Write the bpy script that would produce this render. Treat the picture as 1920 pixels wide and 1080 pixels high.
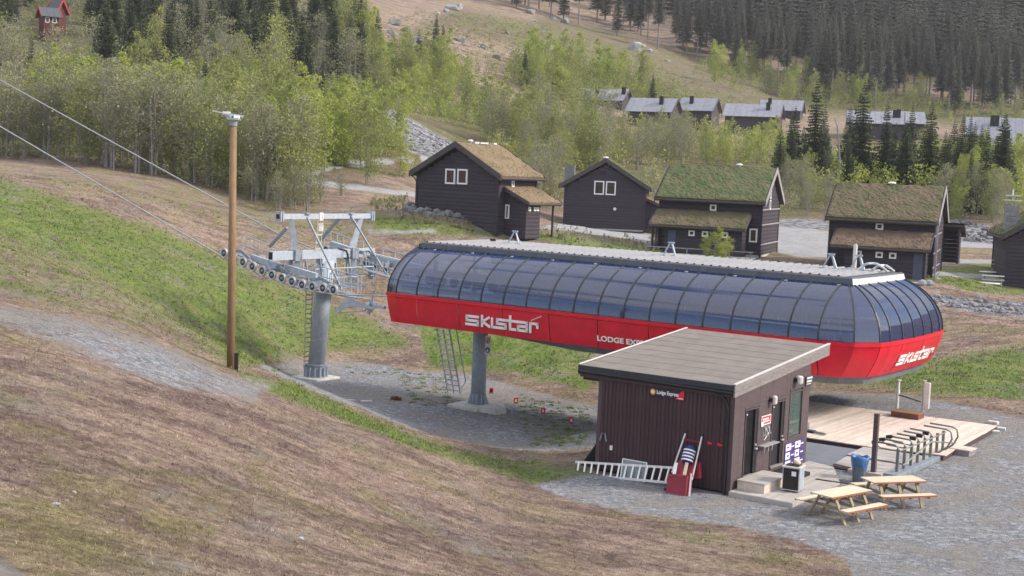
import bpy, bmesh, math, random
import numpy as np
from mathutils import Vector, Matrix
random.seed(7); RNG = np.random.default_rng(7)
PI = math.pi
# ------------------------------------------------------------------ clearing
for o in list(bpy.data.objects): bpy.data.objects.remove(o)
SC = bpy.context.scene
C = SC.collection
# ------------------------------------------------------------------ camera
F_PX, CAM_H, HOR_Y, ROLL = 2600., 9.5, 315., .042
PITCH = math.atan((540 - HOR_Y) / F_PX)
fw = np.array([0, math.cos(PITCH), -math.sin(PITCH)])
rt0 = np.array([1., 0, 0]); up0 = np.cross(rt0, fw)
rt = math.cos(ROLL) * rt0 + math.sin(ROLL) * up0
up = -math.sin(ROLL) * rt0 + math.cos(ROLL) * up0
CAM = np.array([0, 0, CAM_H])
cd = bpy.data.cameras.new('camera'); cam = bpy.data.objects.new('camera', cd); C.objects.link(cam)
cam.matrix_world = Matrix(((rt[0], up[0], -fw[0], 0), (rt[1], up[1], -fw[1], 0), (rt[2], up[2], -fw[2], CAM_H), (0, 0, 0, 1)))
cd.sensor_width = 36; cd.lens = 36 * F_PX / 1920; cd.clip_start = .5; cd.clip_end = 6000
SC.camera = cam
# ------------------------------------------------------------------ world
SUN_EL, SUN_AZ = math.radians(33), math.radians(95)      # azimuth clockwise from +Y (ahead), sun ahead and to the right
w = bpy.data.worlds.new('World'); SC.world = w; w.use_nodes = True
nt = w.node_tree; nt.nodes.clear()
N = nt.nodes.new; LK = nt.links.new
wo = N('ShaderNodeOutputWorld'); bg = N('ShaderNodeBackground'); bg.inputs[1].default_value = .14
sky = N('ShaderNodeTexSky'); sky.sky_type = 'NISHITA'; sky.sun_disc = False
sky.sun_elevation = SUN_EL; sky.sun_rotation = SUN_AZ; sky.air_density = 1.0; sky.dust_density = 1.5
tc = N('ShaderNodeTexCoord'); mp = N('ShaderNodeMapping'); mp.inputs['Scale'].default_value = (1, 1, 2.6)
nz = N('ShaderNodeTexNoise'); nz.inputs['Scale'].default_value = 3.2; nz.inputs['Detail'].default_value = 7; nz.inputs['Roughness'].default_value = .58
cr = N('ShaderNodeValToRGB'); cr.color_ramp.elements[0].position = .56; cr.color_ramp.elements[1].position = .67
mx = N('ShaderNodeMixRGB'); mx.inputs[2].default_value = (6.0, 6.0, 6.2, 1)
LK(tc.outputs['Generated'], mp.inputs[0]); LK(mp.outputs[0], nz.inputs['Vector']); sx = N('ShaderNodeSeparateXYZ'); LK(tc.outputs['Generated'], sx.inputs[0]); am = N('ShaderNodeMath'); am.operation = 'MULTIPLY_ADD'; LK(sx.outputs[2], am.inputs[0]); am.inputs[1].default_value = .28; LK(nz.outputs['Fac'], am.inputs[2]); LK(am.outputs[0], cr.inputs[0])
LK(cr.outputs[0], mx.inputs[0]); LK(sky.outputs[0], mx.inputs[1]); LK(mx.outputs[0], bg.inputs[0]); LK(bg.outputs[0], wo.inputs[0])
# ------------------------------------------------------------------ sun behind thin cloud
sl = bpy.data.lights.new('sun', 'SUN'); sl.energy = 3.0; sl.angle = math.radians(10); sl.color = (1, .89, .76)
so = bpy.data.objects.new('sun', sl); C.objects.link(so)
sd = Vector((math.sin(SUN_AZ) * math.cos(SUN_EL), math.cos(SUN_AZ) * math.cos(SUN_EL), math.sin(SUN_EL)))
so.rotation_euler = sd.to_track_quat('Z', 'Y').to_euler()
SC.view_settings.view_transform = 'Standard'; SC.view_settings.look = 'None'
SC.view_settings.exposure = 0.74; SC.view_settings.gamma = 1; SC.view_settings.use_curve_mapping = False
SC.render.resolution_x = 1024; SC.render.resolution_y = 576

# ------------------------------------------------------------------ survey helpers: camera rays -> positions in the place
def ray(x, y): return fw + rt * (x - 960) / F_PX - up * (y - 540) / F_PX
def P(x, y, D): return CAM + D * ray(x, y)
def G(x, y, z=0):
    r = ray(x, y); return CAM + (z - CAM_H) / r[2] * r
SA = math.radians(-35)                                   # bearing of the lift line
AX = np.array([math.cos(SA), math.sin(SA), 0]); NX = np.array([-math.sin(SA), math.cos(SA), 0])
ST = np.array([-5.53, 64.83, 0])                         # station frame: s along the line, n across, z up
def site(s, n, z=0): return ST + AX * s + NX * n + np.array([0, 0, z])
def to_site(p): d = np.array(p) - ST; return float(d @ AX), float(d @ NX)
def on_n(px, py, n):
    r = ray(px, py); t = ((ST + n * NX - CAM) @ NX) / (r @ NX); p = CAM + t * r
    return float((p - ST) @ AX), n, float(p[2])

# ------------------------------------------------------------------ object helpers
def link(o): C.objects.link(o); return o
def tag(o, label=None, cat=None, group=None, kind=None):
    if label: o['label'] = label
    if cat: o['category'] = cat
    if group: o['group'] = group
    if kind: o['kind'] = kind
    return o
def thing(name, loc, rz, label, cat, group=None):
    o = link(bpy.data.objects.new(name, None)); o.location = loc; o.rotation_euler = (0, 0, rz)
    o.empty_display_size = .2
    return tag(o, label, cat, group)
def inst(name, me, parent=None, loc=(0, 0, 0), rot=(0, 0, 0), scale=None):
    o = link(bpy.data.objects.new(name, me)); o.parent = parent; o.location = loc; o.rotation_euler = rot
    if scale: o.scale = scale
    return o
def kids(o): return [c for c in C.objects if c.parent is o]
def dup(root, loc, rz=None, label=None, scale=None, children=None):
    r = root.copy(); link(r); r.location = loc
    if rz is not None: r.rotation_euler = (0, 0, rz)
    if scale: r.scale = (scale,) * 3 if not hasattr(scale, '__len__') else scale
    if label: r['label'] = label
    for ch in (children if children is not None else kids(root)):
        c = ch.copy(); link(c); c.parent = r
        if children is None:
            for g in kids(ch): d = g.copy(); link(d); d.parent = c
    return r
class MB:
    """collects shapes and links them as ONE mesh object"""
    def __init__(s): s.v = []; s.f = []; s.m = []; s.mi = 0
    def add(s, vs, fs):
        b = len(s.v); s.v += [tuple(map(float, q)) for q in vs]
        s.f += [tuple(b + i for i in f) for f in fs]; s.m += [s.mi] * len(fs); return s
    def box(s, x0, x1, y0, y1, z0, z1, R=None, o=(0, 0, 0)):
        vs = [(x, y, z) for z in (z0, z1) for y in (y0, y1) for x in (x0, x1)]
        if R is not None: vs = [tuple(R @ Vector(q) + Vector(o)) for q in vs]
        elif o != (0, 0, 0): vs = [(q[0] + o[0], q[1] + o[1], q[2] + o[2]) for q in vs]
        return s.add(vs, [(0, 2, 3, 1), (4, 5, 7, 6), (0, 1, 5, 4), (1, 3, 7, 5), (3, 2, 6, 7), (2, 0, 4, 6)])
    def beam(s, p, q, w_, h, upv=(0, 0, 1)):
        p, q = Vector(p), Vector(q); d = (q - p).normalized(); x = d.cross(Vector(upv))
        if x.length < 1e-4: x = d.cross(Vector((0, 1, 0)))
        x.normalize(); z = x.cross(d)
        vs = [e + x * a * w_ / 2 + z * b * h / 2 for e in (p, q) for a, b in ((-1, -1), (1, -1), (1, 1), (-1, 1))]
        return s.add(vs, [(3, 2, 1, 0), (4, 5, 6, 7), (0, 1, 5, 4), (1, 2, 6, 5), (2, 3, 7, 6), (3, 0, 4, 7)])
    def tube(s, pts, r, n=8, cap=True):
        pts = [Vector(p) for p in pts]; rs = r if hasattr(r, '__len__') else [r] * len(pts); b = len(s.v); vs = []; fs = []
        ref = None
        for i, p in enumerate(pts):
            d = (pts[min(i + 1, len(pts) - 1)] - pts[max(i - 1, 0)]).normalized()
            if ref is None: ref = Vector((0, 0, 1)) if abs(d.z) < .9 else Vector((1, 0, 0))
            x = d.cross(ref).normalized(); y = d.cross(x); ref = x.cross(d)
            vs += [p + (x * math.cos(2 * PI * k / n) + y * math.sin(2 * PI * k / n)) * rs[i] for k in range(n)]
        for i in range(len(pts) - 1):
            for k in range(n):
                a, c = i * n + k, i * n + (k + 1) % n; fs.append((a, c, c + n, a + n))
        if cap: fs += [tuple(range(n))[::-1], tuple((len(pts) - 1) * n + k for k in range(n))]
        return s.add(vs, fs)
    def prism(s, poly, z0, z1):
        n = len(poly); vs = [(x, y, z0) for x, y in poly] + [(x, y, z1) for x, y in poly]
        return s.add(vs, [tuple(range(n))[::-1], tuple(range(n, 2 * n))] + [(i, (i + 1) % n, n + (i + 1) % n, n + i) for i in range(n)])
    def quad(s, a, b, c, d): return s.add([a, b, c, d], [(0, 1, 2, 3)])
    def lathe(s, prof, n=16, o=(0, 0, 0), cap=True):
        vs = [(o[0] + r * math.cos(2 * PI * k / n), o[1] + r * math.sin(2 * PI * k / n), o[2] + z) for r, z in prof for k in range(n)]
        fs = [(i * n + k, i * n + (k + 1) % n, (i + 1) * n + (k + 1) % n, (i + 1) * n + k) for i in range(len(prof) - 1) for k in range(n)]
        if not cap: return s.add(vs, fs + [(k, (k + 1) % n, (len(prof) - 1) * n + (k + 1) % n, (len(prof) - 1) * n + k) for k in range(n)])
        return s.add(vs, fs + [tuple(range(n))[::-1], tuple((len(prof) - 1) * n + k for k in range(n))])
    def mesh(s, name, mats, smooth=False):
        me = bpy.data.meshes.new(name); me.from_pydata(s.v, [], s.f)
        for m in (mats if isinstance(mats, (list, tuple)) else [mats]): me.materials.append(m)
        me.polygons.foreach_set('material_index', s.m)
        if smooth: me.polygons.foreach_set('use_smooth', [True] * len(s.f))
        me.update(); return me
    def build(s, name, mats, parent=None, smooth=False, bevel=0):
        me = s.mesh(name, mats, smooth)
        bm = bmesh.new(); bm.from_mesh(me); bmesh.ops.recalc_face_normals(bm, faces=bm.faces)
        if bevel: bmesh.ops.bevel(bm, geom=bm.edges[:], offset=bevel, segments=1, affect='EDGES')
        bm.to_mesh(me); bm.free()
        return inst(name, me, parent)

# ------------------------------------------------------------------ materials
def new_mat(name):
    m = bpy.data.materials.new(name); m.use_nodes = True; return m, m.node_tree, m.node_tree.nodes['Principled BSDF']
def mat(name, c1, c2=None, scale=3., rough=.7, metal=0., bump=0., bscale=None, stretch=(1, 1, 1), spec=.4, rnd=0., lo=.35, hi=.65):
    m, t, b = new_mat(name); n = t.nodes.new; l = t.links.new
    b.inputs['Roughness'].default_value = rough; b.inputs['Metallic'].default_value = metal
    b.inputs['Specular IOR Level'].default_value = spec
    c2 = c2 or tuple(x * .75 for x in c1)
    co = n('ShaderNodeTexCoord'); mp_ = n('ShaderNodeMapping'); mp_.inputs['Scale'].default_value = stretch
    l(co.outputs['Object'], mp_.inputs[0])
    z = n('ShaderNodeTexNoise'); z.inputs['Scale'].default_value = scale; z.inputs['Detail'].default_value = 6; z.inputs['Roughness'].default_value = .65
    l(mp_.outputs[0], z.inputs['Vector'])
    r = n('ShaderNodeValToRGB'); r.color_ramp.elements[0].position = lo; r.color_ramp.elements[1].position = hi
    r.color_ramp.elements[0].color = (*c1, 1); r.color_ramp.elements[1].color = (*c2, 1)
    l(z.outputs['Fac'], r.inputs[0]); out = r.outputs[0]
    if rnd:
        oi = n('ShaderNodeObjectInfo'); mr = n('ShaderNodeMapRange'); mr.inputs[3].default_value = 1 - rnd; mr.inputs[4].default_value = 1 + rnd
        l(oi.outputs['Random'], mr.inputs[0]); mu = n('ShaderNodeVectorMath'); mu.operation = 'SCALE'
        l(out, mu.inputs[0]); l(mr.outputs[0], mu.inputs['Scale']); out = mu.outputs[0]
    l(out, b.inputs['Base Color'])
    if bump:
        z2 = n('ShaderNodeTexNoise'); z2.inputs['Scale'].default_value = bscale or scale * 4; z2.inputs['Detail'].default_value = 5
        l(mp_.outputs[0], z2.inputs['Vector'])
        bp = n('ShaderNodeBump'); bp.inputs['Strength'].default_value = bump; bp.inputs['Distance'].default_value = .03
        l(z2.outputs['Fac'], bp.inputs['Height']); l(bp.outputs[0], b.inputs['Normal'])
    return m
def leaf_mat(name, c1, c2, trans=.35, rnd=.3):
    m, t, b = new_mat(name); n = t.nodes.new; l = t.links.new
    oi = n('ShaderNodeObjectInfo'); co = n('ShaderNodeTexCoord'); z = n('ShaderNodeTexNoise'); z.inputs['Scale'].default_value = 1.1; z.inputs['Detail'].default_value = 3
    l(co.outputs['Object'], z.inputs['Vector'])
    ad = n('ShaderNodeMath'); ad.operation = 'MULTIPLY_ADD'; l(oi.outputs['Random'], ad.inputs[0]); ad.inputs[1].default_value = .7
    sb = n('ShaderNodeMath'); sb.operation = 'SUBTRACT'; l(z.outputs['Fac'], sb.inputs[0]); sb.inputs[1].default_value = .3; l(sb.outputs[0], ad.inputs[2])
    mixc = n('ShaderNodeMixRGB'); mixc.inputs[1].default_value = (*c1, 1); mixc.inputs[2].default_value = (*c2, 1); l(ad.outputs[0], mixc.inputs[0]); mixc.use_clamp = True
    l(mixc.outputs[0], b.inputs['Base Color']); b.inputs['Roughness'].default_value = .6; b.inputs['Specular IOR Level'].default_value = .25
    tr = n('ShaderNodeBsdfTranslucent'); l(mixc.outputs[0], tr.inputs[0]); ms = n('ShaderNodeMixShader'); ms.inputs[0].default_value = trans
    l(b.outputs[0], ms.inputs[1]); l(tr.outputs[0], ms.inputs[2]); l(ms.outputs[0], t.nodes['Material Output'].inputs[0])
    return m
M = {}
M['galv'] = mat('galvanised_steel', (.44, .49, .56), (.33, .38, .45), 5, .6, .1, .05)
M['galv_dark'] = mat('dull_steel', (.30, .34, .40), (.20, .23, .28), 5, .5, .25, .05)
M['tyre'] = mat('rubber', (.03, .03, .032), (.05, .05, .05), 8, .8)
M['sheave'] = mat('pale_sheave', (.62, .63, .66), (.42, .43, .46), 6, .5, .1)
M['rope'] = mat('steel_rope', (.5, .52, .56), (.3, .31, .34), 12, .45, .6)
M['yellow'] = mat('faded_yellow_paint', (.56, .53, .40), (.44, .42, .32), 8, .5)
M['red'] = mat('red_panel_paint', (.70, .004, .028), (.52, .003, .02), 1.3, .32, 0, .02, spec=.5, rnd=.04)
M['white'] = mat('white_paint', (.82, .82, .82), (.72, .72, .72), 6, .5)
M['offwhite'] = mat('bright_white_letters', (.9, .9, .9), (.86, .86, .86), 4, .5)
M['roofmetal'] = mat('pale_ribbed_metal', (.28, .285, .31), (.20, .205, .23), 1.5, .55, .1, .05, rnd=.07)
M['fascia'] = mat('dark_fascia_metal', (.10, .11, .13), (.07, .075, .09), 4, .5, .3)
M['ribmetal'] = mat('dark_rib_metal', (.05, .055, .065), (.035, .04, .05), 4, .45, .3)
M['under'] = mat('grey_underbody', (.16, .175, .2), (.11, .12, .14), 2, .6)
M['black'] = mat('black_plastic', (.012, .012, .014), (.02, .02, .022), 6, .5)
M['concrete'] = mat('concrete', (.56, .56, .54), (.42, .42, .41), 2.2, .85, 0, .3)
M['pole'] = mat('treated_pole_wood', (.27, .17, .095), (.18, .115, .065), 3, .75, 0, .3, stretch=(8, 8, .5))
M['brownboard'] = mat('brown_stained_board', (.078, .047, .053), (.056, .034, .039), 2.5, .7, 0, .25, stretch=(6, 6, .7), rnd=.14)
M['brownflat'] = mat('brown_stained_cladding', (.10, .072, .080), (.078, .056, .063), 2, .7, 0, .2, stretch=(1, 1, 5))
M['door'] = mat('dark_grey_door', (.035, .036, .045), (.028, .029, .036), 2, .45)
M['greywood'] = mat('weathered_grey_wood', (.27, .25, .25), (.17, .155, .155), 4, .8, 0, .4, stretch=(1, 1, 7), rnd=.12)
M['felt'] = mat('roofing_felt', (.215, .19, .175), (.17, .15, .137), 1.6, .9, 0, .35, 60, rnd=.03)
M['edgewhite'] = mat('bright_metal_edge', (.75, .73, .72), (.6, .58, .57), 5, .35, .3)
M['deck'] = mat('pale_deck_plank', (.64, .55, .48), (.50, .43, .38), 1.2, .8, 0, .2, stretch=(6, 1, 6), rnd=.13)
M['deckgrey'] = mat('greyed_deck_plank', (.46, .43, .41), (.34, .32, .31), 1.6, .8, 0, .2, stretch=(1, 6, 6), rnd=.10)
M['mat'] = mat('blue_grey_rubber_mat', (.17, .19, .225), (.14, .155, .185), 1.5, .75, 0, .1)
M['rail'] = mat('dark_turnstile_steel', (.26, .28, .275), (.18, .195, .19), 6, .4, .5)
M['table'] = mat('pine_table_top', (.64, .54, .42), (.50, .42, .31), 2, .7, 0, .15, stretch=(1, 8, 8), rnd=.08)
M['tableleg'] = mat('pine_table_leg', (.36, .30, .20), (.27, .22, .15), 3, .75, 0, .15)
M['tableedge'] = mat('red_brown_end_grain', (.38, .13, .06), (.3, .1, .05), 3, .7)
M['blue'] = mat('blue_bag', (.06, .17, .38), (.04, .12, .29), 4, .4, 0, .6, 9)
M['bin'] = mat('grey_bin_plastic', (.17, .21, .26), (.13, .16, .2), 4, .5)
M['purple'] = mat('violet_print', (.08, .045, .26), (.05, .03, .18), 5, .4)
M['magenta'] = mat('magenta_print', (.5, .06, .25), (.4, .05, .2), 5, .5)
M['sledred'] = mat('faded_red_fibreglass', (.26, .022, .045), (.19, .016, .032), 3, .5)
M['alu'] = mat('aluminium', (.66, .67, .69), (.55, .56, .58), 5, .4, .5)
M['stripe'] = mat('navy_fabric', (.035, .05, .22), (.025, .035, .16), 6, .8)
M['orange'] = mat('orange_print', (.8, .33, .03), (.75, .3, .03), 5, .5)
M['signdark'] = mat('dark_sign_face', (.02, .02, .045), (.025, .025, .05), 5, .4)
M['signred'] = mat('red_sign_face', (.72, .03, .06), (.66, .02, .05), 5, .4)
M['signblue'] = mat('blue_sign_face', (.02, .06, .26), (.02, .05, .22), 5, .4)
M['log'] = mat('dark_stained_log', (.050, .041, .058), (.034, .028, .041), 2.2, .7, 0, .35, stretch=(1.2, 1.2, 7), rnd=.1)
M['bargeboard'] = mat('grey_bargeboard', (.085, .075, .08), (.06, .05, .055), 3, .75)
M['palebarge'] = mat('bleached_board', (.34, .32, .34), (.25, .235, .25), 3, .8)
M['wframe'] = mat('white_window_frame', (.80, .81, .82), (.74, .75, .76), 5, .5)
M['wglass'] = mat('dark_window_glass', (.03, .022, .024), (.06, .045, .04), 2, .12, spec=.6)
M['bluedoor'] = mat('slate_blue_door', (.075, .09, .15), (.06, .07, .12), 3, .6)
M['chim'] = mat('grey_chimney_stone', (.30, .30, .32), (.19, .19, .21), 4, .85, 0, .6)
M['tinroof'] = mat('pale_grey_sheet_roof', (.27, .28, .33), (.21, .22, .27), 1.5, .6, .1, rnd=.06)
M['cabin'] = mat('grey_brown_cabin_wall', (.075, .063, .07), (.05, .042, .048), 2, .8)
M['redcabin'] = mat('dark_red_cabin_wall', (.10, .03, .028), (.075, .024, .022), 3, .8)
M['redtrim'] = mat('bright_red_trim', (.45, .03, .03), (.36, .025, .025), 3, .6)
M['stone'] = mat('grey_stone', (.26, .26, .28), (.10, .10, .11), 1.6, .9, 0, .8, rnd=.25)
M['palestone'] = mat('pale_boulder', (.36, .365, .385), (.20, .205, .22), 1.2, .9, 0, .6, rnd=.12)
M['debris'] = mat('rusty_debris', (.20, .07, .05), (.12, .045, .035), 5, .8)
M['bark'] = mat('grey_birch_bark', (.34, .325, .32), (.18, .17, .17), 3, .85, 0, .3, stretch=(1, 1, 3))
M['twig'] = mat('grey_brown_twigs', (.25, .225, .215), (.17, .155, .15), 3, .9)
M['sbark'] = mat('grey_spruce_bark', (.26, .24, .245), (.17, .155, .16), 3, .9, 0, .3)
M['greybark'] = mat('pale_grey_trunk', (.26, .25, .255), (.18, .17, .175), 3, .9)
M['leafA'] = leaf_mat('fresh_birch_leaf', (.20, .245, .075), (.37, .385, .135), .34)
M['leafB'] = leaf_mat('olive_birch_leaf', (.20, .215, .115), (.34, .34, .19), .34)
M['leafC'] = leaf_mat('bright_willow_leaf', (.24, .315, .065), (.43, .46, .12), .34)
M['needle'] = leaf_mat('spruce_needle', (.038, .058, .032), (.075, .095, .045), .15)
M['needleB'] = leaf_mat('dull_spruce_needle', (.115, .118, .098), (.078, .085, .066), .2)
M['sod'] = mat('green_sod', (.065, .10, .035), (.145, .125, .07), .9, .95, 0, .9, 14, lo=.35, hi=.7)
M['sodbrown'] = mat('brown_sod', (.225, .165, .105), (.12, .11, .055), .9, .95, 0, .9, 14, lo=.4, hi=.75)
M['sodmix'] = mat('mixed_sod', (.082, .088, .04), (.155, .115, .078), .8, .95, 0, .9, 14)
M['sodrust'] = mat('rust_brown_sod', (.12, .085, .068), (.165, .12, .08), .9, .95, 0, .9, 14)

def glass_mat(name, tint, amount, base, rough=.05, ior=1.6):
    m, t, b = new_mat(name); n = t.nodes.new; l = t.links.new
    b.inputs['Base Color'].default_value = (*base, 1); b.inputs['Roughness'].default_value = rough; b.inputs['IOR'].default_value = ior
    b.inputs['Specular IOR Level'].default_value = .9
    tr = n('ShaderNodeBsdfTransparent'); tr.inputs[0].default_value = (*tint, 1); ms = n('ShaderNodeMixShader'); ms.inputs[0].default_value = amount
    l(b.outputs[0], ms.inputs[1]); l(tr.outputs[0], ms.inputs[2]); l(ms.outputs[0], t.nodes['Material Output'].inputs[0])
    return m
M['canopy'] = glass_mat('smoked_canopy_glass', (.30, .39, .62), .40, (.012, .034, .13), .03, 1.85)
M['pane'] = glass_mat('clear_office_glass', (.75, .82, .8), .6, (.12, .16, .15), .04, 1.5)
# ================================================================== TERRAIN
CP = [  # photo pixel x, y and distance along the view axis of surveyed ground points
 (0,1080,18),(500,1080,23.2),(960,1080,29),(1200,1080,30.8),(1500,1062,33.4),(0,560,43),(433,697,51),(480,692,51.6),(560,735,51),(640,762,51),(760,805,48.5),(870,850,45),(940,885,43),
 (0,450,62),(200,520,58),(300,600,54),(380,650,53),(100,700,33),(300,800,30),(600,900,31),(900,1000,31.5),(200,620,41),(350,700,40),(0,800,27),(750,880,37.5),(300,950,24.5),(1100,985,36),(1250,1020,34.5),
 (0,375,85),(150,430,80),(300,540,75),(420,610,75),(500,660,76),
 (0,325,95),(200,362,95),(420,440,96),(600,455,100),(750,445,99),(560,560,88),(300,450,88),(150,390,89),(700,560,92),(640,680,81.8),(900,700,79.8),(1100,765,69.5),(900,560,96),(800,640,85),(1000,690,78),
 (0,306,110),(300,332,112),(500,392,110),(640,400,112),(600,330,130),(750,360,128),(700,385,116),(800,432,101),(700,400,108),
 (931,414,106),(781,392,108),(850,405,104),(1130,432,139),(1210,436,139),(1060,424,139),(1240,472,108),(1427,486,104),(1459,470,111),(1340,480,106),(1555,503,99),(1747,523,95),(1768,504,101),(1650,520,97),(1890,542,104),(1000,460,102),(1200,500,96),(1400,560,92),
 (1800,524,101),(1850,580,91),(1850,620,82),(1800,700,68),(1900,730,64),(1600,640,85),
 (1000,400,150),(1500,432,140),(1485,472,116),(1850,470,120),(1850,440,145),(1850,418,152),(1700,420,150),
 (400,250,155),(200,240,165),(100,200,185),(100,62,260),(400,100,245),(250,150,215),(400,0,300),(0,-100,340),(200,-60,330),(700,200,172),(720,196,168),(850,285,150),(780,290,145),(860,290,165),(700,90,260),(560,170,205),(850,20,380),(650,0,330),
 (1000,260,205),(1000,200,250),(1000,120,300),(1000,30,400),(900,240,200),(1200,180,292),(1200,90,360),(1300,250,258),(1450,240,262),(1100,300,190),(1500,190,350),(1350,130,390),(1700,200,360),(1900,200,360),(1850,290,230),(1650,262,245),(1500,330,190),(1300,330,185),(1850,350,170),
 (1200,60,420),(1500,100,410),(1700,100,420),(1900,100,420),(1500,0,470),(1900,0,470),(1100,-60,560),(1500,-200,620),(1900,-200,620),(600,-260,620),(0,-300,560),(2300,0,470),(-400,0,330),(-300,320,95),(-300,300,112),(-300,500,50),(-300,800,24),(2200,800,62),(2200,620,95),(2200,300,230),(2200,1080,33),(2100,480,130)]
cpw = np.array([P(*c) for c in CP])
extra = [(-20,6,5.),(0,4,4.),(20,5,1.5),(30,15,0.),(22,24,0.),(12,30,.05),(-30,12,6),(50,30,0),(60,60,0),(-60,20,10),(-14,12,4.6),(6,18,2.4),(-4,22,3.0)]
for s in (19,24,30,38):
    for n in (-17,-10,-3,4,8): extra.append(tuple(site(s, n, 0)))
for s in (-12,-8,-3,2,6):
    for n in (2,6,10): extra.append(tuple(site(s, n, -2.4)))
extra += [tuple(site(12, 0, -1.5)), tuple(site(12, 5, -1.5)), tuple(site(16, 2, -.6)), tuple(site(16, -8, -.6)), tuple(site(11, -6, -1.7)), tuple(site(6, -3, -2.3))]
# distant ground all round, so the sheet goes on as a valley and hills
for k in range(24):
    t = 2 * PI * k / 24
    for R_, z in ((1400, 190 if math.cos(t) > -.3 else 60), (2600, 300 if math.cos(t) > -.3 else 120)):
        extra.append((math.sin(t) * R_, math.cos(t) * R_, z + 25 * math.sin(3 * t)))
cpw = np.vstack([cpw, np.array(extra, float)])
def phi(d): return d
_A = np.sqrt(((cpw[:, None, :2] - cpw[None, :, :2]) ** 2).sum(-1))
_n = len(cpw); _K = np.zeros((_n + 3, _n + 3)); _K[:_n, :_n] = phi(_A) - np.eye(_n) * .6
_K[:_n, _n:] = np.c_[np.ones(_n), cpw[:, :2]]; _K[_n:, :_n] = _K[:_n, _n:].T
_W = np.linalg.solve(_K, np.r_[cpw[:, 2], 0, 0, 0])
def sstep(x, a, b): t = np.clip((x - a) / (b - a), 0, 1); return t * t * (3 - 2 * t)
def vnoise(x, y, seed=0):
    xi, yi = np.floor(x).astype(np.int64), np.floor(y).astype(np.int64); fx, fy = x - xi, y - yi
    def h(a, b):
        v = (a * 374761393 + b * 668265263 + seed * 974634777) & 0x7fffffff; v = ((v ^ (v >> 13)) * 1274126177) & 0x7fffffff
        return (v ^ (v >> 16)) % 10007 / 10007.
    u, v = fx * fx * (3 - 2 * fx), fy * fy * (3 - 2 * fy)
    return (h(xi, yi) * (1 - u) + h(xi + 1, yi) * u) * (1 - v) + (h(xi, yi + 1) * (1 - u) + h(xi + 1, yi + 1) * u) * v
def fbm(x, y, o=4, seed=0): return sum(vnoise(x * 2 ** i, y * 2 ** i, seed + i) / 2 ** i for i in range(o)) / sum(.5 ** i for i in range(o)) - .5
def rectmask(s, n, s0, s1, n0, n1, m):
    d = np.maximum(np.maximum(s0 - s, s - s1), np.maximum(n0 - n, n - n1)); return 1 - sstep(d, 0, m)
def ground(x, y, detail=True):
    x = np.atleast_1d(np.asarray(x, float)); y = np.atleast_1d(np.asarray(y, float)); z = np.zeros(len(x))
    for i in range(0, len(x), 20000):
        X = x[i:i + 20000]; Y = y[i:i + 20000]
        d = np.sqrt((X[:, None] - cpw[:, 0]) ** 2 + (Y[:, None] - cpw[:, 1]) ** 2 + .8)
        z[i:i + 20000] = phi(d) @ _W[:_n] + _W[_n] + _W[_n + 1] * X + _W[_n + 2] * Y
    R_ = np.hypot(x, y)
    if detail:
        z += fbm(x * .35, y * .35, 4, 3) * .35 * sstep(R_, 10, 60) + fbm(x * .06, y * .06, 3, 9) * (.5 * sstep(R_, 25, 60) + 3.0 * sstep(R_, 160, 400))
        z += fbm(x * 1.7, y * 1.7, 3, 21) * .12
    s = (x - ST[0]) * AX[0] + (y - ST[1]) * AX[1]; n = (x - ST[0]) * NX[0] + (y - ST[1]) * NX[1]
    m1 = rectmask(s, n, 18.6, 36, -15.5, 8.5, 3.0); z = z * (1 - m1) + (fbm(x, y, 3, 5) * .05) * m1
    m2 = rectmask(s, n, -10.5, 7.5, .5, 9, 3.0); z = z * (1 - m2) + (-2.4 + fbm(x, y, 3, 5) * .12) * m2
    return z
def gz(x, y): return float(ground([x], [y])[0])

NA, NR = 760, 560
# columns: fine inside the view, wider outside; all the way round would be wasted, so +-75 degrees and a back skirt
th = np.r_[np.linspace(-75, -27, 60, endpoint=False), np.linspace(-27, 27, NA - 120), np.linspace(27, 75, 61)[1:]] * PI / 180
rr = np.r_[np.linspace(.5, 12, 14, endpoint=False), 12 * (130 / 12.) ** np.linspace(0, 1, 330, endpoint=False), 130 * (2800 / 130.) ** np.linspace(0, 1, NR - 344)]
TH, RR = np.meshgrid(th, rr); tx, ty = (np.sin(TH) * RR).ravel(), (np.cos(TH) * RR - 2).ravel(); nc = len(th)
tz = ground(tx, ty)
# photograph-independent ground-cover map: polygons traced on the survey, kept as plan-view masks
dx, dy, dz = tx - CAM[0], ty - CAM[1], tz - CAM[2]
vz = dx * fw[0] + dy * fw[1] + dz * fw[2]; vzs = np.maximum(vz, .1)
pu = 960 + F_PX * (dx * rt[0] + dy * rt[1] + dz * rt[2]) / vzs; pv = 540 - F_PX * (dx * up[0] + dy * up[1] + dz * up[2]) / vzs
def pmask(poly, d0, d1, soft):
    """signed soft mask of a polygon (survey pixels), limited to a range of distances"""
    sdist = np.full(len(pu), 1e9); inside = np.zeros(len(pu), bool); n = len(poly)
    for i in range(n):
        x0, y0 = poly[i]; x1, y1 = poly[(i + 1) % n]; ex, ey = x1 - x0, y1 - y0
        t = np.clip(((pu - x0) * ex + (pv - y0) * ey) / (ex * ex + ey * ey + 1e-9), 0, 1)
        sdist = np.minimum(sdist, np.hypot(pu - x0 - t * ex, pv - y0 - t * ey))
        if y0 != y1:
            c = ((y0 > pv) != (y1 > pv)) & (pu < (x1 - x0) * (pv - y0) / (y1 - y0) + x0); inside ^= c
    sd_ = np.where(inside, sdist, -sdist)
    return (sstep(sd_, -soft, soft)) * ((vz > d0) & (vz < d1))
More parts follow.
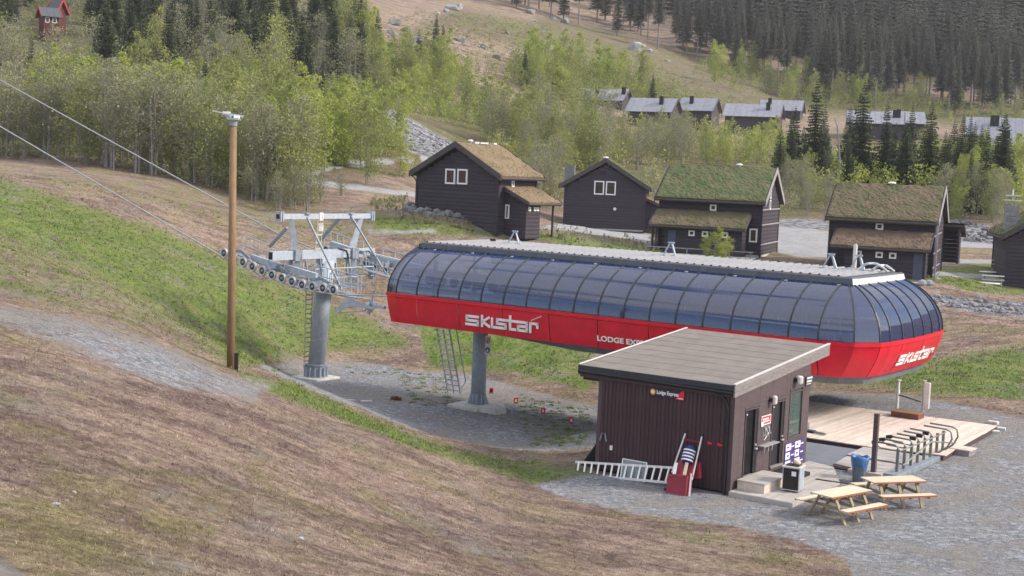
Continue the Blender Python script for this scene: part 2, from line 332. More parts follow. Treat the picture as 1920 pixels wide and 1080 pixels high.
mg = np.zeros(len(tx)); mgr = np.zeros(len(tx)); mro = np.zeros(len(tx)); mst = np.zeros(len(tx)); mol = np.zeros(len(tx))
def acc(m, *a, k=1.): np.maximum(m, pmask(*a) * k, out=m)
acc(mg, [(1000,912),(1085,893),(1240,885),(1380,850),(1490,735),(1700,742),(1800,758),(1960,795),(2400,880),(2400,1300),(1640,1300),(1600,1085),(1585,1048),(1500,1015),(1370,985),(1200,965),(1080,940)], 25, 75, 10)
acc(mg, [(470,690),(560,676),(700,682),(800,700),(900,705),(1000,735),(1130,765),(1130,840),(1050,862),(960,850),(870,848),(760,802),(640,762),(540,718)], 54, 84, 11)
acc(mg, [(-200,540),(0,570),(130,592),(240,625),(330,650),(430,702),(520,716),(470,760),(380,735),(300,730),(200,690),(80,640),(0,615),(-200,590)], 22, 53, 30, k=.66)
acc(mg, [(-300,1040),(0,1040),(60,1085),(0,1300),(-300,1300)], 10, 30, 12, k=.8)
acc(mro, [(1455,425),(1510,428),(1560,436),(1560,482),(1500,482),(1460,474)], 98, 165, 3)
acc(mro, [(1560,436),(1800,452),(1930,462),(1930,468),(1780,462),(1560,442)], 125, 160, 2)
acc(mro, [(1755,486),(1930,488),(1930,494),(1755,493)], 98, 135, 2)
acc(mro, [(1600,500),(1930,520),(1930,524),(1800,520)], 98, 118, 1)
acc(mro, [(990,426),(1060,420),(1220,440),(1240,462),(1170,446),(1060,432)], 98, 160, 3)
acc(mro, [(558,332),(575,318),(640,305),(806,292),(806,299),(650,312),(600,322),(590,336),(700,352),(780,362),(780,369),(690,359),(570,345)], 105, 175, 3)
acc(mro, [(690,430),(830,430),(830,436),(690,438)], 100, 130, 3, k=.6)
acc(mst, [(715,195),(735,200),(800,240),(862,272),(855,300),(800,296),(765,285),(735,240)], 135, 200, 4)
acc(mst, [(1770,416),(1800,410),(1870,428),(1930,440),(1930,462),(1780,452)], 130, 170, 4)
acc(mst, [(1460,412),(1550,412),(1560,432),(1460,424)], 140, 165, 3)
acc(mst, [(1740,552),(1830,560),(1930,568),(1930,598),(1830,590),(1750,572)], 84, 104, 6, k=.7)
acc(mgr, [(-200,330),(0,332),(130,370),(300,425),(430,480),(560,540),(700,600),(780,640),(760,660),(640,662),(560,672),(480,690),(430,690),(300,625),(180,585),(0,548),(-200,530)], 48, 98, 26, k=.78)
acc(mgr, [(430,695),(560,715),(700,785),(850,842),(960,862),(1110,868),(1110,895),(1000,912),(900,880),(760,840),(640,790),(520,745)], 36, 54, 16, k=.75)
acc(mgr, [(1740,500),(1930,490),(1930,555),(1830,552),(1720,535),(1560,560),(1560,520)], 95, 118, 8, k=.75)
acc(mgr, [(780,600),(1000,600),(1110,640),(1110,740),(960,700),(800,690)], 74, 104, 22, k=.95)
acc(mgr, [(1500,715),(1930,640),(1930,765),(1700,735)], 62, 96, 24, k=.8)
acc(mgr, [(800,20),(1000,30),(1180,90),(1300,150),(1100,130),(900,60)], 260, 440, 16, k=.4)
acc(mgr, [(1250,960),(1400,1000),(1560,1045),(1500,1060),(1200,1010)], 28, 40, 16, k=.35)
mgr *= 1 - .4 * pmask([(-60,425),(0,440),(150,495),(300,575),(400,635),(425,668),(330,628),(180,582),(0,528),(-60,520)], 45, 95, 18)
acc(mol, [(700,90),(850,10),(960,30),(1180,90),(1300,150),(1420,210),(1300,235),(1050,120),(850,60)], 150, 520, 30, k=.85)
acc(mol, [(720,150),(900,200),(1060,240),(1400,250),(1930,250),(1930,420),(1480,420),(1250,400),(1000,400),(780,330),(560,340),(560,250)], 112, 420, 30, k=.8)
acc(mgr, [(-60,300),(0,305),(300,335),(440,372),(600,400),(760,400),(760,440),(560,440),(400,420),(200,365),(0,325),(-60,325)], 85, 125, 18, k=.45)
acc(mgr, [(690,395),(900,425),(1060,436),(1240,462),(1560,505),(1560,560),(1300,520),(1000,450),(700,440)], 88, 130, 14, k=.8)
acc(mol, [(-100,290),(300,300),(560,330),(700,200),(720,60),(600,-200),(-100,-200)], 108, 700, 20, k=.9)
acc(mol, [(1000,150),(1300,200),(1500,215),(1930,255),(1930,200),(1500,150),(1250,80),(1000,20)], 200, 520, 20, k=.7)
acc(mro, [(1030,768),(1075,766),(1120,772),(1120,780),(1060,778)], 56, 80, 4); acc(mro, [(1040,822),(1080,812),(1125,814),(1125,828),(1070,829)], 50, 72, 4)
verts = np.c_[tx, ty, tz]
ii = np.arange((len(rr) - 1) * nc).reshape(len(rr) - 1, nc)[:, :-1].ravel()
faces = np.c_[ii, ii + 1, ii + nc + 1, ii + nc]
me = bpy.data.meshes.new('ground'); me.vertices.add(len(verts)); me.vertices.foreach_set('co', verts.ravel())
me.loops.add(len(faces) * 4); me.loops.foreach_set('vertex_index', faces.ravel().astype(np.int32)[:]); me.polygons.add(len(faces))
me.polygons.foreach_set('loop_start', np.arange(0, len(faces) * 4, 4, dtype=np.int32)); me.polygons.foreach_set('use_smooth', [True] * len(faces)); me.update(calc_edges=True); me.validate()
for nm, arr in (('gravel', mg), ('green', mgr), ('road', mro), ('scree', mst), ('olive', mol)):
    at = me.attributes.new(nm, 'FLOAT', 'POINT'); at.data.foreach_set('value', arr.astype(np.float32))
terrain = link(bpy.data.objects.new('ground', me)); tag(terrain, kind='structure')

def ground_tree(mname, mode='full'):
    """one colour system for the soil and for the blades growing in it"""
    gm, t, b = new_mat(mname); n = t.nodes.new; l = t.links.new
    geo = n('ShaderNodeNewGeometry')
    def noise(scale, det=5, rough=.6, vec=None, dist=0):
        z = n('ShaderNodeTexNoise'); z.inputs['Scale'].default_value = scale; z.inputs['Detail'].default_value = det; z.inputs['Roughness'].default_value = rough; z.inputs['Distortion'].default_value = dist
        l(vec or geo.outputs['Position'], z.inputs['Vector']); return z.outputs['Fac']
    def ramp(src, stops):
        r = n('ShaderNodeValToRGB'); e = r.color_ramp.elements
        while len(e) < len(stops): e.new(.5)
        for k, (p_, c_) in enumerate(stops): e[k].position = p_; e[k].color = (*c_, 1) if hasattr(c_, '__len__') else (c_, c_, c_, 1)
        l(src, r.inputs[0]); return r.outputs[0]
    def mixc(f, a, b_, mode_='MIX'):
        m = n('ShaderNodeMixRGB'); m.blend_type = mode_
        for k, v in ((0, f), (1, a), (2, b_)):
            if hasattr(v, 'links'): l(v, m.inputs[k])
            elif k == 0: m.inputs[0].default_value = v
            else: m.inputs[k].default_value = (*v, 1)
        return m.outputs[0]
    def ma(op, a, b_=None, clamp=False):
        m = n('ShaderNodeMath'); m.operation = op; m.use_clamp = clamp
        for k, v in enumerate((a, b_)):
            if v is None: continue
            if hasattr(v, 'links'): l(v, m.inputs[k])
            else: m.inputs[k].default_value = v
        return m.outputs[0]
    def attr(nm): a = n('ShaderNodeAttribute'); a.attribute_name = nm; return a.outputs['Fac']
    def mapped(sx, sy, rot):
        m = n('ShaderNodeMapping'); m.inputs['Scale'].default_value = (sx, sy, 1); m.inputs['Rotation'].default_value = (0, 0, math.radians(rot)); l(geo.outputs['Position'], m.inputs[0]); return m.outputs[0]
    def edge(a, ns, amp, lo, hi): return ramp(ma('ADD', a, ma('MULTIPLY', ma('SUBTRACT', ns, .5), amp)), [(lo, 0.), (hi, 1.)])
    n_big, n_mid, n_fine, n_vf = noise(.13, 5, .65), noise(.7, 6, .7), noise(5, 6, .75), noise(26, 4, .75)
    n_str = noise(2.3, 7, .8, mapped(1.0, 1.7, 24), .6); n_rut = noise(.45, 5, .65, mapped(.6, 1.5, 18), .5)
    tex = ma('ADD', ma('MULTIPLY', n_str, .5), ma('ADD', ma('MULTIPLY', n_fine, .32), ma('MULTIPLY', n_vf, .18)))
    dry = ramp(tex, [(.36, (.10, .072, .065)), (.44, (.215, .155, .13)), (.51, (.33, .25, .205)), (.57, (.44, .35, .28)), (.66, (.56, .47, .37))])
    dark_dry = ramp(tex, [(.38, (.075, .052, .05)), (.50, (.19, .135, .12)), (.62, (.35, .27, .23))])
    dry = mixc(ramp(n_rut, [(.42, 1.), (.55, 0.)]), dry, dark_dry)
    olive = ramp(tex, [(.38, (.085, .082, .035)), (.48, (.19, .175, .075)), (.56, (.30, .275, .12)), (.66, (.42, .38, .19))])
    sel = ma('ADD', ma('MULTIPLY', n_big, .55), ma('MULTIPLY', n_mid, .45))
    base = mixc(ramp(sel, [(.49, 0.), (.62, .7)]), dry, olive)
    tex2 = ma('ADD', ma('MULTIPLY', n_fine, .4), ma('ADD', ma('MULTIPLY', n_mid, .35), ma('MULTIPLY', n_vf, .25)))
    green = ramp(tex2, [(.38, (.05, .075, .022)), (.46, (.105, .17, .036)), (.53, (.175, .275, .05)), (.62, (.28, .37, .08))])
    dull = ramp(tex2, [(.38, (.07, .075, .035)), (.48, (.15, .165, .07)), (.58, (.25, .25, .115)), (.68, (.36, .33, .18))])
    green = mixc(ramp(ma('ADD', ma('MULTIPLY', n_rut, .5), ma('MULTIPLY', n_mid, .5)), [(.44, 0.), (.56, .9)]), green, dull)
    k_ = {'dry': 1.1, 'dry_dark': .78, 'dry_pale': 1.28, 'green': 1.12, 'green_dark': .78}.get(mode)
    if mode.startswith('dry'): col = mixc(1., base, (k_,) * 3, 'MULTIPLY')
    elif mode.startswith('green'): col = mixc(1., green, (k_,) * 3, 'MULTIPLY')
    else:
        nz_ = ma('ADD', ma('MULTIPLY', n_mid, .5), ma('MULTIPLY', n_rut, .5))
        col = mixc(edge(attr('olive'), nz_, 2.2, .35, .7), base, mixc(ramp(ma('ADD', ma('MULTIPLY', noise(.06, 5, .7), .5), ma('MULTIPLY', noise(.25, 5, .7), .5)), [(.42, .9), (.56, 0.)]), mixc(1., dull, (.8, .78, .76), 'MULTIPLY'), mixc(1., dry, (.62, .58, .55), 'MULTIPLY')))
        col = mixc(edge(attr('green'), nz_, 2.6, .35, .75), col, green)
        # bare grey soil showing through
        bare = ramp(ma('ADD', ma('MULTIPLY', noise(.33, 5, .7), .6), ma('MULTIPLY', n_fine, .4)), [(.53, 0.), (.63, .75)])
        col = mixc(bare, col, ramp(n_vf, [(.35, (.17, .155, .15)), (.65, (.34, .325, .32))]))
        vo = n('ShaderNodeTexVoronoi'); vo.inputs['Scale'].default_value = 7; l(geo.outputs['Position'], vo.inputs['Vector']); hs = n('ShaderNodeSeparateColor'); l(vo.outputs['Color'], hs.inputs[0])
        peb = ramp(ma('ADD', ma('MULTIPLY', hs.outputs[0], .5), ma('MULTIPLY', n_vf, .5)), [(.2, (.16, .168, .188)), (.42, (.24, .252, .285)), (.62, (.34, .355, .395)), (.85, (.50, .515, .55))])
        dirt = ramp(tex2, [(.36, (.15, .125, .11)), (.5, (.26, .235, .21)), (.62, (.38, .36, .33))])
        grav = mixc(ramp(ma('ADD', ma('MULTIPLY', n_big, .5), ma('MULTIPLY', n_mid, .5)), [(.46, 0.), (.55, .85)]), peb, dirt)
        gmask = edge(attr('gravel'), ma('ADD', ma('MULTIPLY', n_fine, .45), ma('MULTIPLY', n_mid, .55)), 2.2, .32, .66)
        col = mixc(gmask, col, grav)
        road = ramp(tex2, [(.38, (.26, .26, .27)), (.6, (.44, .44, .46))])
        col = mixc(edge(attr('road'), n_mid, .6, .2, .6), col, road)
        vs = n('ShaderNodeTexVoronoi'); vs.inputs['Scale'].default_value = 2.2; l(geo.outputs['Position'], vs.inputs['Vector']); ss = n('ShaderNodeSeparateColor'); l(vs.outputs['Color'], ss.inputs[0])
        scr = ramp(ma('ADD', ma('MULTIPLY', ss.outputs[0], .5), ma('MULTIPLY', n_fine, .5)), [(.2, (.10, .10, .115)), (.5, (.21, .215, .24)), (.85, (.42, .43, .46))])
        col = mixc(edge(attr('scree'), n_mid, 1.2, .35, .65), col, scr)
        vp = n('ShaderNodeTexVoronoi'); vp.inputs['Scale'].default_value = 1.7; l(geo.outputs['Position'], vp.inputs['Vector'])
        pst = ramp(ma('ADD', vp.outputs['Distance'], ma('MULTIPLY', n_mid, .25)), [(.16, 1.), (.20, 0.)])
        col = mixc(ma('MULTIPLY', pst, .7), col, (.42, .43, .45))
    l(col, b.inputs['Base Color']); b.inputs['Roughness'].default_value = .95; b.inputs['Specular IOR Level'].default_value = .1
    if mode == 'full':
        bmp = n('ShaderNodeBump'); bmp.inputs['Strength'].default_value = 1.0; bmp.inputs['Distance'].default_value = .16
        l(ma('ADD', ma('MULTIPLY', n_fine, .6), ma('ADD', ma('MULTIPLY', n_str, .9), ma('MULTIPLY', n_vf, .3))), bmp.inputs['Height']); l(bmp.outputs[0], b.inputs['Normal'])
    return gm
terrain.data.materials.append(ground_tree('hillside_ground'))
# ================================================================== LETTERING
def text_mesh(txt, h, depth, m, font_bold=True):
    cu = bpy.data.curves.new('lettering', 'FONT'); cu.body = txt; cu.size = h / .72; cu.extrude = depth; cu.offset = h * .03 if font_bold else 0
    o = link(bpy.data.objects.new('lettering', cu)); bpy.context.view_layer.update()
    me = bpy.data.meshes.new_from_object(o.evaluated_get(bpy.context.evaluated_depsgraph_get())); bpy.data.objects.remove(o); me.materials.clear(); me.materials.append(m)
    return me
def logo_strokes(mb, width, h, sw, depth, shear=.12):
    """the wide squared lower-case word s k i s t a r, drawn with thick strokes in the local XZ plane, facing -Y"""
    def st(*pts):
        for (ax_, az_), (bx_, bz_) in zip(pts[:-1], pts[1:]):
            L_ = math.hypot(bx_ - ax_, bz_ - az_) or 1; ex, ez = (bx_ - ax_) / L_ * sw / 2, (bz_ - az_) / L_ * sw / 2
            q = [(ax_ - ex - ez, az_ - ez + ex), (ax_ - ex + ez, az_ - ez - ex), (bx_ + ex + ez, bz_ + ez - ex), (bx_ + ex - ez, bz_ + ez + ex)]
            b = [(x + z * shear, 0, z) for x, z in q]; mb.add(b + [(x, -depth, z) for x, _, z in b], [(0, 1, 2, 3), (7, 6, 5, 4), (0, 4, 5, 1), (1, 5, 6, 2), (2, 6, 7, 3), (3, 7, 4, 0)])
    U = width / 100.; e = sw / 2; t_, m_, b_ = h - e, h / 2, e
    S = lambda x, w_: st((x + w_, t_), (x, t_), (x, m_), (x + w_, m_), (x + w_, b_), (x - .5 * U, b_))
    S(2 * U, 16 * U)
    st((24 * U, b_), (24 * U, h * 1.02)); st((24 * U, m_), (33 * U, t_ + e * .4)); st((25 * U, m_), (34 * U, b_))
    st((38 * U, b_), (38 * U, t_)); st((38 * U, b_), (42 * U, b_))
    S(45 * U, 12 * U)
    st((63 * U, h * 1.3), (63 * U, b_), (70 * U, b_)); st((58 * U, t_), (70 * U, t_))
    st((73 * U, t_), (86 * U, t_), (86 * U, b_), (74 * U, b_), (74 * U, m_), (86 * U, m_))
    st((90.5 * U, b_), (90.5 * U, t_), (100 * U, t_), (100 * U, m_ * 1.15))
# ================================================================== LIFT STATION
Z_LIP, Z_ROOF, W_ST, S_END, Z_RED, INSET = 3.39, 5.78, 10.15, 23.2, 2.03, 2.17
S_R0, S_R1 = -.22, 21.58
sta = thing('lift_station', tuple(site(0, 0, 0)), SA, 'long red chairlift station with curved smoked glass canopy and pale ribbed roof', 'lift station')
# plan outline of the lip: (lip point, roof point) pairs running front-left -> front-right -> far end -> back
def outline():
    L_ = []
    L_.append(((-.95, .95), (S_R0, INSET + .25)))
    L_.append(((-.6, .25), (S_R0, INSET)))
    for k in range(18): L_.append(((.12 + 1.235 * k, 0.), (max(S_R0, .12 + 1.235 * k), INSET)))
    cs, r = S_END - 2.1, 2.1
    for a, rs in ((38, 21.35), (70, 21.5)): L_.append(((cs + r * math.sin(math.radians(a)), r - r * math.cos(math.radians(a))), (rs, INSET + (.0 if a < 50 else .1))))
    L_.append(((S_END, 2.15), (S_R1, INSET + .35)))
    n0, n1 = 2.15, W_ST - 2.15
    for k in range(1, 5): f = k / 5; L_.append(((S_END + .12 * math.sin(f * PI), n0 + (n1 - n0) * f), (S_R1, INSET + .35 + (W_ST - 2 * INSET - .7) * f)))
    return L_
half = outline()
full = half + [((p[0], W_ST - p[1]), (q[0], W_ST - q[1])) for p, q in half[::-1] if p[1] <= 2.16]
def canopy_pt(p, q, t, out=0.):
    a = t * math.radians(66); h = (1 - math.cos(a)) / (1 - math.cos(math.radians(66))); v = math.sin(a) / math.sin(math.radians(66))
    x, y = p[0] + (q[0] - p[0]) * h, p[1] + (q[1] - p[1]) * h; z = Z_LIP + .04 + (Z_ROOF - .3 - Z_LIP) * v
    if out:
        d = Vector((p[0] - q[0], p[1] - q[1], 0)); d.normalize(); nrm = (d * math.cos(a * .9) + Vector((0, 0, 1)) * math.sin(a * .9)) * out
        return Vector((x, y, z)) + nrm
    return Vector((x, y, z))
NT = 9
for i in range(len(full) - 1):
    (p0, q0), (p1, q1) = full[i], full[i + 1]
    mb = MB(); vs = [canopy_pt(p, q, j / NT, .0) for j in range(NT + 1) for p, q in ((p0, q0), (p1, q1))]
    vs2 = [canopy_pt(p, q, j / NT, -.02) for j in range(NT + 1) for p, q in ((p0, q0), (p1, q1))]
    mb.add(vs, [(2 * j, 2 * j + 1, 2 * j + 3, 2 * j + 2) for j in range(NT)])
    mb.build('glass_pane', M['canopy'], sta, smooth=True)
for i, (p, q) in enumerate(full):
    mb = MB()
    pts = [canopy_pt(p, q, j / NT, .025) for j in range(NT + 1)]
    d = Vector((q[1] - p[1], p[0] - q[0], 0)).normalized() * .028
    if 1 < i < 20: d = Vector((.03, 0, 0))
    for j in range(NT):
        a, b_ = pts[j], pts[j + 1]; ai, bi = canopy_pt(p, q, j / NT, -.05), canopy_pt(p, q, (j + 1) / NT, -.05)
        mb.add([a - d, a + d, b_ + d, b_ - d, ai - d, ai + d, bi + d, bi - d], [(0, 1, 2, 3), (0, 3, 7, 4), (1, 5, 6, 2), (4, 7, 6, 5)])
    mb.build('canopy_rib', M['ribmetal'], sta)
# red skirt panels with open joints, each hung from the lip
def skirt_pt(p, t, ins=.25):
    c = Vector((11.5, W_ST / 2)); d = Vector((0, 1)) if .0 <= p[0] <= 21.2 else (c - Vector(p)).normalized()
    if p[0] > 21.2: d = (Vector((19.5, 1.0 if p[1] < 2.2 else (p[1] if p[1] < W_ST - 2.2 else W_ST - 1.0) )) - Vector(p)); d = Vector((d.x, min(d.y, 1) if p[1] < 3 else 0)); d = d.normalized() if p[1] < W_ST / 2 else Vector((-1, 0))
    k = (ins + (.25 if p[0] > 21.2 else 0)) * (t ** 1.5)
    return Vector((p[0] + d.x * k, p[1] + abs(d.y) * k * (1 if p[1] < W_ST / 2 else -1), Z_LIP - .14 + (Z_RED - Z_LIP + .14) * t))
lips = [p for p, q in full]
def lerp_chain(a, b_, m_=2): return [(a[0] + (b_[0] - a[0]) * k / m_, a[1] + (b_[1] - a[1]) * k / m_) for k in range(m_ + 1)]
groups, cur = [], [lips[0]]
brk = {2: 1, 3: 1, 5: 1, 7: 1, 9: 1, 11: 1, 13: 1, 15: 1, 17: 1, 19: 1, 21: 1}
for i in range(1, len(lips)):
    cur.append(lips[i])
    if (i in brk) or (i > 21 and (i - 21) % 2 == 0) or i == len(lips) - 1: groups.append(cur); cur = [lips[i]]
for g in groups:
    mb = MB(); n_t = 5; n_ = len(g); eps = .02; pts = []
    for p_i, p in enumerate(g):
        q = list(p); nb = g[1] if p_i == 0 else g[-2]
        if p_i in (0, n_ - 1):
            L_ = math.hypot(nb[0] - p[0], nb[1] - p[1]); q = [p[0] + (nb[0] - p[0]) / L_ * eps, p[1] + (nb[1] - p[1]) / L_ * eps]
        pts.append(q)
    vs = [skirt_pt(p, j / n_t) for j in range(n_t + 1) for p in pts]
    mb.add(vs, [(j * n_ + i, j * n_ + i + 1, (j + 1) * n_ + i + 1, (j + 1) * n_ + i) for j in range(n_t) for i in range(n_ - 1)])
    o = mb.build('skirt_panel', M['red'], sta); md = o.modifiers.new('thick', 'SOLIDIFY'); md.thickness = .03; md.offset = 0
def ring(name, m, zs, offs):   # moulding that follows the lip
    mb = MB(); n_ = len(lips); c = (11.3, W_ST / 2); vs = []
    for z, of in zip(zs, offs):
        for i, p in enumerate(lips):
            a, b_ = lips[max(i - 1, 0)], lips[min(i + 1, n_ - 1)]; t_ = Vector((b_[0] - a[0], b_[1] - a[1])).normalized(); nn = Vector((t_.y, -t_.x))
            vs.append((p[0] + nn.x * of, p[1] + nn.y * of, z))
    k = len(zs); mb.add(vs, [((j % k) * n_ + i, (j % k) * n_ + i + 1, ((j + 1) % k) * n_ + i + 1, ((j + 1) % k) * n_ + i) for j in range(k) for i in range(n_ - 1)])
    return mb.build(name, m, sta)
ring('lip_moulding', M['red'], [Z_LIP - .15, Z_LIP - .12, Z_LIP + .03, Z_LIP + .03, Z_LIP - .1], [.015, .075, .075, -.07, -.07])
mb = MB()   # drive deck under the canopy and the grey belly below the skirt
poly = [(skirt_pt(p, 1).x, skirt_pt(p, 1).y) for p in lips]
ctr = (11.3, W_ST / 2); sh = lambda k: [(ctr[0] + (x - ctr[0]) * k, ctr[1] + (y - ctr[1]) * k) for x, y in poly]
mb.prism(sh(.995), Z_RED + .06, Z_RED + .14); mb.build('belly_plate', M['under'], sta)
mb = MB(); pl = sh(1); lo_ = [(ctr[0] + (x - ctr[0]) * .985, ctr[1] + (y - ctr[1]) * .94) for x, y in poly]
bz = lambda x: Z_RED - .02 - .28 * float(np.clip((x - 5.5) / 4.5, 0, 1))
n_ = len(pl); mb.add([(x, y, Z_RED + .03) for x, y in sh(.99)] + [(x, y, bz(x)) for x, y in lo_], [(i, (i + 1) % n_, n_ + (i + 1) % n_, n_ + i) for i in range(n_)] + [tuple(range(n_, 2 * n_))])
mb.build('belly_fairing', M['under'], sta)
mb = MB(); ip = [(ctr[0] + (x - ctr[0]) * .93, ctr[1] + (y - ctr[1]) * .86) for x, y in poly]; mb.prism(ip, Z_LIP - .5, Z_LIP - .42); mb.build('machine_floor', M['under'], sta)
# roof: fascia frame plus single ribbed sheets lying across the station
ri, ro = INSET, W_ST - INSET; ch = .35
rp = [(S_R0, ri), (S_R1 - ch * .2, ri), (S_R1 + .02, ri + ch), (S_R1 + .02, ro - ch), (S_R1 - ch * .2, ro), (S_R0, ro)]
def offs(poly, d):
    cx = sum(p[0] for p in poly) / len(poly); cy = sum(p[1] for p in poly) / len(poly)
    return [(x + d * (1 if x > cx else -1), y + d * (1 if y > cy else -1)) for x, y in poly]
mb = MB(); a_, b_ = offs(rp, .06), offs(rp, -.02); n_ = len(rp)
mb.add([(x, y, Z_ROOF - .30) for x, y in a_] + [(x, y, Z_ROOF - .06) for x, y in offs(rp, .0)] + [(x, y, Z_ROOF) for x, y in offs(rp, -.10)], [(i, (i + 1) % n_, n_ + (i + 1) % n_, n_ + i) for i in range(n_)] + [(n_ + i, n_ + (i + 1) % n_, 2 * n_ + (i + 1) % n_, 2 * n_ + i) for i in range(n_)])
fa = mb.build('roof_fascia', [M['fascia'], M['edgewhite']], sta)
for p_ in fa.data.polygons:
    if p_.normal.x > .6 and p_.center.x > 20: p_.material_index = 1  # end face takes the bright colour to paint in the sunlight on it
mb = MB(); mb.prism(offs(rp, -.05), Z_ROOF - .12, Z_ROOF - .03); mb.build('roof_deck', M['fascia'], sta)
mb = MB(); wd = .40; hw = (W_ST - 2 * INSET) / 2 - .12
mb.add([(x, y, z) for y in (-hw, hw) for x, z in ((.004, 0), (.10, 0), (.13, .055), (.21, .055), (.24, 0), (wd - .004, 0))], [(i, i + 1, i + 7, i + 6) for i in range(5)])
sheet = mb.mesh('roof_sheet', M['roofmetal']); nsh = int((S_R1 - S_R0 - .2) / wd)
for k in range(nsh): inst('roof_sheet', sheet, sta, (S_R0 + .12 + k * wd, W_ST / 2, Z_ROOF - .015))
# small brackets under the eave (bright / dark ticks above the glass)
mb = MB(); mb.box(-.10, .10, -.05, .03, -.05, .03); bk = mb.mesh('eave_bracket', M['white'])
for k in range(48): inst('eave_bracket', bk, sta, (.1 + k * .445, INSET - .03, Z_ROOF - .335))
# lifting frames on the roof
def roof_frame(s_, n_):
    mb = MB()
    for sx in (-.32, .32): mb.beam((s_ + sx, n_ - .12, Z_ROOF + .02), (s_ + sx * .12, n_, Z_ROOF + .62), .06, .06); mb.box(s_ + sx - .15, s_ + sx + .15, n_ - .2, n_ - .04, Z_ROOF + .0, Z_ROOF + .05)
    mb.beam((s_ - .15, n_, Z_ROOF + .62), (s_ + .15, n_, Z_ROOF + .62), .07, .07)
    mb.beam((s_, n_ + .45, Z_ROOF + .02), (s_, n_, Z_ROOF + .6), .05, .05)
    mb.build('lifting_frame', M['galv'], sta)
for s_, n_ in ((2.6, 6.0), (11.2, 6.2), (18.9, 6.3), (19.9, 6.9)): roof_frame(s_, n_)
mb = MB(); mb.tube([(19.6, 7.2, Z_ROOF), (19.6, 7.2, Z_ROOF + 1.05)], .09, 10); mb.tube([(19.6, 7.2, Z_ROOF + 1.05), (19.6, 7.2, Z_ROOF + 1.1)], .05, 8); mb.build('vent_pipe', M['edgewhite'], sta)
mb = MB()
for q in ((20.0, 7.0, 1.2, .18), (20.5, 7.3, .9, .14)):
    mb.tube([(q[0] + q[2] * (k / 8.), q[1] - .3 + .1 * math.sin(k * 1.7), Z_ROOF + .05 + q[3] * 1.6 * math.sin(k / 8. * PI) ** .6) for k in range(9)], .055, 6)
mb.build('hose_loop', M['alu'], sta)
mb = MB(); mb.tube([(.9, 6.5, Z_ROOF), (.9, 6.5, Z_ROOF + .14)], .16, 10); mb.build('roof_cap', M['black'], sta)
# machinery seen through the glass
mb = MB()
for n_ in (2.0, 8.1):
    mb.beam((-1.2, n_, 4.35), (19.5, n_, 4.35), .22, .3); mb.beam((-1.2, n_ + .1, 3.5), (19.5, n_ + .1, 3.5), .2, .25)
    for k in range(9): mb.beam((.8 + k * 2.35, n_, 3.0), (.8 + k * 2.35, n_, 5.45), .1, .1); mb.beam((.95 + k * 2.35, n_, 3.6), (.95 + k * 2.35, n_, 5.0), .05, .05)
for k in range(10): mb.beam((.8 + k * 2.25, 1.9, 5.4), (.8 + k * 2.25, 8.2, 5.4), .12, .16)
mb.beam((19.5, 2, 4.35), (21.3, 3.2, 4.35), .22, .3); mb.beam((21.3, 3.2, 4.35), (21.3, 7, 4.35), .22, .3)
mb.build('machine_frame', M['galv'], sta)
mb = MB()
mb.lathe([(.22, 0), (.22, .18)], 12)
tyre = mb.mesh('drive_tyre', M['tyre'], True)
for k in range(26): inst('drive_tyre', tyre, sta, (.6 + k * .74, 2.0, 4.0), (PI / 2, 0, 0))
mb = MB(); mb.lathe([(2.3, 0), (2.45, .06), (2.3, .12)], 40, (18.3, W_ST / 2, 4.2)); mb.build('bull_wheel', M['galv'], sta)
mb = MB(); mb.tube([(20.4, 3.0, 3.1), (20.4, 3.0, 3.55)], [.32, .26], 14); mb.tube([(21.0, 3.4, 3.1), (21.0, 3.4, 3.5)], [.28, .22], 14); mb.beam((20.8, 3.0, 3.4), (20.7, 3.1, 4.3), .1, .1); mb.build('motor', M['alu'], sta)
# entry arch at the line end
mb = MB(); p, q = full[0]
for j in range(NT):
    for m_ in (0, 1):
        f = (lambda v: v) if not m_ else (lambda v: Vector((v.x, W_ST - v.y, v.z)))
        mb.beam(f(canopy_pt(p, q, j / NT, .06)), f(canopy_pt(p, q, (j + 1) / NT, .06)), .16, .16)
mb.beam((S_R0 - .05, INSET, Z_ROOF - .2), (S_R0 - .05, W_ST - INSET, Z_ROOF - .2), .16, .2); mb.build('entry_arch', M['black'], sta)
# columns
def column(s_, n_, zb, zt):
    mb = MB(); mb.tube([(s_, n_, zb + .75), (s_, n_, zt)], .365, 28); c = mb.build('support_column', M['galv'], sta, smooth=True); c.data.polygons.foreach_set('use_smooth', [len(p.vertices) == 4 for p in c.data.polygons])
    mb = MB(); mb.lathe([(.50, 0), (.50, .06), (.40, .08), (.385, .8)], 28, (s_, n_, zb)); mb.build('base_collar', M['galv_dark'], c)
    for k in range(12):
        a = k * PI / 6; d = (math.cos(a), math.sin(a)); mb = MB(); e = (-d[1] * .012, d[0] * .012)
        q = [(s_ + d[0] * r + e[0] * sg, n_ + d[1] * r + e[1] * sg, zb + z) for sg in (-1, 1) for r, z in ((.38, .04), (.58, .04), (.55, .18), (.385, .78))]
        mb.add(q, [(0, 1, 2, 3), (7, 6, 5, 4), (0, 4, 5, 1), (1, 5, 6, 2), (2, 6, 7, 3)]); mb.build('gusset', M['galv'], c)
    return c
s1_, n1_ = 1.42, W_ST / 2
column(s1_, n1_, -2.48, Z_RED)
mb = MB(); mb.tube([(18.2, n1_, 0), (18.2, n1_, Z_RED)], .365, 24); mb.build('support_column', M['galv'], sta, smooth=True)
mb = MB(); mb.box(s1_ - .95, s1_ + .95, n1_ - 1.3, n1_ + 1.0, -2.9, -2.22); mb.build('concrete_footing', M['concrete'], sta, bevel=.03)
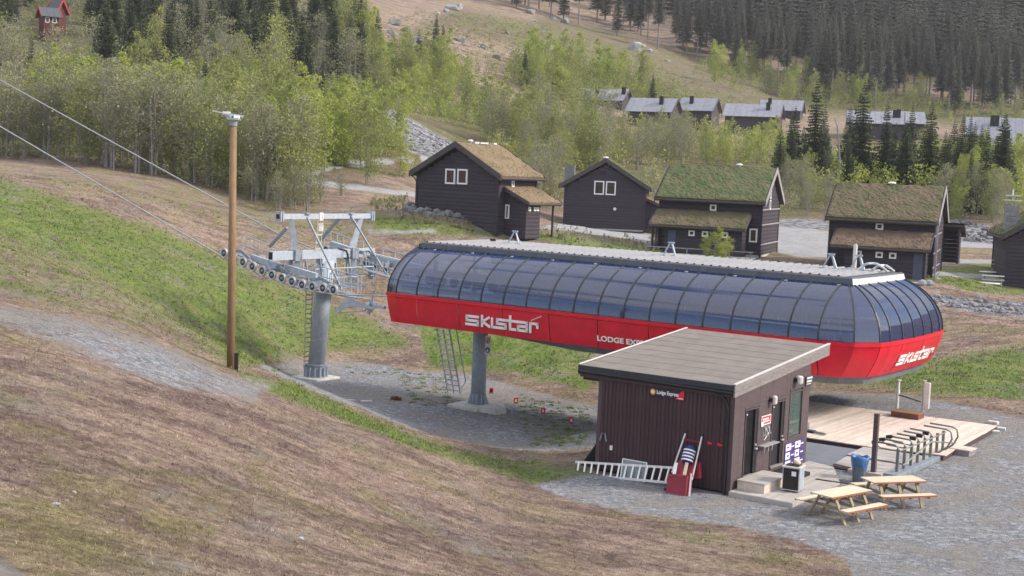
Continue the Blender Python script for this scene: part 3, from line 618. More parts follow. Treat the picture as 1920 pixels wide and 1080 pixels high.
mb = MB(); mb.box(s1_ + .9, s1_ + 2.0, n1_ - 1.2, n1_ - .35, -2.75, -2.08); tag(mb.build('cable_pit_cover', M['concrete'], None, bevel=.03), 'pale concrete pit cover beside the footing of the station column', 'concrete cover'); _c = bpy.data.objects['cable_pit_cover']; _c.location = tuple(site(0, 0, 0)); _c.rotation_euler = (0, 0, SA)
# logos
mb = MB(); logo_strokes(mb, 3.95, .50, .115, .03); lg = mb.build('word_logo', M['offwhite'], sta); lg.location = (4.18, .12, 2.33)
lg.rotation_euler = (math.radians(13), 0, 0)
mb = MB(); logo_strokes(mb, 4.1, .44, .10, .03); lg = mb.build('word_logo', M['offwhite'], sta); lg.location = (S_END - .17, 3.3, 2.36); lg.rotation_euler = (math.radians(21), 0, PI / 2)
o = inst('lift_name_lettering', text_mesh('LODGE EXPRESS', .23, .012, M['offwhite']), sta, (11.2, .10, 2.36), (PI / 2 + .22, 0, 0)); o.scale = (1.25, 1, 1)
mb = MB(); mb.beam((7.9, -.09, 2.9), (8.45, -.11, 3.14), .035, .035); mb.build('stay_rod', M['alu'], sta)
# cable guide horn sticking out of the entry
hp = lambda x, y, n_=2.3: Vector(on_n(x, y, n_))
mb = MB()
for n_ in (2.05, 2.5):
    a = [hp(*q, n_) for q in ((627, 585), (640, 568), (655, 556), (672, 566), (690, 573), (703, 576))]; b_ = [hp(*q, n_) for q in ((630, 588), (645, 578), (662, 574), (680, 578), (695, 580), (703, 582))]
    mb.add(a + b_, [(i, i + 1, i + 7, i + 6) for i in range(5)])
mb.beam(hp(625, 588, 2.3), hp(684, 583, 2.3), .05, .05); mb.beam(hp(684, 583, 2.3), hp(690, 574, 2.3), .05, .05)
mb.beam(hp(640, 568, 2.05), hp(640, 568, 2.5), .03, .1); mb.build('cable_guide_horn', M['galv'], sta)
mb = MB(); mb.beam(hp(692, 562), hp(704, 575), .10, .14); mb.beam(hp(690, 586), hp(704, 573), .12, .16); mb.beam(hp(703, 574), hp(722, 577), .14, .16); mb.tube([hp(690, 574), hp(696, 574)], .2, 12)
mb.beam(hp(700, 545), hp(696, 570), .06, .06); mb.beam(hp(640, 577, 2.6), hp(715, 572, 2.6), .04, .04); mb.build('entry_bracket', M['galv'], sta)

# signs on the column
sg = thing('safety_sign', tuple(site(s1_ + .44, n1_ - .52, .0)), SA, 'tall white sign board with two round pictograms strapped to the station column', 'sign')
cx, cz = on_n(915, 648, n1_ - .52)[0] - s1_ - .44, on_n(915, 648, n1_ - .52)[2]
mb = MB(); mb.box(cx - .16, cx + .16, -.02, 0, cz - .48, cz + .48); mb.build('board', M['white'], sg)
for dz_, mm, inn in ((.24, 'signred', True), (-.22, 'signblue', False)):
    mb = MB(); mb.lathe([(.14, 0), (.14, .006)], 20); o = mb.build('round_pictogram', M[mm], sg); o.location = (cx, -.022, cz + dz_); o.rotation_euler = (PI / 2, 0, 0)
    mb = MB(); mb.lathe([(.095 if inn else .05, 0), (.095 if inn else .05, .004)], 20)
    if inn: mb.mi = 1; mb.box(-.11, .11, -.015, .015, .004, .008, Matrix.Rotation(.8, 3, 'Z')); mb.box(-.03, .03, -.07, .05, .004, .007)
    else: mb.box(-.07, .07, -.08, -.045, .0, .006)
    q = mb.build('symbol', [M['white'], M['black'] if inn else M['white']], o); q.location = (0, 0, .007)
# caged ladder up to the station
ld = thing('caged_ladder', tuple(site(0, 0, 0)), SA, 'inclined galvanised access ladder with safety handrail rising under the red station', 'ladder')
lb, lt = Vector((-.55, 6.5, -2.35)), Vector((-.75, 4.4, 2.0)); lw = Vector((.62, 0, 0))
lb = Vector(on_n(852, 738, 6.5)); lt = Vector(on_n(826, 612, 5.0)); lt.z = max(lt.z, 1.9)
for k in (-.5, 0, .5): mb = MB(); mb.beam(lb + lw * k * 1.3, lt + lw * k * 1.3, .05, .08); mb.build('stringer', M['galv'], ld)
for k in range(15):
    p_ = lb.lerp(lt, (k + .7) / 15.); mb = MB(); mb.beam(p_ - lw * .65, p_ + lw * .65, .10, .08); mb.build('rung', M['edgewhite'], ld)
mb = MB(); hr = [lb + lw * 1.25 + Vector((0, -.1, .75)), lt + lw * 1.25 + Vector((0, -.1, .5))]; mb.tube(hr, .03, 6); mb.tube([hr[0], lb + lw * .65 + Vector((0, 0, .3))], .02, 5); mb.build('handrail', M['galv'], ld)
mb = MB(); mb.tube([lb - lw * .8, lb - lw * .6 + Vector((.1, -.5, -.15)), lb + lw * 1.2 + Vector((.2, -.7, -.15))], .035, 6); mb.build('ladder_foot', M['galv_dark'], ld)

# ================================================================== LIFT TOWER
TN = 5.6; tb = on_n(592, 712, TN); TS = tb[0]
tw = thing('lift_tower', tuple(site(0, 0, 0)), SA, 'grey tubular lift tower with wide crossarms, sheave trains and maintenance walkways', 'lift tower')
mb = MB(); TT = (TS + .5, TN, 4.1)
mb.tube([(TS + .02, TN, -1.75), TT], .46, 32); c = mb.build('tower_tube', M['galv'], tw, smooth=True)
for z in (-.1, 1.6):
    mb = MB(); mb.tube([(TS + .02 + (z + 1.75) * .08 + .475 * math.cos(a), TN + .475 * math.sin(a), z + .35 * (a / PI)) for a in [k * PI / 16 - PI for k in range(33)]], .012, 5); mb.build('weld_seam', M['alu'], c)
mb = MB(); mb.lathe([(.62, 0), (.62, .07), (.54, .08), (.54, .62), (.60, .63), (.60, .70), (.47, .71)], 30, (TS, TN, -2.31)); mb.build('bolted_flange', M['galv_dark'], tw)
for k in range(14):
    a = k * 2 * PI / 14; mb = MB(); mb.box(-.02, .02, 0, .12, 0, .62); o = mb.build('gusset', M['galv'], tw); o.location = (TS + .54 * math.cos(a), TN + .54 * math.sin(a), -2.38); o.rotation_euler = (0, 0, a - PI / 2)
mb = MB(); mb.box(TS - .95, TS + .95, TN - .95, TN + .95, -2.9, -2.30); mb.build('concrete_footing', M['concrete'], tw, bevel=.03)
V3 = lambda x, y, n_: Vector(on_n(x, y, n_))
# lower crossarm, upper crossarm, posts. crossarms run along n at s = const
def ons(px, py, s_):
    r = ray(px, py); t_ = ((ST + s_ * AX - CAM) @ AX) / (r @ AX); p = CAM + t_ * r; return Vector((s_, float((p - ST) @ NX), float(p[2])))
s0_ = TS + .5
lo0, lo1 = ons(507, 489, s0_), ons(699, 464, s0_); up0_, up1_ = ons(522, 409, s0_), ons(697, 402, s0_)
lo0.z = lo1.z = (lo0.z + lo1.z) / 2; up0_.z = up1_.z = (up0_.z + up1_.z) / 2
mb = MB(); mb.beam(lo0, lo1, .34, .46); ca = mb.build('lower_crossarm', M['galv'], tw)
mb = MB(); mb.beam(lo0 + Vector((0, -.006, 0)), lo0 + Vector((0, .02, 0)), .26, .36); mb.build('open_end', M['black'], ca)
mb = MB(); mb.box(s0_ - .24, s0_ + .24, TN - .55, TN + .55, lo0.z - .5, lo0.z - .23); mb.build('saddle', M['galv'], tw)
mb = MB(); mb.beam(up0_, up1_, .26, .27); ua = mb.build('upper_crossarm', M['galv'], tw)
for e, sg_ in ((up0_, 1), (up1_, -1)):
    for d in (0, .16):
        mb = MB(); mb.box(e.x - .22, e.x + .22, e.y + sg_ * d - .03, e.y + sg_ * d + .03, e.z - .26, e.z + .26); mb.build('end_flange', M['galv'], ua)
    mb = MB(); mb.box(e.x - .12, e.x + .12, e.y - sg_ * .045, e.y, e.z - .12, e.z + .12); mb.build('open_end', M['black'], ua)
for a, b_, nm in (((553, 474), (547, 414), 0), ((660, 468), (677, 410), 1)):
    A_, B_ = ons(*a, s0_), ons(*b_, s0_); mb = MB(); mb.tube([(A_.x, A_.y, lo0.z + .2), (B_.x, B_.y, up0_.z - .13)], [.25, .17], 4); mb.build('post', M['galv'], tw)
    mb = MB(); mb.box(A_.x - .3, A_.x + .3, A_.y - .25, A_.y + .25, lo0.z - .30, lo0.z + .28); mb.build('clamp_block', M['galv_dark'], tw)
    mb = MB(); mb.beam((A_.x + .1, A_.y + .1, lo0.z - .2), (A_.x + .15, A_.y + .15, lo0.z - 1.55), .16, .3); mb.build('hanger', M['galv'], tw)
    mb = MB(); mb.beam((A_.x - .1, A_.y - .2, lo0.z - .2), (A_.x - .1, A_.y - .2, lo0.z - 1.3), .1, .2); mb.build('hanger', M['galv_dark'], tw)
for (x0, y0), (x1, y1), toff in (((573, 402), (641, 543), 1), ((655, 399), (724, 514), 1), ((538, 427), (505, 463), 0), ((636, 410), (602, 449), 0)):
    A_ = ons(x0, y0, s0_) ; A_.z = min(A_.z, up0_.z + .15)
    B_ = V3(x1, y1, A_.y + (.0 if toff else 0)); mb = MB(); mb.beam(A_, B_, .09 if toff else .14, .09 if toff else .12)
    mb.build('diagonal_brace', M['galv_dark'], tw)
    if toff: mb = MB(); mb.box(A_.x - .25, A_.x + .25, A_.y - .16, A_.y + .16, up0_.z + .12, up0_.z + .2); mb.build('brace_bracket', M['galv_dark'], tw)
mb = MB(); nn = ons(599, 405, s0_).y; mb.box(s0_ + .13, s0_ + .16, nn - .13, nn + .13, up0_.z - .22, up0_.z + .2); pl_ = mb.build('number_plate', M['white'], tw)
o = inst('number', text_mesh('1', .24, .002, M['black']), pl_, (s0_ + .163, nn - .05, up0_.z - .13), (PI / 2, 0, PI / 2))
for k, (x, y) in enumerate(((601, 420), (599, 440), (596, 455), (597, 466))):
    q = ons(x, y, s0_ + .2); mb = MB(); mb.box(q.x - .02, q.x + .02, q.y - .2, q.y + .2, q.z - .03, q.z + .03); mb.build('ladder_rung', M['yellow'], tw)
mb = MB(); q = ons(601, 428, s0_ + .2); mb.box(q.x - .05, q.x + .05, q.y - .18, q.y + .18, q.z - .16, q.z + .16); mb.build('junction_box', M['alu'], tw)
mb = MB(); a, b_ = ons(601, 412, s0_ + .2), ons(596, 470, s0_ + .2)
for d in (-.2, .2): mb.beam(a + Vector((0, d, 0)), b_ + Vector((0, d, 0)), .03, .03)
mb.build('upper_ladder_rails', M['yellow'], tw)
# ladder on the tube
mb = MB(); l0, l1 = Vector((TS - .38, TN - .9, -2.2)), Vector((TS + .05, TN - .9, 3.9)); l0 = ons(578, 690, TS - .3); l1 = ons(584, 495, TS - .1)
for d in (-.24, .24): mb.beam(l0 + Vector((-.1, d, 0)), l1 + Vector((-.1, d, 0)), .06, .06)
mb.build('ladder_rails', M['yellow'], tw)
for k in range(22): p_ = l0.lerp(l1, (k + .5) / 22); mb = MB(); mb.beam(p_ - Vector((.1, .24, 0)), p_ + Vector((-.1, .24, 0)), .06, .06); mb.build('ladder_rung', M['yellow'], tw)
# sheave trains
prof_near = [(-13.9, 4.27), (-12.1, 3.80), (-10.3, 3.38), (-8.0, 3.02), (-5.9, 2.96)]
def zprof(pr, s_): return float(np.interp(s_, [p[0] for p in pr], [p[1] for p in pr]))
mb = MB(); mb.lathe([(.185, -.06), (.265, -.06), (.265, -.02), (.24, -.015), (.24, .015), (.265, .02), (.265, .06), (.185, .06)], 20, (0, 0, 0), False); mb.mi = 1
mb.lathe([(.08, -.03), (.20, -.03), (.20, .03), (.08, .03)], 20); mb.mi = 2
mb.lathe([(.03, -.10), (.07, -.08), (.09, -.035), (.09, .035), (.07, .08), (.03, .10)], 16)
wheel = mb.mesh('sheave_wheel', [M['sheave'], M['tyre'], M['galv_dark']], False)
def train(n_, pr, cnt, dz):
    ss = np.linspace(pr[0][0], pr[-1][0], cnt)
    for k, s_ in enumerate(ss): inst('sheave_wheel', wheel, tw, (s_, n_, zprof(pr, s_) + dz), (PI / 2, 0, 0))
    for k in range(0, cnt - 1, 2):
        a, b_ = Vector((ss[k], n_ + .12, zprof(pr, ss[k]) + dz)), Vector((ss[k + 1], n_ + .12, zprof(pr, ss[k + 1]) + dz)); m_ = (a + b_) / 2 + Vector((0, 0, .22))
        mb = MB(); mb.beam(a, m_, .06, .14); mb.beam(m_, b_, .06, .14); mb.build('rocker', M['galv'], tw)
    for k in range(0, cnt - 3, 4):
        a, b_ = Vector((ss[k] + .35, n_ + .2, zprof(pr, ss[k] + .35) + dz + .24)), Vector((ss[k + 2] + .35, n_ + .2, zprof(pr, ss[k + 2] + .35) + dz + .24)); m_ = (a + b_) / 2 + Vector((0, 0, .22))
        mb = MB(); mb.beam(a, m_, .08, .16); mb.beam(m_, b_, .08, .16); mb.build('rocker', M['galv_dark'], tw)
train(2.3, prof_near, 12, 0.)
for a, b_ in (((472, 482), (530, 501)), ((536, 501), (594, 518))):
    A_, B_ = V3(*a, 2.75), V3(*b_, 2.75); mb = MB(); mb.beam(A_, B_, .2, .3); mb.build('sheave_beam', M['galv'], tw)
A_ = V3(505, 500, 2.6); mb = MB(); mb.tube([A_ + Vector((-.3, 0, .1)), A_ + Vector((.1, 0, -.15)), A_ + Vector((.7, 0, .0))], .2, 8); mb.build('sheave_pivot', M['galv_dark'], tw)
rope_far_a, rope_far_b = on_n(0, 150, 8.7), on_n(525, 440, 8.7)
prof_far = [(-12.4, 4.4), (-9.5, 3.9), (-6.5, 3.55), (-4.0, 3.35)]
train(8.7, prof_far, 12, 0.)
mb = MB(); mb.beam((-12.2, 8.9, 4.75), (-9.8, 8.9, 4.35), .2, .3); mb.build('sheave_beam', M['galv'], tw)
mb = MB(); mb.beam((-9.2, 8.9, 4.3), (-5.2, 8.9, 3.85), .2, .3); mb.build('sheave_beam', M['galv'], tw)
# walkways with railings
def walkway(name, pts, n_, side, h=1.0, posts=8):
    mb = MB()
    for a, b_ in zip(pts[:-1], pts[1:]): mb.beam((a[0], n_, a[1]), (b_[0], n_, b_[1]), .45, .05)
    d = mb.build(name + '_deck', M['galv_dark'], tw)
    L0, L1 = pts[0][0], pts[-1][0]; ss = np.linspace(L0, L1, posts); zz = np.interp(ss, [p[0] for p in pts], [p[1] for p in pts])
    for s_, z in zip(ss, zz): mb = MB(); mb.tube([(s_, n_ + side, z), (s_, n_ + side, z + h)], .028, 6); mb.build('rail_post', M['galv'], tw)
    for f in (1., .5): mb = MB(); mb.tube([(s_, n_ + side, z + h * f) for s_, z in zip(ss, zz)], .028, 6); mb.build('handrail', M['galv'], tw)
walkway('near_walkway', [(-13.7, 4.2), (-12, 3.85), (-10, 3.45)], 3.2, .25, 1.05, 7)
walkway('near_walkway', [(-9.4, 3.15), (-7.6, 2.85), (-5.3, 2.65)], 3.4, .3, 1.0, 7)
walkway('near_walkway', [(-6.5, 2.7), (-4.6, 2.6)], 2.9, -.25, 1.05, 3)
walkway('far_walkway', [(-13.5, 4.5), (-12, 4.2), (-10.5, 3.9)], 9.5, .2, 1.0, 7)
walkway('far_walkway', [(-9, 3.7), (-6.5, 3.3), (-3.6, 3.1)], 7.6, -.2, 1.0, 8)
walkway('far_walkway', [(-9, 3.7), (-6.5, 3.3), (-3.6, 3.1)], 9.5, .2, 1.0, 7)
mb = MB(); px0, px1, py0, py1, pz = TS + .1, TS + 1.9, 3.3, 7.9, 2.75
mb.box(px0, px1, py0, py1, pz - .05, pz); mb.build('service_platform', M['galv_dark'], tw)
for (x, y) in [(px1, py0 + k * (py1 - py0) / 5) for k in range(6)] + [(px0, py0), (px0, py1)]: mb = MB(); mb.tube([(x, y, pz), (x, y, pz + 1.05)], .028, 6); mb.build('rail_post', M['galv'], tw)
for h_ in (.55, 1.05): mb = MB(); mb.tube([(px0, py0, pz + h_), (px1, py0, pz + h_), (px1, py1, pz + h_), (px0, py1, pz + h_)], .028, 6); mb.build('handrail', M['galv'], tw)
for y in (3.9, 5.0, 6.2, 7.3): mb = MB(); mb.beam((TS + .9, y, pz), (TS + .6, y, lo0.z - .25), .07, .1); mb.build('platform_hanger', M['galv_dark'], tw)
for s_, z in ((-7.6, 3.9), (-5.2, 3.6), (-4.2, 3.5)): mb = MB(); mb.beam((s_, 8.2, z), (s_, 9.2, z), .12, .2); mb.build('train_link', M['galv_dark'], tw)
mb = MB(); mb.beam((s0_ + .05, lo1.y - .2, lo0.z - .25), (s0_ + .2, lo1.y - .2, lo0.z - 1.5), .22, .34); mb.build('hanger', M['galv_dark'], tw)
mb = MB(); mb.tube([(s0_ + .2, 7.9, lo0.z + .05), (s0_ + .4, 8.6, lo0.z + .1), (s0_ + .8, 8.9, lo0.z - .3)], .05, 6); mb.tube([(s0_ + .2, 6.3, lo0.z + .3), (s0_ + .2, 7.0, lo0.z + .15), (s0_ + .2, 7.2, lo0.z - .3)], .04, 6); mb.build('cable_loop', M['black'], tw)
# haul ropes
def rope(pts, label):
    mb = MB(); mb.tube([site(*p) for p in pts], .04, 6); tag(mb.build('haul_rope', M['rope'], None, smooth=True), label, 'steel rope', 'haul ropes of the lift')
a = on_n(0, 237, 2.3); k_ = (a[2] - 4.02) / (a[0] + 13.9)
rope([(-140, 2.3, 4.02 + k_ * (-140 + 13.9)), (a[0], 2.3, a[2]), (-13.9, 2.3, 4.02)] + [(s_, 2.3, zprof(prof_near, s_) - .24) for s_ in np.linspace(-13.2, -5.9, 9)] + [(2, 2.3, 2.95 + .3)], 'nearer haul rope, running from the row of twelve front sheaves up to the left edge')
k2 = (rope_far_a[2] - rope_far_b[2]) / (rope_far_a[0] - rope_far_b[0])
rope([(-140, 8.7, rope_far_a[2] + k2 * (-140 - rope_far_a[0])), rope_far_a, rope_far_b] + [(s_, 8.7, zprof(prof_far, s_) - .24) for s_ in np.linspace(-12, -4, 9)] + [(2, 8.7, 3.3)], 'farther haul rope, passing behind the wooden pole higher up the slope')

# ================================================================== wooden pole on the slope
pb, pt = P(433, 699, 51), P(437.5, 236, 51)
po = thing('wooden_pole', tuple(pb), 0, 'tall brown wooden pole with a metal arm on top, on the grass slope', 'wooden pole')
tp = Vector(pt - pb); mb = MB(); mb.tube([(0, 0, -.6), tuple(tp * .5), tuple(tp)], [.15, .14, .125], 18); o = mb.build('pole_shaft', M['pole'], po, smooth=True)
mb = MB(); mb.lathe([(.15, 0), (.15, .16)], 16, tuple(tp)); mb.build('top_band', M['galv_dark'], po)
mb = MB(); z = tp.z; mb.box(tp.x - .2, tp.x + .22, -.25 + tp.y, .25 + tp.y, z + .22, z + .27); mb.beam((tp.x - .16, tp.y, z + .22), (tp.x - .3, tp.y, z + .42), .05, .07); mb.beam((tp.x - .1, tp.y, z + .2), (tp.x - .12, tp.y, z + .45), .06, .06)
mb.beam((tp.x - .42, tp.y, z + .44), (tp.x + .35, tp.y + .1, z + .36), .07, .09); mb.build('mounting_bracket', M['galv'], po)
mb = MB(); mb.beam((tp.x - .35, tp.y, z + .45), (tp.x - .78, tp.y, z + .52), .1, .05); mb.tube([(tp.x - .4, tp.y, z + .44), (tp.x - .12, tp.y, z + .42)], [.07, .1], 10); mb.build('camera_arm', M['alu'], po)
mb = MB(); mb.tube([(tp.x + .02, tp.y, z + .3), (tp.x + .22, tp.y, z + .3)], .08, 10); mb.build('sensor_box', M['white'], po)
q = P(442.5, 697, 50.6); bx = thing('cable_box', tuple(q), .2, 'narrow black cable box standing at the foot of the wooden pole', 'cable box')
mb = MB(); mb.box(-.075, .075, -.06, .06, -.2, .66); mb.build('housing', M['black'], bx, bevel=.01); mb = MB(); mb.box(-.085, .085, -.07, .07, .66, .69); mb.build('lid', M['black'], bx)
# ================================================================== TICKET HUT
HA = math.radians(-34.5); HO = np.array([6.77, 40.99, 0]); HU = np.array([math.cos(HA), math.sin(HA), 0]); HV = np.array([-math.sin(HA), math.cos(HA), 0])
def FR(px, py, y):       # point on the plane parallel to the hut front at depth y, in hut coordinates
    r = ray(px, py); t_ = ((HO + HV * y - CAM) @ HV) / (r @ HV); p = CAM + t_ * r - HO; return Vector((float(p @ HU), y, float(p[2])))
def HW(x, y, z=0): return tuple(HO + HU * x + HV * y + np.array([0, 0, z]))
HL, HWD = 4.60, 5.72
rz_ = lambda y: 3.34 + .0885 * (y + .1)        # roof top height
hut = thing('ticket_hut', tuple(HO), HA, 'dark brown boarded lift hut with a grey felt mono-pitch roof beside the wooden deck', 'hut')
mb = MB(); c_ = [(-HL + .03, .03), (-.03, .03), (-.03, HWD), (-HL + .03, HWD)]
vs = [(x, y, -.3) for x, y in c_] + [(x, y, rz_(y) - .33) for x, y in c_]
mb.add(vs, [(0, 1, 2, 3), (4, 5, 6, 7), (0, 1, 5, 4), (1, 2, 6, 5), (2, 3, 7, 6), (3, 0, 4, 7)]); mb.build('wall_core', M['black'], hut)
nb = 34; bw = HL / nb
mb = MB(); mb.box(.006, bw - .006, -.045, .0, .08, 3.0); wide = mb.mesh('wall_board', M['brownboard'])
mb = MB(); mb.box(-.02, .02, -.07, -.045, .08, 3.0); lath = mb.mesh('cover_lath', M['brownboard'])
for k in range(nb):
    inst('wall_board', wide, hut, (-HL + k * bw, 0, 0))
    if k: inst('cover_lath', lath, hut, (-HL + k * bw, 0, 0))
for x in (-HL - .02, -.02):
    mb = MB(); mb.box(x - .06, x + .08, -.06, .07, 0, 3.0); mb.build('corner_board', M['brownflat'], hut)
mb = MB(); mb.box(-HL - .75, .06, -.12, -.075, 2.96, 3.12); mb.build('eave_board', M['brownboard'], hut)
mb = MB(); mb.box(-HL - .7, -HL + .02, .0, .12, 2.86, 3.05); mb.build('eave_beam', M['black'], hut)
# side cladding in panels round the doors and window
def side(y0, y1, z0, z1, m_='brownflat', name='wall_panel'):
    mb = MB(); t0, t1 = (z1, z1) if z1 else (rz_(y0) - .34, rz_(y1) - .34)
    mb.add([(x, y, z) for x in (0.0, .03) for y, z in ((y0 + .004, z0), (y1 - .004, z0), (y1 - .004, t1), (y0 + .004, t0))], [(0, 1, 2, 3), (7, 6, 5, 4), (0, 4, 5, 1), (1, 5, 6, 2), (2, 6, 7, 3), (3, 7, 4, 0)]); return mb.build(name, M[m_], hut)
for a, b_ in ((.05, .42), (.42, .76), (1.80, 2.26), (2.26, 2.73), (3.80, 4.10), (5.16, HWD)): side(a, b_, .05, None)
for a, b_ in ((.76, 1.80), (2.73, 3.80)): side(a, b_, 2.50, None); side(a, b_, .05, .34)
side(4.10, 5.16, 2.78, None); side(4.10, 5.16, .05, 1.12)
mb = MB(); mb.box(.03, .05, .05, HWD, 2.62, 2.66); mb.build('drip_lath', M['brownflat'], hut)
for k, (a, b_) in enumerate(((.80, 1.76), (2.77, 3.76))):
    d = MB(); d.box(-.06, -.03, a + .04, b_ - .04, .42, 2.44); dd = d.build('door', M['door'], hut)
    for (y0, y1, z0, z1) in ((a, a + .045, .38, 2.48), (b_ - .045, b_, .38, 2.48), (a + .045, b_ - .045, 2.44, 2.48)):
        f_ = MB(); f_.box(-.03, .045, y0, y1, z0, z1); f_.build('door_frame', M['brownflat'], dd)
    f_ = MB(); f_.box(-.028, .03, b_ - .24, b_ - .05, .42, 2.43); f_.build('dark_reveal', M['black'], dd)
    f_ = MB(); f_.box(-.03, .09, a + .02, b_ - .02, .36, .41); f_.build('threshold', M['greywood'], dd)
    f_ = MB(); f_.box(.03, .07, b_ - .20, b_ - .12, 1.28, 1.33); f_.box(.03, .09, b_ - .2, b_ - .06, 1.16, 1.20); f_.build('door_handle', M['alu'], dd)
    f_ = MB(); f_.tube([(-.02, a + .07, 2.33), (.06, a + .07, 2.33)], .025, 8); f_.build('hinge_cap', M['white'], dd)
# window
wn = MB(); wn.box(.0, .012, 4.14, 5.12, 1.16, 2.74); wo_ = wn.build('office_window', M['pane'], hut)
for q in ((4.10, 4.15, 1.12, 2.78), (5.10, 5.17, 1.12, 2.78), (4.15, 5.10, 1.12, 1.17), (4.15, 5.10, 2.73, 2.78)):
    f_ = MB(); f_.box(-.02, .05, *q); f_.build('window_frame', M['brownflat'], wo_)
f_ = MB(); f_.box(-.03, -.02, 4.15, 5.1, 1.17, 2.73); f_.build('dim_interior', mat('dim_green_interior', (.16, .2, .19), (.34, .40, .38), 2.2, .8, stretch=(1, 6, .6)), wo_)
f_ = MB(); f_.box(-.018, -.006, 4.2, 5.05, 1.6, 1.66); f_.box(-.018, -.006, 4.3, 4.6, 1.3, 1.4); f_.box(-.018, -.006, 4.15, 5.1, 1.2, 1.26); f_.build('desk_edge', M['white'], wo_)
# shelf with hooks, signs, lamps
f_ = MB(); f_.box(.03, .24, 1.85, 3.0, 1.2, 1.235); sh_ = f_.build('wall_shelf', M['palebarge'], hut)
for k in range(3): f_ = MB(); f_.beam((.20, 1.95 + k * .28, 1.2), (.18, 1.95 + k * .28, 1.02), .04, .05); f_.build('hook', M['palebarge'], sh_)
f_ = MB(); f_.box(.03, .045, 1.95, 2.66, 1.84, 2.14); rs = f_.build('red_sign', M['signred'], hut)
f_ = MB(); 
for q in ((1.95, 2.66, 1.84, 1.87), (1.95, 2.66, 2.11, 2.14), (1.95, 1.98, 1.87, 2.11), (2.63, 2.66, 1.87, 2.11)): f_.box(.046, .05, *q)
f_.build('sign_border', M['white'], rs)
f_ = MB(); f_.box(.046, .05, 2.05, 2.5, 2.0, 2.05); f_.box(.046, .05, 2.1, 2.56, 1.93, 1.97); f_.build('sign_text_lines', M['white'], rs)
f_ = MB(); f_.box(.05, .06, 1.93, 2.12, 1.82, 1.96); f_.build('paper_note', M['white'], rs)
f_ = MB()
for k in range(9):
    y = 2.05 + .5 * RNG.random(); z = 1.78 - .35 * RNG.random(); f_.tube([(.05, y, 1.82), (.08, y + .05, z), (.06, y + .12, z + .05)], .012, 5)
f_.tube([(.05, 1.95, 1.55), (.06, 2.2, 1.36), (.05, 2.6, 1.58)], .006, 4); f_.build('hanging_straps', M['alu'], hut)
for y, z, w_ in ((2.55, 2.6, .09), (4.45, 3.04, .12)):
    f_ = MB(); f_.box(.03, .14, y - .12, y - .04, z - .06, z + .06); l_ = f_.build('wall_lamp', M['black'], hut)
    f_ = MB(); f_.lathe([(w_ * .6, -.14), (w_, -.10), (w_, .1), (w_ * .6, .14)], 12, (.17, y + .02, z)); f_.build('lamp_globe', M['edgewhite'], l_)
f_ = MB(); f_.box(.05, .07, 5.28, 5.86, 2.74, 3.06); ns = f_.build('name_sign', M['fascia'], hut)
for k, z in enumerate((2.97, 2.86, 2.79)):
    f_ = MB(); f_.box(.071, .075, 5.34, 5.78 - .05 * k, z, z + (.05 if k < 2 else .02)); f_.build('text_line', M['white'], ns)
# posters under the window
f_ = MB(); f_.box(.035, .05, 3.92, 5.42, .14, 1.0); ps = f_.build('price_poster', M['purple'], hut)
for r_ in range(3):
    for c2_ in range(2):
        f_ = MB(); y0 = 3.97 + c2_ * .75; z0 = .18 + r_ * .28; f_.box(.051, .054, y0, y0 + .42 - .08 * (r_ == 1), z0, z0 + .22); f_.build('print_field', M['white'], ps)
        f_ = MB(); f_.box(.051, .054, y0 + .45, y0 + .68, z0 + .08, z0 + .12); f_.build('print_line', M['white'], ps)
        f_ = MB(); f_.box(.0545, .056, y0 + .1, y0 + .25, z0 + .08, z0 + .14); f_.build('print_mark', M['signblue'], ps)
# downpipe
f_ = MB(); f_.tube([(-.5, -.16, 3.0), (-.32, -.16, 2.95), (-.2, -.13, 2.78), (-.13, -.13, 2.6), (-.13, -.13, .02)], .045, 8); dp = f_.build('downpipe', M['black'], hut)
for z in (1.9, .6): f_ = MB(); f_.box(-.19, -.07, -.18, -.07, z, z + .03); f_.build('pipe_clip', M['black'], dp)
f_ = MB(); f_.tube([(-HL - .78, -.17, 3.14), (.03, -.17, 3.10)], .06, 8); f_.build('gutter', M['black'], hut)
# roof
RX0, RX1, RY0, RY1 = -HL - .78, .10, -.18, 7.1
f_ = MB(); vs = [(x, y, rz_(y) + d) for d in (-.20, -.01) for x, y in ((RX0 + .04, RY0 + .02), (RX1 - .05, RY0 + .02), (RX1 - .05, RY1 - .03), (RX0 + .04, RY1 - .03))]
f_.add(vs, [(0, 1, 2, 3), (4, 5, 6, 7), (0, 1, 5, 4), (1, 2, 6, 5), (2, 3, 7, 6), (3, 0, 4, 7)]); roof = f_.build('roof', M['fascia'], hut)
ns_ = 9; sw_ = (RY1 - RY0) / ns_
for k in range(ns_):
    y0, y1 = RY0 + k * sw_, RY0 + (k + 1) * sw_ - .0; x0, x1 = RX0 + .05, RX1 - .06
    f_ = MB(); z0, z1 = rz_(y0), rz_(y1); f_.add([(x0, y0 + .012, z0 + .010), (x1, y0 + .012, z0 + .010), (x1, y1, z1 + .004), (x0, y1, z1 + .004), (x0, y0 + .012, z0 - .01), (x1, y0 + .012, z0 - .01)], [(0, 1, 2, 3), (4, 5, 1, 0)])
    f_.build('felt_strip', M['felt'], roof)
for k in range(3):     # layered grey fascia on the door side
    f_ = MB(); h0 = -.36 + k * .125; f_.add([(x, y, rz_(y) + h) for x in (RX1 - .05, RX1) for y, h in ((RY0, h0), (RY1, h0), (RY1, h0 + .119), (RY0, h0 + .119))], [(0, 1, 2, 3), (7, 6, 5, 4), (0, 4, 5, 1), (1, 5, 6, 2), (2, 6, 7, 3), (3, 7, 4, 0)]); f_.build('fascia_board', M['greywood'], roof)
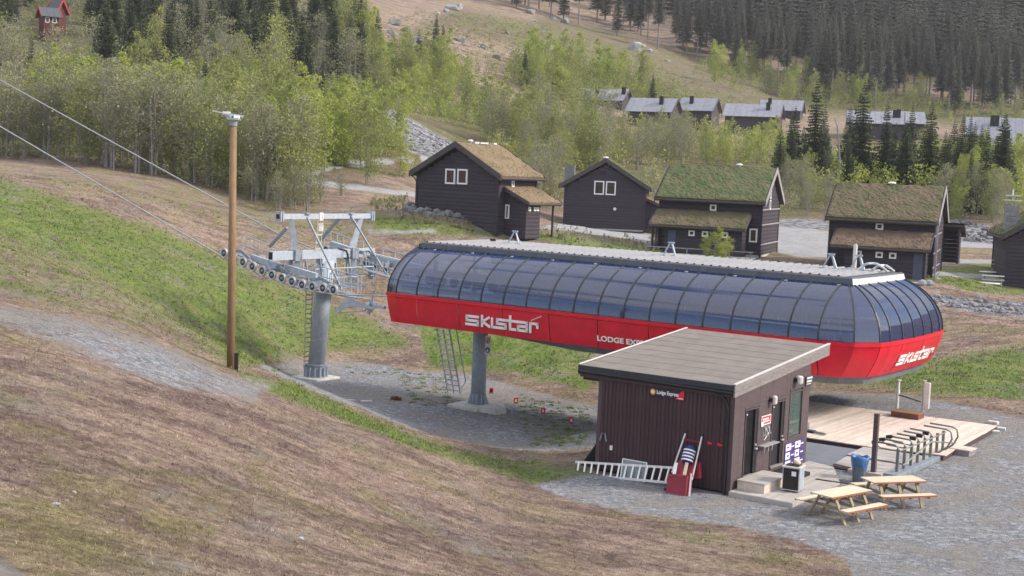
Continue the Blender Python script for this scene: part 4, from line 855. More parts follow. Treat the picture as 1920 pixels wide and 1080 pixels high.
for x0, x1 in ((RX1 - .07, RX1 + .02), (RX0 - .01, RX0 + .06)):
    f_ = MB(); f_.add([(x, y, rz_(y) + h) for x in (x0, x1) for y, h in ((RY0 - .01, .022), (RY1, .022), (RY1, .05), (RY0 - .01, .05))], [(0, 1, 2, 3), (7, 6, 5, 4), (0, 4, 5, 1), (1, 5, 6, 2), (2, 6, 7, 3), (3, 7, 4, 0)]); f_.build('verge_flashing', M['edgewhite'], roof)
f_ = MB(); f_.add([(x, y, rz_(y) + h) for x in (RX0, RX0 + .03) for y, h in ((RY0, -.3), (RY1, -.3), (RY1, .02), (RY0, .02))], [(0, 1, 2, 3), (7, 6, 5, 4), (0, 4, 5, 1), (1, 5, 6, 2), (2, 6, 7, 3), (3, 7, 4, 0)]); f_.build('fascia_board', M['brownboard'], roof)
f_ = MB(); f_.box(RX0, RX1 - .06, RY0 - .03, RY0 + .01, rz_(RY0) - .16, rz_(RY0) + .0); f_.build('fascia_board', M['ribmetal'], roof)
# front sign
f_ = MB(); f_.box(-2.82, -1.62, -.10, -.072, 2.66, 2.94); bs = f_.build('name_board', M['signdark'], hut)
f_ = MB(); f_.tube([(-2.70, -.102, 2.80), (-2.70, -.108, 2.80)], .095, 18); f_.build('orange_disc', M['orange'], bs)
f_ = MB(); f_.tube([(-2.70, -.110, 2.80), (-2.70, -.112, 2.80)], .05, 14); f_.build('disc_centre', M['white'], bs)
inst('lettering', text_mesh('Lodge Express', .12, .003, M['offwhite']), bs, (-2.57, -.106, 2.755), (PI / 2, 0, 0)).scale = (.78, 1, 1)
f_ = MB(); f_.add([(-1.92, -.103, 2.662), (-1.62, -.103, 2.662), (-1.62, -.103, 2.94), (-1.72, -.103, 2.93)], [(0, 1, 2, 3)]); f_.build('red_field', M['signred'], bs)
f_ = MB(); f_.box(-1.83, -1.65, -.107, -.104, 2.69, 2.715); f_.build('small_word', M['white'], bs)
# wall bits
f_ = MB(); f_.tube([(-4.52, -.1, 1.0), (-4.44, -.1, 1.25), (-4.34, -.1, 1.25), (-4.28, -.1, 1.0)], .028, 6); f_.build('cable_hook', M['galv_dark'], hut)
f_ = MB(); f_.box(-4.13, -4.05, -.13, -.07, .76, .90); f_.build('socket_box', M['white'], hut)
for x in (-.68, -.34): f_ = MB(); f_.beam((x - .08, -.1, 1.50), (x + .08, -.1, 1.47), .03, .06); f_.tube([(x, -.08, 1.5), (x, -.16, 1.44)], .02, 6); f_.build('red_hook', M['signred'], hut)

# ================================================================== leaning things by the hut
L0, L1, T0, T1 = FR(1076, 889, -.5), FR(1254, 905, -.5), FR(1079, 866, -.2), FR(1262, 877, -.2)
la = thing('aluminium_ladder', tuple(HO), HA, 'long white aluminium ladder lying on its side against the front wall of the brown hut', 'ladder')
for a, b_ in ((L0, L1), (T0, T1)): f_ = MB(); f_.beam(a, b_, .035, .07); f_.build('rail', M['white'], la)
for k in range(14): t_ = (k + .5) / 14; f_ = MB(); f_.beam(L0.lerp(L1, t_), T0.lerp(T1, t_), .05, .05); f_.build('rung', M['white'], la)
q = [FR(1168, 860, -.12), FR(1213, 868, -.12), FR(1207, 906, -.42), FR(1163, 899, -.42)]
gp = thing('glass_panel', tuple(HO), HA, 'pale framed glass sheet leaning on the hut wall behind the ladder', 'glass panel')
f_ = MB(); f_.quad(*q); f_.build('sheet', glass_mat('pale_glass', (.8, .9, .92), .45, (.3, .38, .4), .1, 1.5), gp)
f_ = MB()
for i in range(4): f_.beam(q[i], q[(i + 1) % 4], .03, .03)
f_.build('frame', M['white'], gp)
db = thing('leaning_boards', tuple(HO), HA, 'dark boards leaning on the left corner of the hut', 'boards')
for dx_ in (0, .18, .34): f_ = MB(); f_.beam((-HL - .75 + dx_, .3, -.05), (-HL - .08 + dx_ * .3, .3, .95), .05, .16); f_.build('board', M['black'], db)
# rescue sled
sl_ = thing('rescue_sled', tuple(HO), HA, 'red rescue sled standing on end against the hut wall with a striped blanket', 'rescue sled')
tL, tR, bL, bR = FR(1285, 813, -.15), FR(1316, 819, -.15), FR(1257, 895, -.75), FR(1297, 900, -.75)
for a, b_ in ((tL, bL), (tR, bR)): f_ = MB(); f_.tube([a, a.lerp(b_, .5), b_], .028, 8); f_.build('side_rail', M['alu'], sl_); f_ = MB(); f_.tube([a + Vector((0, .02, .0)), a + Vector((0, .08, .08))], .03, 6); f_.build('grip', M['black'], sl_)
f_ = MB(); f_.beam(tL.lerp(bL, .13), tR.lerp(bR, .13), .04, .05); f_.build('cross_bar', M['sledred'], sl_)
bq = [FR(1252, 889, -.95), FR(1289, 894, -.95), FR(1285, 933, -1.15), FR(1247, 928, -1.15)]; bk_ = [v + Vector((.02, .35, .05)) for v in bq]
f_ = MB(); f_.add(bq + bk_, [(0, 1, 2, 3), (7, 6, 5, 4), (0, 4, 5, 1), (1, 5, 6, 2), (2, 6, 7, 3), (3, 7, 4, 0)]); f_.build('red_hood', M['sledred'], sl_, bevel=.02)
f_ = MB(); f_.beam(bq[0] + Vector((-.12, .1, -.5)), bq[0] + Vector((.0, .1, -.5)), .09, .09); f_.build('runner_end', M['black'], sl_)
mL, mR = FR(1270, 868, -.6), FR(1303, 872, -.6)
f_ = MB(); q = [FR(1271, 862, -.45), FR(1302, 866, -.45), FR(1296, 895, -.85), FR(1264, 890, -.85)]; f_.add(q + [v + Vector((0, .18, 0)) for v in q], [(0, 1, 2, 3), (7, 6, 5, 4), (0, 4, 5, 1), (1, 5, 6, 2), (2, 6, 7, 3), (3, 7, 4, 0)]); f_.build('sled_shell', M['sledred'], sl_, bevel=.01)
f_ = MB(); q = [FR(1300, 866, -.3), FR(1312, 868, -.3), FR(1313, 898, -.5), FR(1298, 898, -.5)]; f_.add(q + [v + Vector((0, .15, 0)) for v in q], [(0, 1, 2, 3), (7, 6, 5, 4), (0, 4, 5, 1), (1, 5, 6, 2), (2, 6, 7, 3), (3, 7, 4, 0)]); f_.build('side_bag', M['sledred'], sl_, bevel=.02)
a, b_ = FR(1295, 838, -.35), FR(1287, 869, -.6); ax_ = (b_ - a)
f_ = MB(); f_.tube([a - ax_ * .05, a.lerp(b_, .15), a.lerp(b_, .8), b_], [.08, .17, .18, .12], 14); bl = f_.build('blanket_roll', M['stripe'], sl_, smooth=True)
for k in range(4):
    f_ = MB(); p0 = a.lerp(b_, .22 + k * .19); f_.tube([p0, p0 + ax_ * .085], .186, 14, cap=True); f_.build('white_stripe', M['white'], bl, smooth=False)
f_ = MB(); f_.beam(FR(1288, 868, -.72), FR(1283, 891, -.97), .09, .05); f_.build('wood_slat', M['table'], sl_)
f_ = MB(); f_.beam(FR(1268, 868, -.7), FR(1264, 889, -.97), .10, .04); f_.build('white_slat', M['white'], sl_)
f_ = MB(); f_.beam(bR + Vector((0, -.05, .2)), bq[2] + Vector((.08, .1, .02)), .05, .05); f_.build('lower_rail', M['alu'], sl_)

# ================================================================== DECKS
def clip_x(poly, x):
    ys = []
    for i in range(len(poly)):
        (x0, y0), (x1, y1) = poly[i], poly[(i + 1) % len(poly)]
        if (x0 - x) * (x1 - x) <= 0 and x0 != x1: ys.append(y0 + (y1 - y0) * (x - x0) / (x1 - x0))
    return (min(ys), max(ys)) if len(ys) > 1 else None
def plank_deck(t, poly, z, wd, m_, th_=.035, gap=.008, along='y'):
    pl_ = poly if along == 'y' else [(y, x) for x, y in poly]
    x = min(p[0] for p in pl_); xe = max(p[0] for p in pl_)
    while x < xe - .03:
        a, b_ = clip_x(pl_, x + .012), clip_x(pl_, min(x + wd, xe) - .012)
        if a and b_:
            f_ = MB(); dz_ = float(RNG.uniform(-.003, .003)); q = [(x + gap / 2, a[0]), (x + wd - gap / 2, b_[0]), (x + wd - gap / 2, b_[1]), (x + gap / 2, a[1])]
            if along != 'y': q = [(v, u_) for u_, v in q]
            f_.prism(q, z - th_ + dz_, z + dz_); f_.build('plank', m_, t)
        x += wd
dk = thing('wooden_deck', tuple(site(0, 0, 0)), SA, 'large pale plank deck under the right end of the lift station', 'deck')
dpoly = [(17.0, -3.1), (24.7, -2.85), (26.95, -2.35), (26.62, 5.30), (19.1, 4.85), (17.0, 4.8)]
plank_deck(dk, dpoly, .215, .145, M['deck'])
f_ = MB(); f_.prism([(x * .9985 + .02, y * .99) for x, y in dpoly], -.1, .178); f_.build('frame', M['brownboard'], dk)
hd = thing('hut_deck', tuple(HO), HA, 'low greyed plank deck at the doors of the brown hut', 'deck')
hpoly = [(.06, -.12), (2.05, -.12), (2.08, 3.55), (1.05, 5.65), (.06, 5.95)]
plank_deck(hd, hpoly, .14, .14, M['deckgrey'])
f_ = MB(); f_.prism([(x * .985 + .01, y * .99) for x, y in hpoly], -.12, .103); f_.build('frame', M['deckgrey'], hd)
f_ = MB(); f_.box(2.06, 2.09, -.12, 3.5, -.05, .13); f_.build('edge_board', M['deckgrey'], hd); f_ = MB(); f_.box(.06, 2.06, -.155, -.125, -.05, .13); f_.build('edge_board', M['deckgrey'], hd)
st_ = thing('door_step', tuple(HO), HA, 'pale wooden step box in front of the first hut door', 'step')
for k in range(6): f_ = MB(); f_.box(.10, 1.02, .28 + k * .31, .28 + k * .31 + .302, .40, .432); f_.build('plank', M['deckgrey'], st_)
f_ = MB(); f_.box(.12, 1.0, .29, 2.12, .142, .398); f_.build('riser', M['deck'], st_)
bm_ = thing('doormat', tuple(HO), HA, 'black mat and step at the second hut door', 'mat'); f_ = MB(); f_.box(.05, 1.0, 2.6, 3.8, .142, .26); f_.build('mat_block', M['black'], bm_, bevel=.01)
f_ = MB(); f_.box(.0, 1.05, -.05, .05, .142, .16); g_ = f_.build('floor_grate', M['black']); g_.location = HW(1.35, 3.4); g_.rotation_euler = (0, 0, HA + .1); tag(g_, 'thin black strip lying on the hut deck behind the metal bin', 'floor strip')
# rubber mat floor and pale ramps
def slab(name, poly, z0, z1, m_, label, cat):
    t = thing(name, tuple(site(0, 0, 0)), SA, label, cat); f_ = MB(); f_.prism(poly, z0, z1); f_.build('top_sheet', m_, t); return t
slab('loading_mat', [(19.5, -6.9), (23.9, -6.9), (24.5, -6.35), (24.2, -3.0), (19.5, -3.15)], -.1, .075, M['mat'], 'smooth blue grey floor mat between the hut deck and the pale deck', 'floor mat')
f_ = MB(); f_.beam((23.9, -6.95, .09), (25.7, -6.45, .06), .1, .05); o = f_.build('black_hose', M['black']); o.location = tuple(site(0, 0, 0)); o.rotation_euler = (0, 0, SA); tag(o, 'black rubber edge strip across the mat behind the hut deck', 'edge strip')
for nm, poly, z, lab in (('boarding_ramp', [(24.55, -6.4), (26.3, -6.45), (26.45, -4.65), (24.35, -4.65)], .12, 'pale boarding ramp nearest the blue lined bin'), ('boarding_ramp', [(24.34, -4.6), (26.5, -4.6), (26.6, -2.95), (24.25, -2.95)], .17, 'pale boarding ramp between the turnstiles and the deck edge')):
    t = thing(nm, tuple(site(0, 0, 0)), SA, lab, 'ramp'); t['group'] = 'boarding ramps'
    plank_deck(t, poly, z, .3, M['deckgrey'], along='x'); f_ = MB(); f_.prism(poly, -.05, z - .04); f_.build('frame', M['brownboard'], t)
# turnstile row
tu = thing('turnstile_barrier', tuple(site(0, 0, 0)), SA, 'row of dark steel turnstile gates on a long grey base beside the pale deck', 'turnstile')
f_ = MB(); f_.box(26.35, 26.85, -6.6, -1.0, .0, .16); f_.build('base_plate', M['galv_dark'], tu, bevel=.01)
f_ = MB(); f_.box(25.2, 26.36, -6.75, -6.0, .0, .13); f_.build('end_plate', M['deckgrey'], tu, bevel=.01)
for k in range(8):
    n_ = -6.05 + k * .66; f_ = MB(); f_.tube([(26.6, n_, .16), (26.6, n_, .95), (26.5, n_, 1.02), (25.85, n_, 1.04)] if k < 6 else [(26.6, n_, .16), (26.95, n_ + .05, .45), (27.1, n_ + .05, .75), (27.05, n_ + .05, 1.0), (26.9, n_, 1.08), (26.1, n_, 1.1)], .032, 8); g_ = f_.build('gate_arm', M['rail'], tu, smooth=True)
    f_ = MB(); f_.box(26.56, 26.65, n_ - .03, n_ + .03, .16, .9); f_.build('gate_post', M['rail'], g_)
    if k < 3: f_ = MB(); f_.tube([(25.92, n_, 1.04), (25.72, n_, 1.0)], .06, 8); f_.build('black_cap', M['black'], g_); f_ = MB(); f_.tube([(25.8, n_, .98), (26.0, n_, .86), (26.55, n_, .84)], .025, 6); f_.build('lower_bar', M['rail'], g_)
    elif k < 6: f_ = MB(); f_.box(26.3, 26.5, n_ - .05, n_ + .05, .9, 1.0); f_.build('lock_box', M['black'], g_)
for z in (.84,): f_ = MB(); f_.tube([(26.66, -6.05, z), (26.66, -1.4, z)], .025, 6); f_.build('long_rail', M['rail'], tu)
f_ = MB(); f_.tube([(26.64, -5.6, .3), (26.7, -3.0, .75), (27.0, -1.3, .5)], .03, 6); f_.build('curved_rail', M['rail'], tu)
t = thing('timber_block', tuple(site(26.7, -.62, 0)), SA, 'short pale timber platform at the far end of the turnstile row', 'platform')
for k in range(4): f_ = MB(); f_.box(-.1, .75, -.35 + k * .2, -.16 + k * .2, .2, .24); f_.build('plank', M['deck'], t)
f_ = MB(); f_.box(-.08, .7, -.33, .42, -.05, .198); f_.build('frame', M['greywood'], t)
for i, (px, py, lab) in enumerate(((1862, 795, 'pale block lying at the right corner of the deck'), (1868, 806, 'flat pale slab lying beside the right deck corner'), (1857, 812, 'small pale slab just in front of the right deck corner'), (1800, 852, 'grey slab lying beside the timber platform'))):
    f_ = MB(); f_.box(-.35 if i else -.2, .35 if i else .2, -.15, .15, -.05, .12); o = f_.build('concrete_block', M['concrete'], bevel=.02); o.location = tuple(G(px, py, 0)); o.rotation_euler = (0, 0, SA + .2 * i); tag(o, lab, 'block')
# posts by the far edge of the deck
wp = thing('white_post', tuple(site(22.33, 5.9, 0)), SA, 'slender white post with a cap at the far edge of the deck', 'post')
f_ = MB(); f_.tube([(0, 0, 0), (0, 0, 1.4)], .055, 12); f_.build('shaft', M['white'], wp, smooth=False); f_ = MB(); f_.tube([(0, 0, 1.4), (0, 0, 1.46)], .1, 12); f_.build('cap', M['white'], wp); f_ = MB(); f_.tube([(0, 0, .88), (0, 0, 1.0)], .075, 12); f_.build('collar', M['white'], wp)
f_ = MB(); f_.beam((.06, 0, .82), (1.2, -.68, .76), .03, .06); f_.build('rail', M['rail'], wp)
pp = thing('panel_post', tuple(site(23.63, 5.2, 0)), SA, 'grey post carrying a tall rounded pale panel at the far deck edge', 'post')
f_ = MB(); f_.tube([(0, 0, 0), (0, 0, 1.62)], .05, 12); f_.build('shaft', M['galv'], pp); f_ = MB(); f_.box(.0, .26, -.07, .07, .5, 1.58); f_.build('panel', M['edgewhite'], pp, bevel=.03); f_ = MB(); f_.tube([(0, 0, 1.62), (0, 0, 1.66)], .08, 12); f_.build('cap', M['yellow'], pp)
wbx = thing('wooden_box', tuple(site(22.75, 3.95, .22)), SA, 'low brown wooden box on the far edge of the deck', 'box')
for k in range(4): f_ = MB(); f_.box(0, 1.15, k * .19, k * .19 + .18, .20, .23); f_.build('plank', M['pole'], wbx)
f_ = MB(); f_.box(.02, 1.13, .01, .74, 0, .198); f_.build('side_board', M['debris'], wbx)
# dark thing on the deck by the hut window
tr = thing('deck_clutter', tuple(site(21.6, -1.9, .22)), SA, 'small dark metal stand on the pale deck beside the hut window', 'stand')
f_ = MB(); f_.box(-.9, .4, -.16, .16, 0, .07); f_.build('base_bar', M['black'], tr); f_ = MB(); f_.box(-.12, .14, -.12, .12, .07, .34); f_.build('upright', M['rail'], tr, bevel=.02); f_ = MB(); f_.beam((-.8, .2, .05), (.9, -.2, .05), .1, .06); f_.build('cross_bar', M['rail'], tr)
# brown post
bp_ = thing('brown_post', tuple(site(26.0, -6.53, 0)), SA, 'square dark brown post standing between the blue lined bin and the turnstiles', 'post')
f_ = MB(); f_.box(-.075, .075, -.075, .075, -.1, 2.02); f_.build('shaft', M['brownflat'], bp_, bevel=.006)
f_ = MB(); f_.box(-.08, .08, -.08, .08, 2.02, 2.04); f_.build('cap', M['brownboard'], bp_)
# metal bin
cx_, cy_ = 1.45, 1.35
bn = thing('metal_bin', HW(cx_, cy_, .14), HA + .12, 'square metal litter bin with a black side standing on the hut deck', 'bin')
f_ = MB(); f_.box(-.26, .26, -.26, .26, .05, .74); f_.build('body', M['alu'], bn); f_ = MB(); f_.box(-.235, .235, -.268, -.262, .08, .72); f_.build('black_panel', M['black'], bn)
for k in range(4): f_ = MB(); f_.box(.262, .268, -.24 + k * .125, -.14 + k * .125, .08, .72); f_.build('vertical_slat', M['galv'], bn)
f_ = MB(); f_.box(-.29, .29, -.29, .29, .74, .78); f_.build('lid', M['edgewhite'], bn, bevel=.008); f_ = MB(); f_.box(-.2, .2, -.2, .2, .782, .80); f_.build('opening', M['black'], bn); f_ = MB(); f_.box(.02, .16, -.272, -.269, .5, .64); f_.build('sticker', M['white'], bn)
for sx in (-.2, .2):
    for sy in (-.2, .2): f_ = MB(); f_.box(sx - .03, sx + .03, sy - .03, sy + .03, 0, .05); f_.build('foot', M['rail'], bn)
f_ = MB(); f_.lathe([(.10, 0), (.13, .06), (.08, .12), (.02, .14)], 10, (0, 0, .8)); o = f_.build('paper_lump', M['table'], None, smooth=True); o.location = HW(cx_ + .05, cy_ + .1, .14); tag(o, 'crumpled brown paper lying on top of the metal bin', 'litter')
# waste can with blue bag
cn = thing('waste_can', tuple(site(26.0, -7.8, 0)), 0, 'round grey waste can with a bright blue bag over its rim', 'waste can')
f_ = MB(); f_.lathe([(.17, 0), (.19, .02), (.235, .72), (.24, .74)], 22); c2 = f_.build('can', M['bin'], cn, smooth=True)
for k in range(11): a = k * 2 * PI / 11; f_ = MB(); f_.beam((.186 * math.cos(a), .186 * math.sin(a), .05), (.224 * math.cos(a), .224 * math.sin(a), .55), .02, .025); f_.build('rib', M['bin'], c2)
f_ = MB(); prof = []
nseg = 28; vs = []; zz_ = [.50, .60, .70, .80, .84, .82, .70]; rr_ = [.245, .262, .275, .285, .27, .22, .19]
for j, (z, r_) in enumerate(zip(zz_, rr_)):
    for k in range(nseg):
        a = 2 * PI * k / nseg; w_ = .035 * math.sin(3 * a + 1) + .02 * math.sin(7 * a + j); vs.append(((r_ + w_ * .5) * math.cos(a), (r_ + w_ * .5) * math.sin(a), z + (w_ * 2.2 if j == 0 else w_ * .8)))
f_.add(vs, [(j * nseg + k, j * nseg + (k + 1) % nseg, (j + 1) * nseg + (k + 1) % nseg, (j + 1) * nseg + k) for j in range(len(zz_) - 1) for k in range(nseg)]); f_.build('bag', M['blue'], cn, smooth=True)
# picnic tables
def picnic(cx, cy, ang, label, src=None):
    if src: return dup(src, (cx, cy, 0), ang, label)
    t = thing('picnic_table', (cx, cy, 0), ang, label, 'picnic table', 'picnic tables')
    for k in range(5): f_ = MB(); y = -.37 + k * .149; f_.box(-.9, .9, y, y + .144, .715, .752); f_.build('top_plank', M['table'], t, bevel=.004)
    for sg_ in (-1, 1):
        f_ = MB(); f_.box(-.905, .905, sg_ * .375 - .01, sg_ * .375 + .01, .70, .745); f_.build('edge_board', M['tableedge'], t)
        for k in range(2): f_ = MB(); y = sg_ * .78 + (k - 1) * .145; f_.box(-.9, .9, y, y + .14, .42, .455); f_.build('seat_plank', M['table'], t, bevel=.004)
        f_ = MB(); f_.box(-.9, .9, sg_ * .925 - .012, sg_ * .925 + .008, .40, .45); f_.build('edge_board', M['tableedge'], t)
        for x in (-.62, 0, .62): f_ = MB(); f_.beam((x, sg_ * .24, .71), (x, sg_ * .66, -.02), .095, .045, (0, 1, 0)); f_.build('leg', M['tableleg'], t)
    for x in (-.57, .05, .67): f_ = MB(); f_.beam((x, -.92, .385), (x, .92, .385), .04, .09); f_.build('cross_bearer', M['tableleg'], t); f_ = MB(); f_.beam((x, -.34, .68), (x, .34, .68), .04, .07); f_.build('top_bearer', M['tableleg'], t)
    return t
t1 = picnic(9.606, 38.80, .683, 'nearer pine picnic table, in front of the corner of the hut deck')
picnic(11.60, 40.72, .30, 'farther pine picnic table, beside the waste can with the blue bag', t1)
# ================================================================== things on the tower pad
for i, (px, py, z, lab) in enumerate(((921, 738, -2.35, 'small red marker sign right beside the station column'), (967, 757, -2.2, 'small red marker sign, second from the station column'), (1018, 776, -2.0, 'small red marker sign, third from the station column'), (1071, 790, -1.8, 'small red marker sign nearest the hut'))):
    g = G(px, py, z); z = gz(g[0], g[1]); g = G(px, py, z)
    m_ = thing('marker_sign', (g[0], g[1], gz(g[0], g[1])), .1 * i, lab, 'marker sign', 'red marker signs along the tower pad')
    f_ = MB(); f_.box(-.105, .105, -.02, .02, .02, .29); pnl = f_.build('panel', M['signred'], m_); f_ = MB(); f_.box(-.05, .045, -.026, -.022, .08, .22); f_.build('emblem', M['white'] if i else M['black'], pnl)
    f_ = MB(); f_.box(-.16, .16, -.06, .08, -.04, .02); f_.build('foot', M['rail'], m_)
def on_ground(px, py, z0):
    z = z0
    for _ in range(6): g = G(px, py, z); z = gz(g[0], g[1])
    return g[0], g[1], z
x, y, z = on_ground(742, 750, -2.4); f_ = MB()
for k in range(5): a = RNG.random() * PI; f_.beam((.3 * math.cos(a), .15 * math.sin(a), .02 + k * .03), (-.3 * math.cos(a + .3), -.2 * math.sin(a), .06 + k * .04), .1, .05)
tag(f_.build('rusty_scrap', M['debris']), 'small rusty brown heap of scrap lying on the tower pad gravel', 'scrap').location = (x, y, z)
for px, py, L_, a, lab in ((652, 751, .75, -.2, 'pale plank lying on gravel to the right of the tower foot'), (687, 753, .55, .35, 'pale board piece just right of the plank on the gravel')):
    x, y, z = on_ground(px, py, -2.4); f_ = MB(); f_.box(-L_ / 2, L_ / 2, -.07, .07, .0, .06); f_.box(-L_ / 3, L_ / 4, .08, .14, .0, .05); o = f_.build('loose_board', M['edgewhite']); o.location = (x, y, z); o.rotation_euler = (0, 0, a); tag(o, lab, 'board')
x, y, z = on_ground(556, 722, -2.4); f_ = MB(); f_.lathe([(.32, -.05), (.32, .05), (.28, .06)], 16); tag(f_.build('manhole_lid', M['concrete']), 'round pale lid beside the concrete foot of the lift tower', 'lid').location = (x, y, z)
# ================================================================== HOUSES
def sod_slab(parent, M3, r0, r1, c0, z0, c1, z1, m_, th_=.22, name='sod_layer', seed=0):
    """sod on one roof slope from the ridge line (c0,z0) down to the eave (c1,z1), along r0..r1; M3 maps (r,c,z) to local xyz"""
    nr, ncx = max(6, int((r1 - r0) / .16)), max(5, int(math.hypot(c1 - c0, z1 - z0) / .16)); mb = MB(); vs = []; rg = np.random.default_rng(seed + 5)
    hh = fbm(np.repeat(np.arange(nr + 1), ncx + 1) * .35 + seed * 7, np.tile(np.arange(ncx + 1), nr + 1) * .35, 3, seed) * .12 + rg.uniform(-.03, .03, (nr + 1) * (ncx + 1))
    L_ = math.hypot(c1 - c0, z1 - z0); nc_, nz_ = -(z1 - z0) / L_, (c1 - c0) / L_
    if nz_ < 0: nc_, nz_ = -nc_, -nz_
    for i in range(nr + 1):
        for j in range(ncx + 1):
            f, g = i / nr, j / ncx; h = th_ * .75 + hh[i * (ncx + 1) + j]
            if j == ncx: h *= .55 + .3 * rg.random()
            if i in (0, nr): h *= .8
            r_, c_, z_ = r0 + (r1 - r0) * f, c0 + (c1 - c0) * g, z0 + (z1 - z0) * g
            vs.append(M3(r_, c_ + nc_ * h, z_ + nz_ * h))
    fs = [(i * (ncx + 1) + j, (i + 1) * (ncx + 1) + j, (i + 1) * (ncx + 1) + j + 1, i * (ncx + 1) + j + 1) for i in range(nr) for j in range(ncx)]
    mb.add(vs, fs)
    for i in range(nr):   # front edge of the turf
        a, b_ = i * (ncx + 1) + ncx, (i + 1) * (ncx + 1) + ncx; e0, e1 = M3(r0 + (r1 - r0) * i / nr, c1, z1), M3(r0 + (r1 - r0) * (i + 1) / nr, c1, z1)
        mb.add([vs[a], vs[b_], e1, e0], [(0, 1, 2, 3)])
    # tufts
    for _ in range(int(nr * ncx * .7)):
        f, g = rg.random(), rg.random() ** .8; r_, c_, z_ = r0 + (r1 - r0) * f, c0 + (c1 - c0) * g, z0 + (z1 - z0) * g
        b0 = Vector(M3(r_, c_ + nc_ * th_ * .6, z_ + nz_ * th_ * .6)); a = rg.random() * PI; d = Vector((math.cos(a), math.sin(a), 0)) * .035; t_ = Vector((rg.uniform(-.06, .06), rg.uniform(-.06, .06), rg.uniform(.05, .14)))
        mb.add([b0 - d, b0 + d, b0 + t_], [(0, 1, 2)])
    return mb.build(name, m_, parent)
def slab_(mb, M3, r0, r1, c0, z0, c1, z1, th_):
    vs = [M3(r_, c_, z_ + d) for d in (-th_, 0) for r_, c_, z_ in ((r0, c0, z0), (r1, c0, z0), (r1, c1, z1), (r0, c1, z1))]
    mb.add(vs, [(0, 1, 2, 3), (4, 5, 6, 7), (0, 1, 5, 4), (1, 2, 6, 5), (2, 3, 7, 6), (3, 0, 4, 7)])
def window(parent, M3, face, u0, u1, z0, z1, at, out, cross=True, frame=.12, name='window'):
    """face 'r' : wall plane r=at, u is c.  face 'c' : plane c=at, u is r.  out = +-1 outward"""
    f = (lambda u, z, d: M3(at + out * d, u, z)) if face == 'r' else (lambda u, z, d: M3(u, at + out * d, z))
    def bx(mb, a, b_, c, d, d0, d1):
        vs = [f(u, z, dd) for dd in (d0, d1) for u, z in ((a, c), (b_, c), (b_, d), (a, d))]; mb.add(vs, [(0, 1, 2, 3), (4, 5, 6, 7), (0, 1, 5, 4), (1, 2, 6, 5), (2, 3, 7, 6), (3, 0, 4, 7)])
    mb = MB(); bx(mb, u0 + frame * .5, u1 - frame * .5, z0 + frame * .5, z1 - frame * .5, .0, .05); w_ = mb.build(name, M['wglass'], parent)
    mb = MB(); F = frame; bx(mb, u0, u1, z0, z0 + F, .0, .1); bx(mb, u0, u1, z1 - F, z1, .0, .1); bx(mb, u0, u0 + F, z0 + F, z1 - F, .0, .1); bx(mb, u1 - F, u1, z0 + F, z1 - F, .0, .1)
    mb.build('frame', M['wframe'], w_)
    if cross: mb = MB(); mb_, m2 = (u0 + u1) / 2, 0; bx(mb, u0 + F * 1.4, u1 - F * 1.4, (z0 + z1) / 2 + .25, (z0 + z1) / 2 + .27, .05, .055); mb.build('curtain_edge', M['debris'], w_)
    return w_
def log_wall(t, M3, name, face, at, th_, a0, a1, z0, topf, course=.29, skip=()):
    """stack of logs; topf(u)-> wall height; each course clipped to the gable"""
    z = z0; out = MB(); k = 0
    while True:
        zt = z + course * .96; zm = z + course
        us = np.linspace(a0, a1, 81); ok = [u for u in us if topf(u) > zm - course * .35]
        if len(ok) < 3: break
        lo, hi = min(ok), max(ok); okt = [u for u in us if topf(u) >= zt]; lt, ht = (min(okt), max(okt)) if len(okt) > 1 else ((lo + hi) / 2, (lo + hi) / 2)
        d = .03 if k % 2 else .03
        f = (lambda u, z_, dd: M3(at + dd, u, z_)) if face == 'r' else (lambda u, z_, dd: M3(u, at + dd, z_))
        sgn = 1 if th_ > 0 else -1; mid = (z + zt) / 2
        P_ = lambda lo_, hi_, zz, dd: [f(lo_, zz, dd), f(hi_, zz, dd)]
        vs = P_(lo, hi, z, 0) + P_((lo + lt) / 2, (hi + ht) / 2, mid, -sgn * .018) + P_(lt, ht, zt, 0) + P_(lo, hi, z, th_) + P_(lt, ht, zt, th_)
        mb = MB(); mb.add(vs, [(0, 1, 3, 2), (2, 3, 5, 4), (0, 1, 7, 6), (4, 5, 9, 8), (6, 7, 9, 8), (0, 2, 4, 8, 6), (1, 3, 5, 9, 7)]); mb.build('wall_log', M['log'], t)
        z += course; k += 1
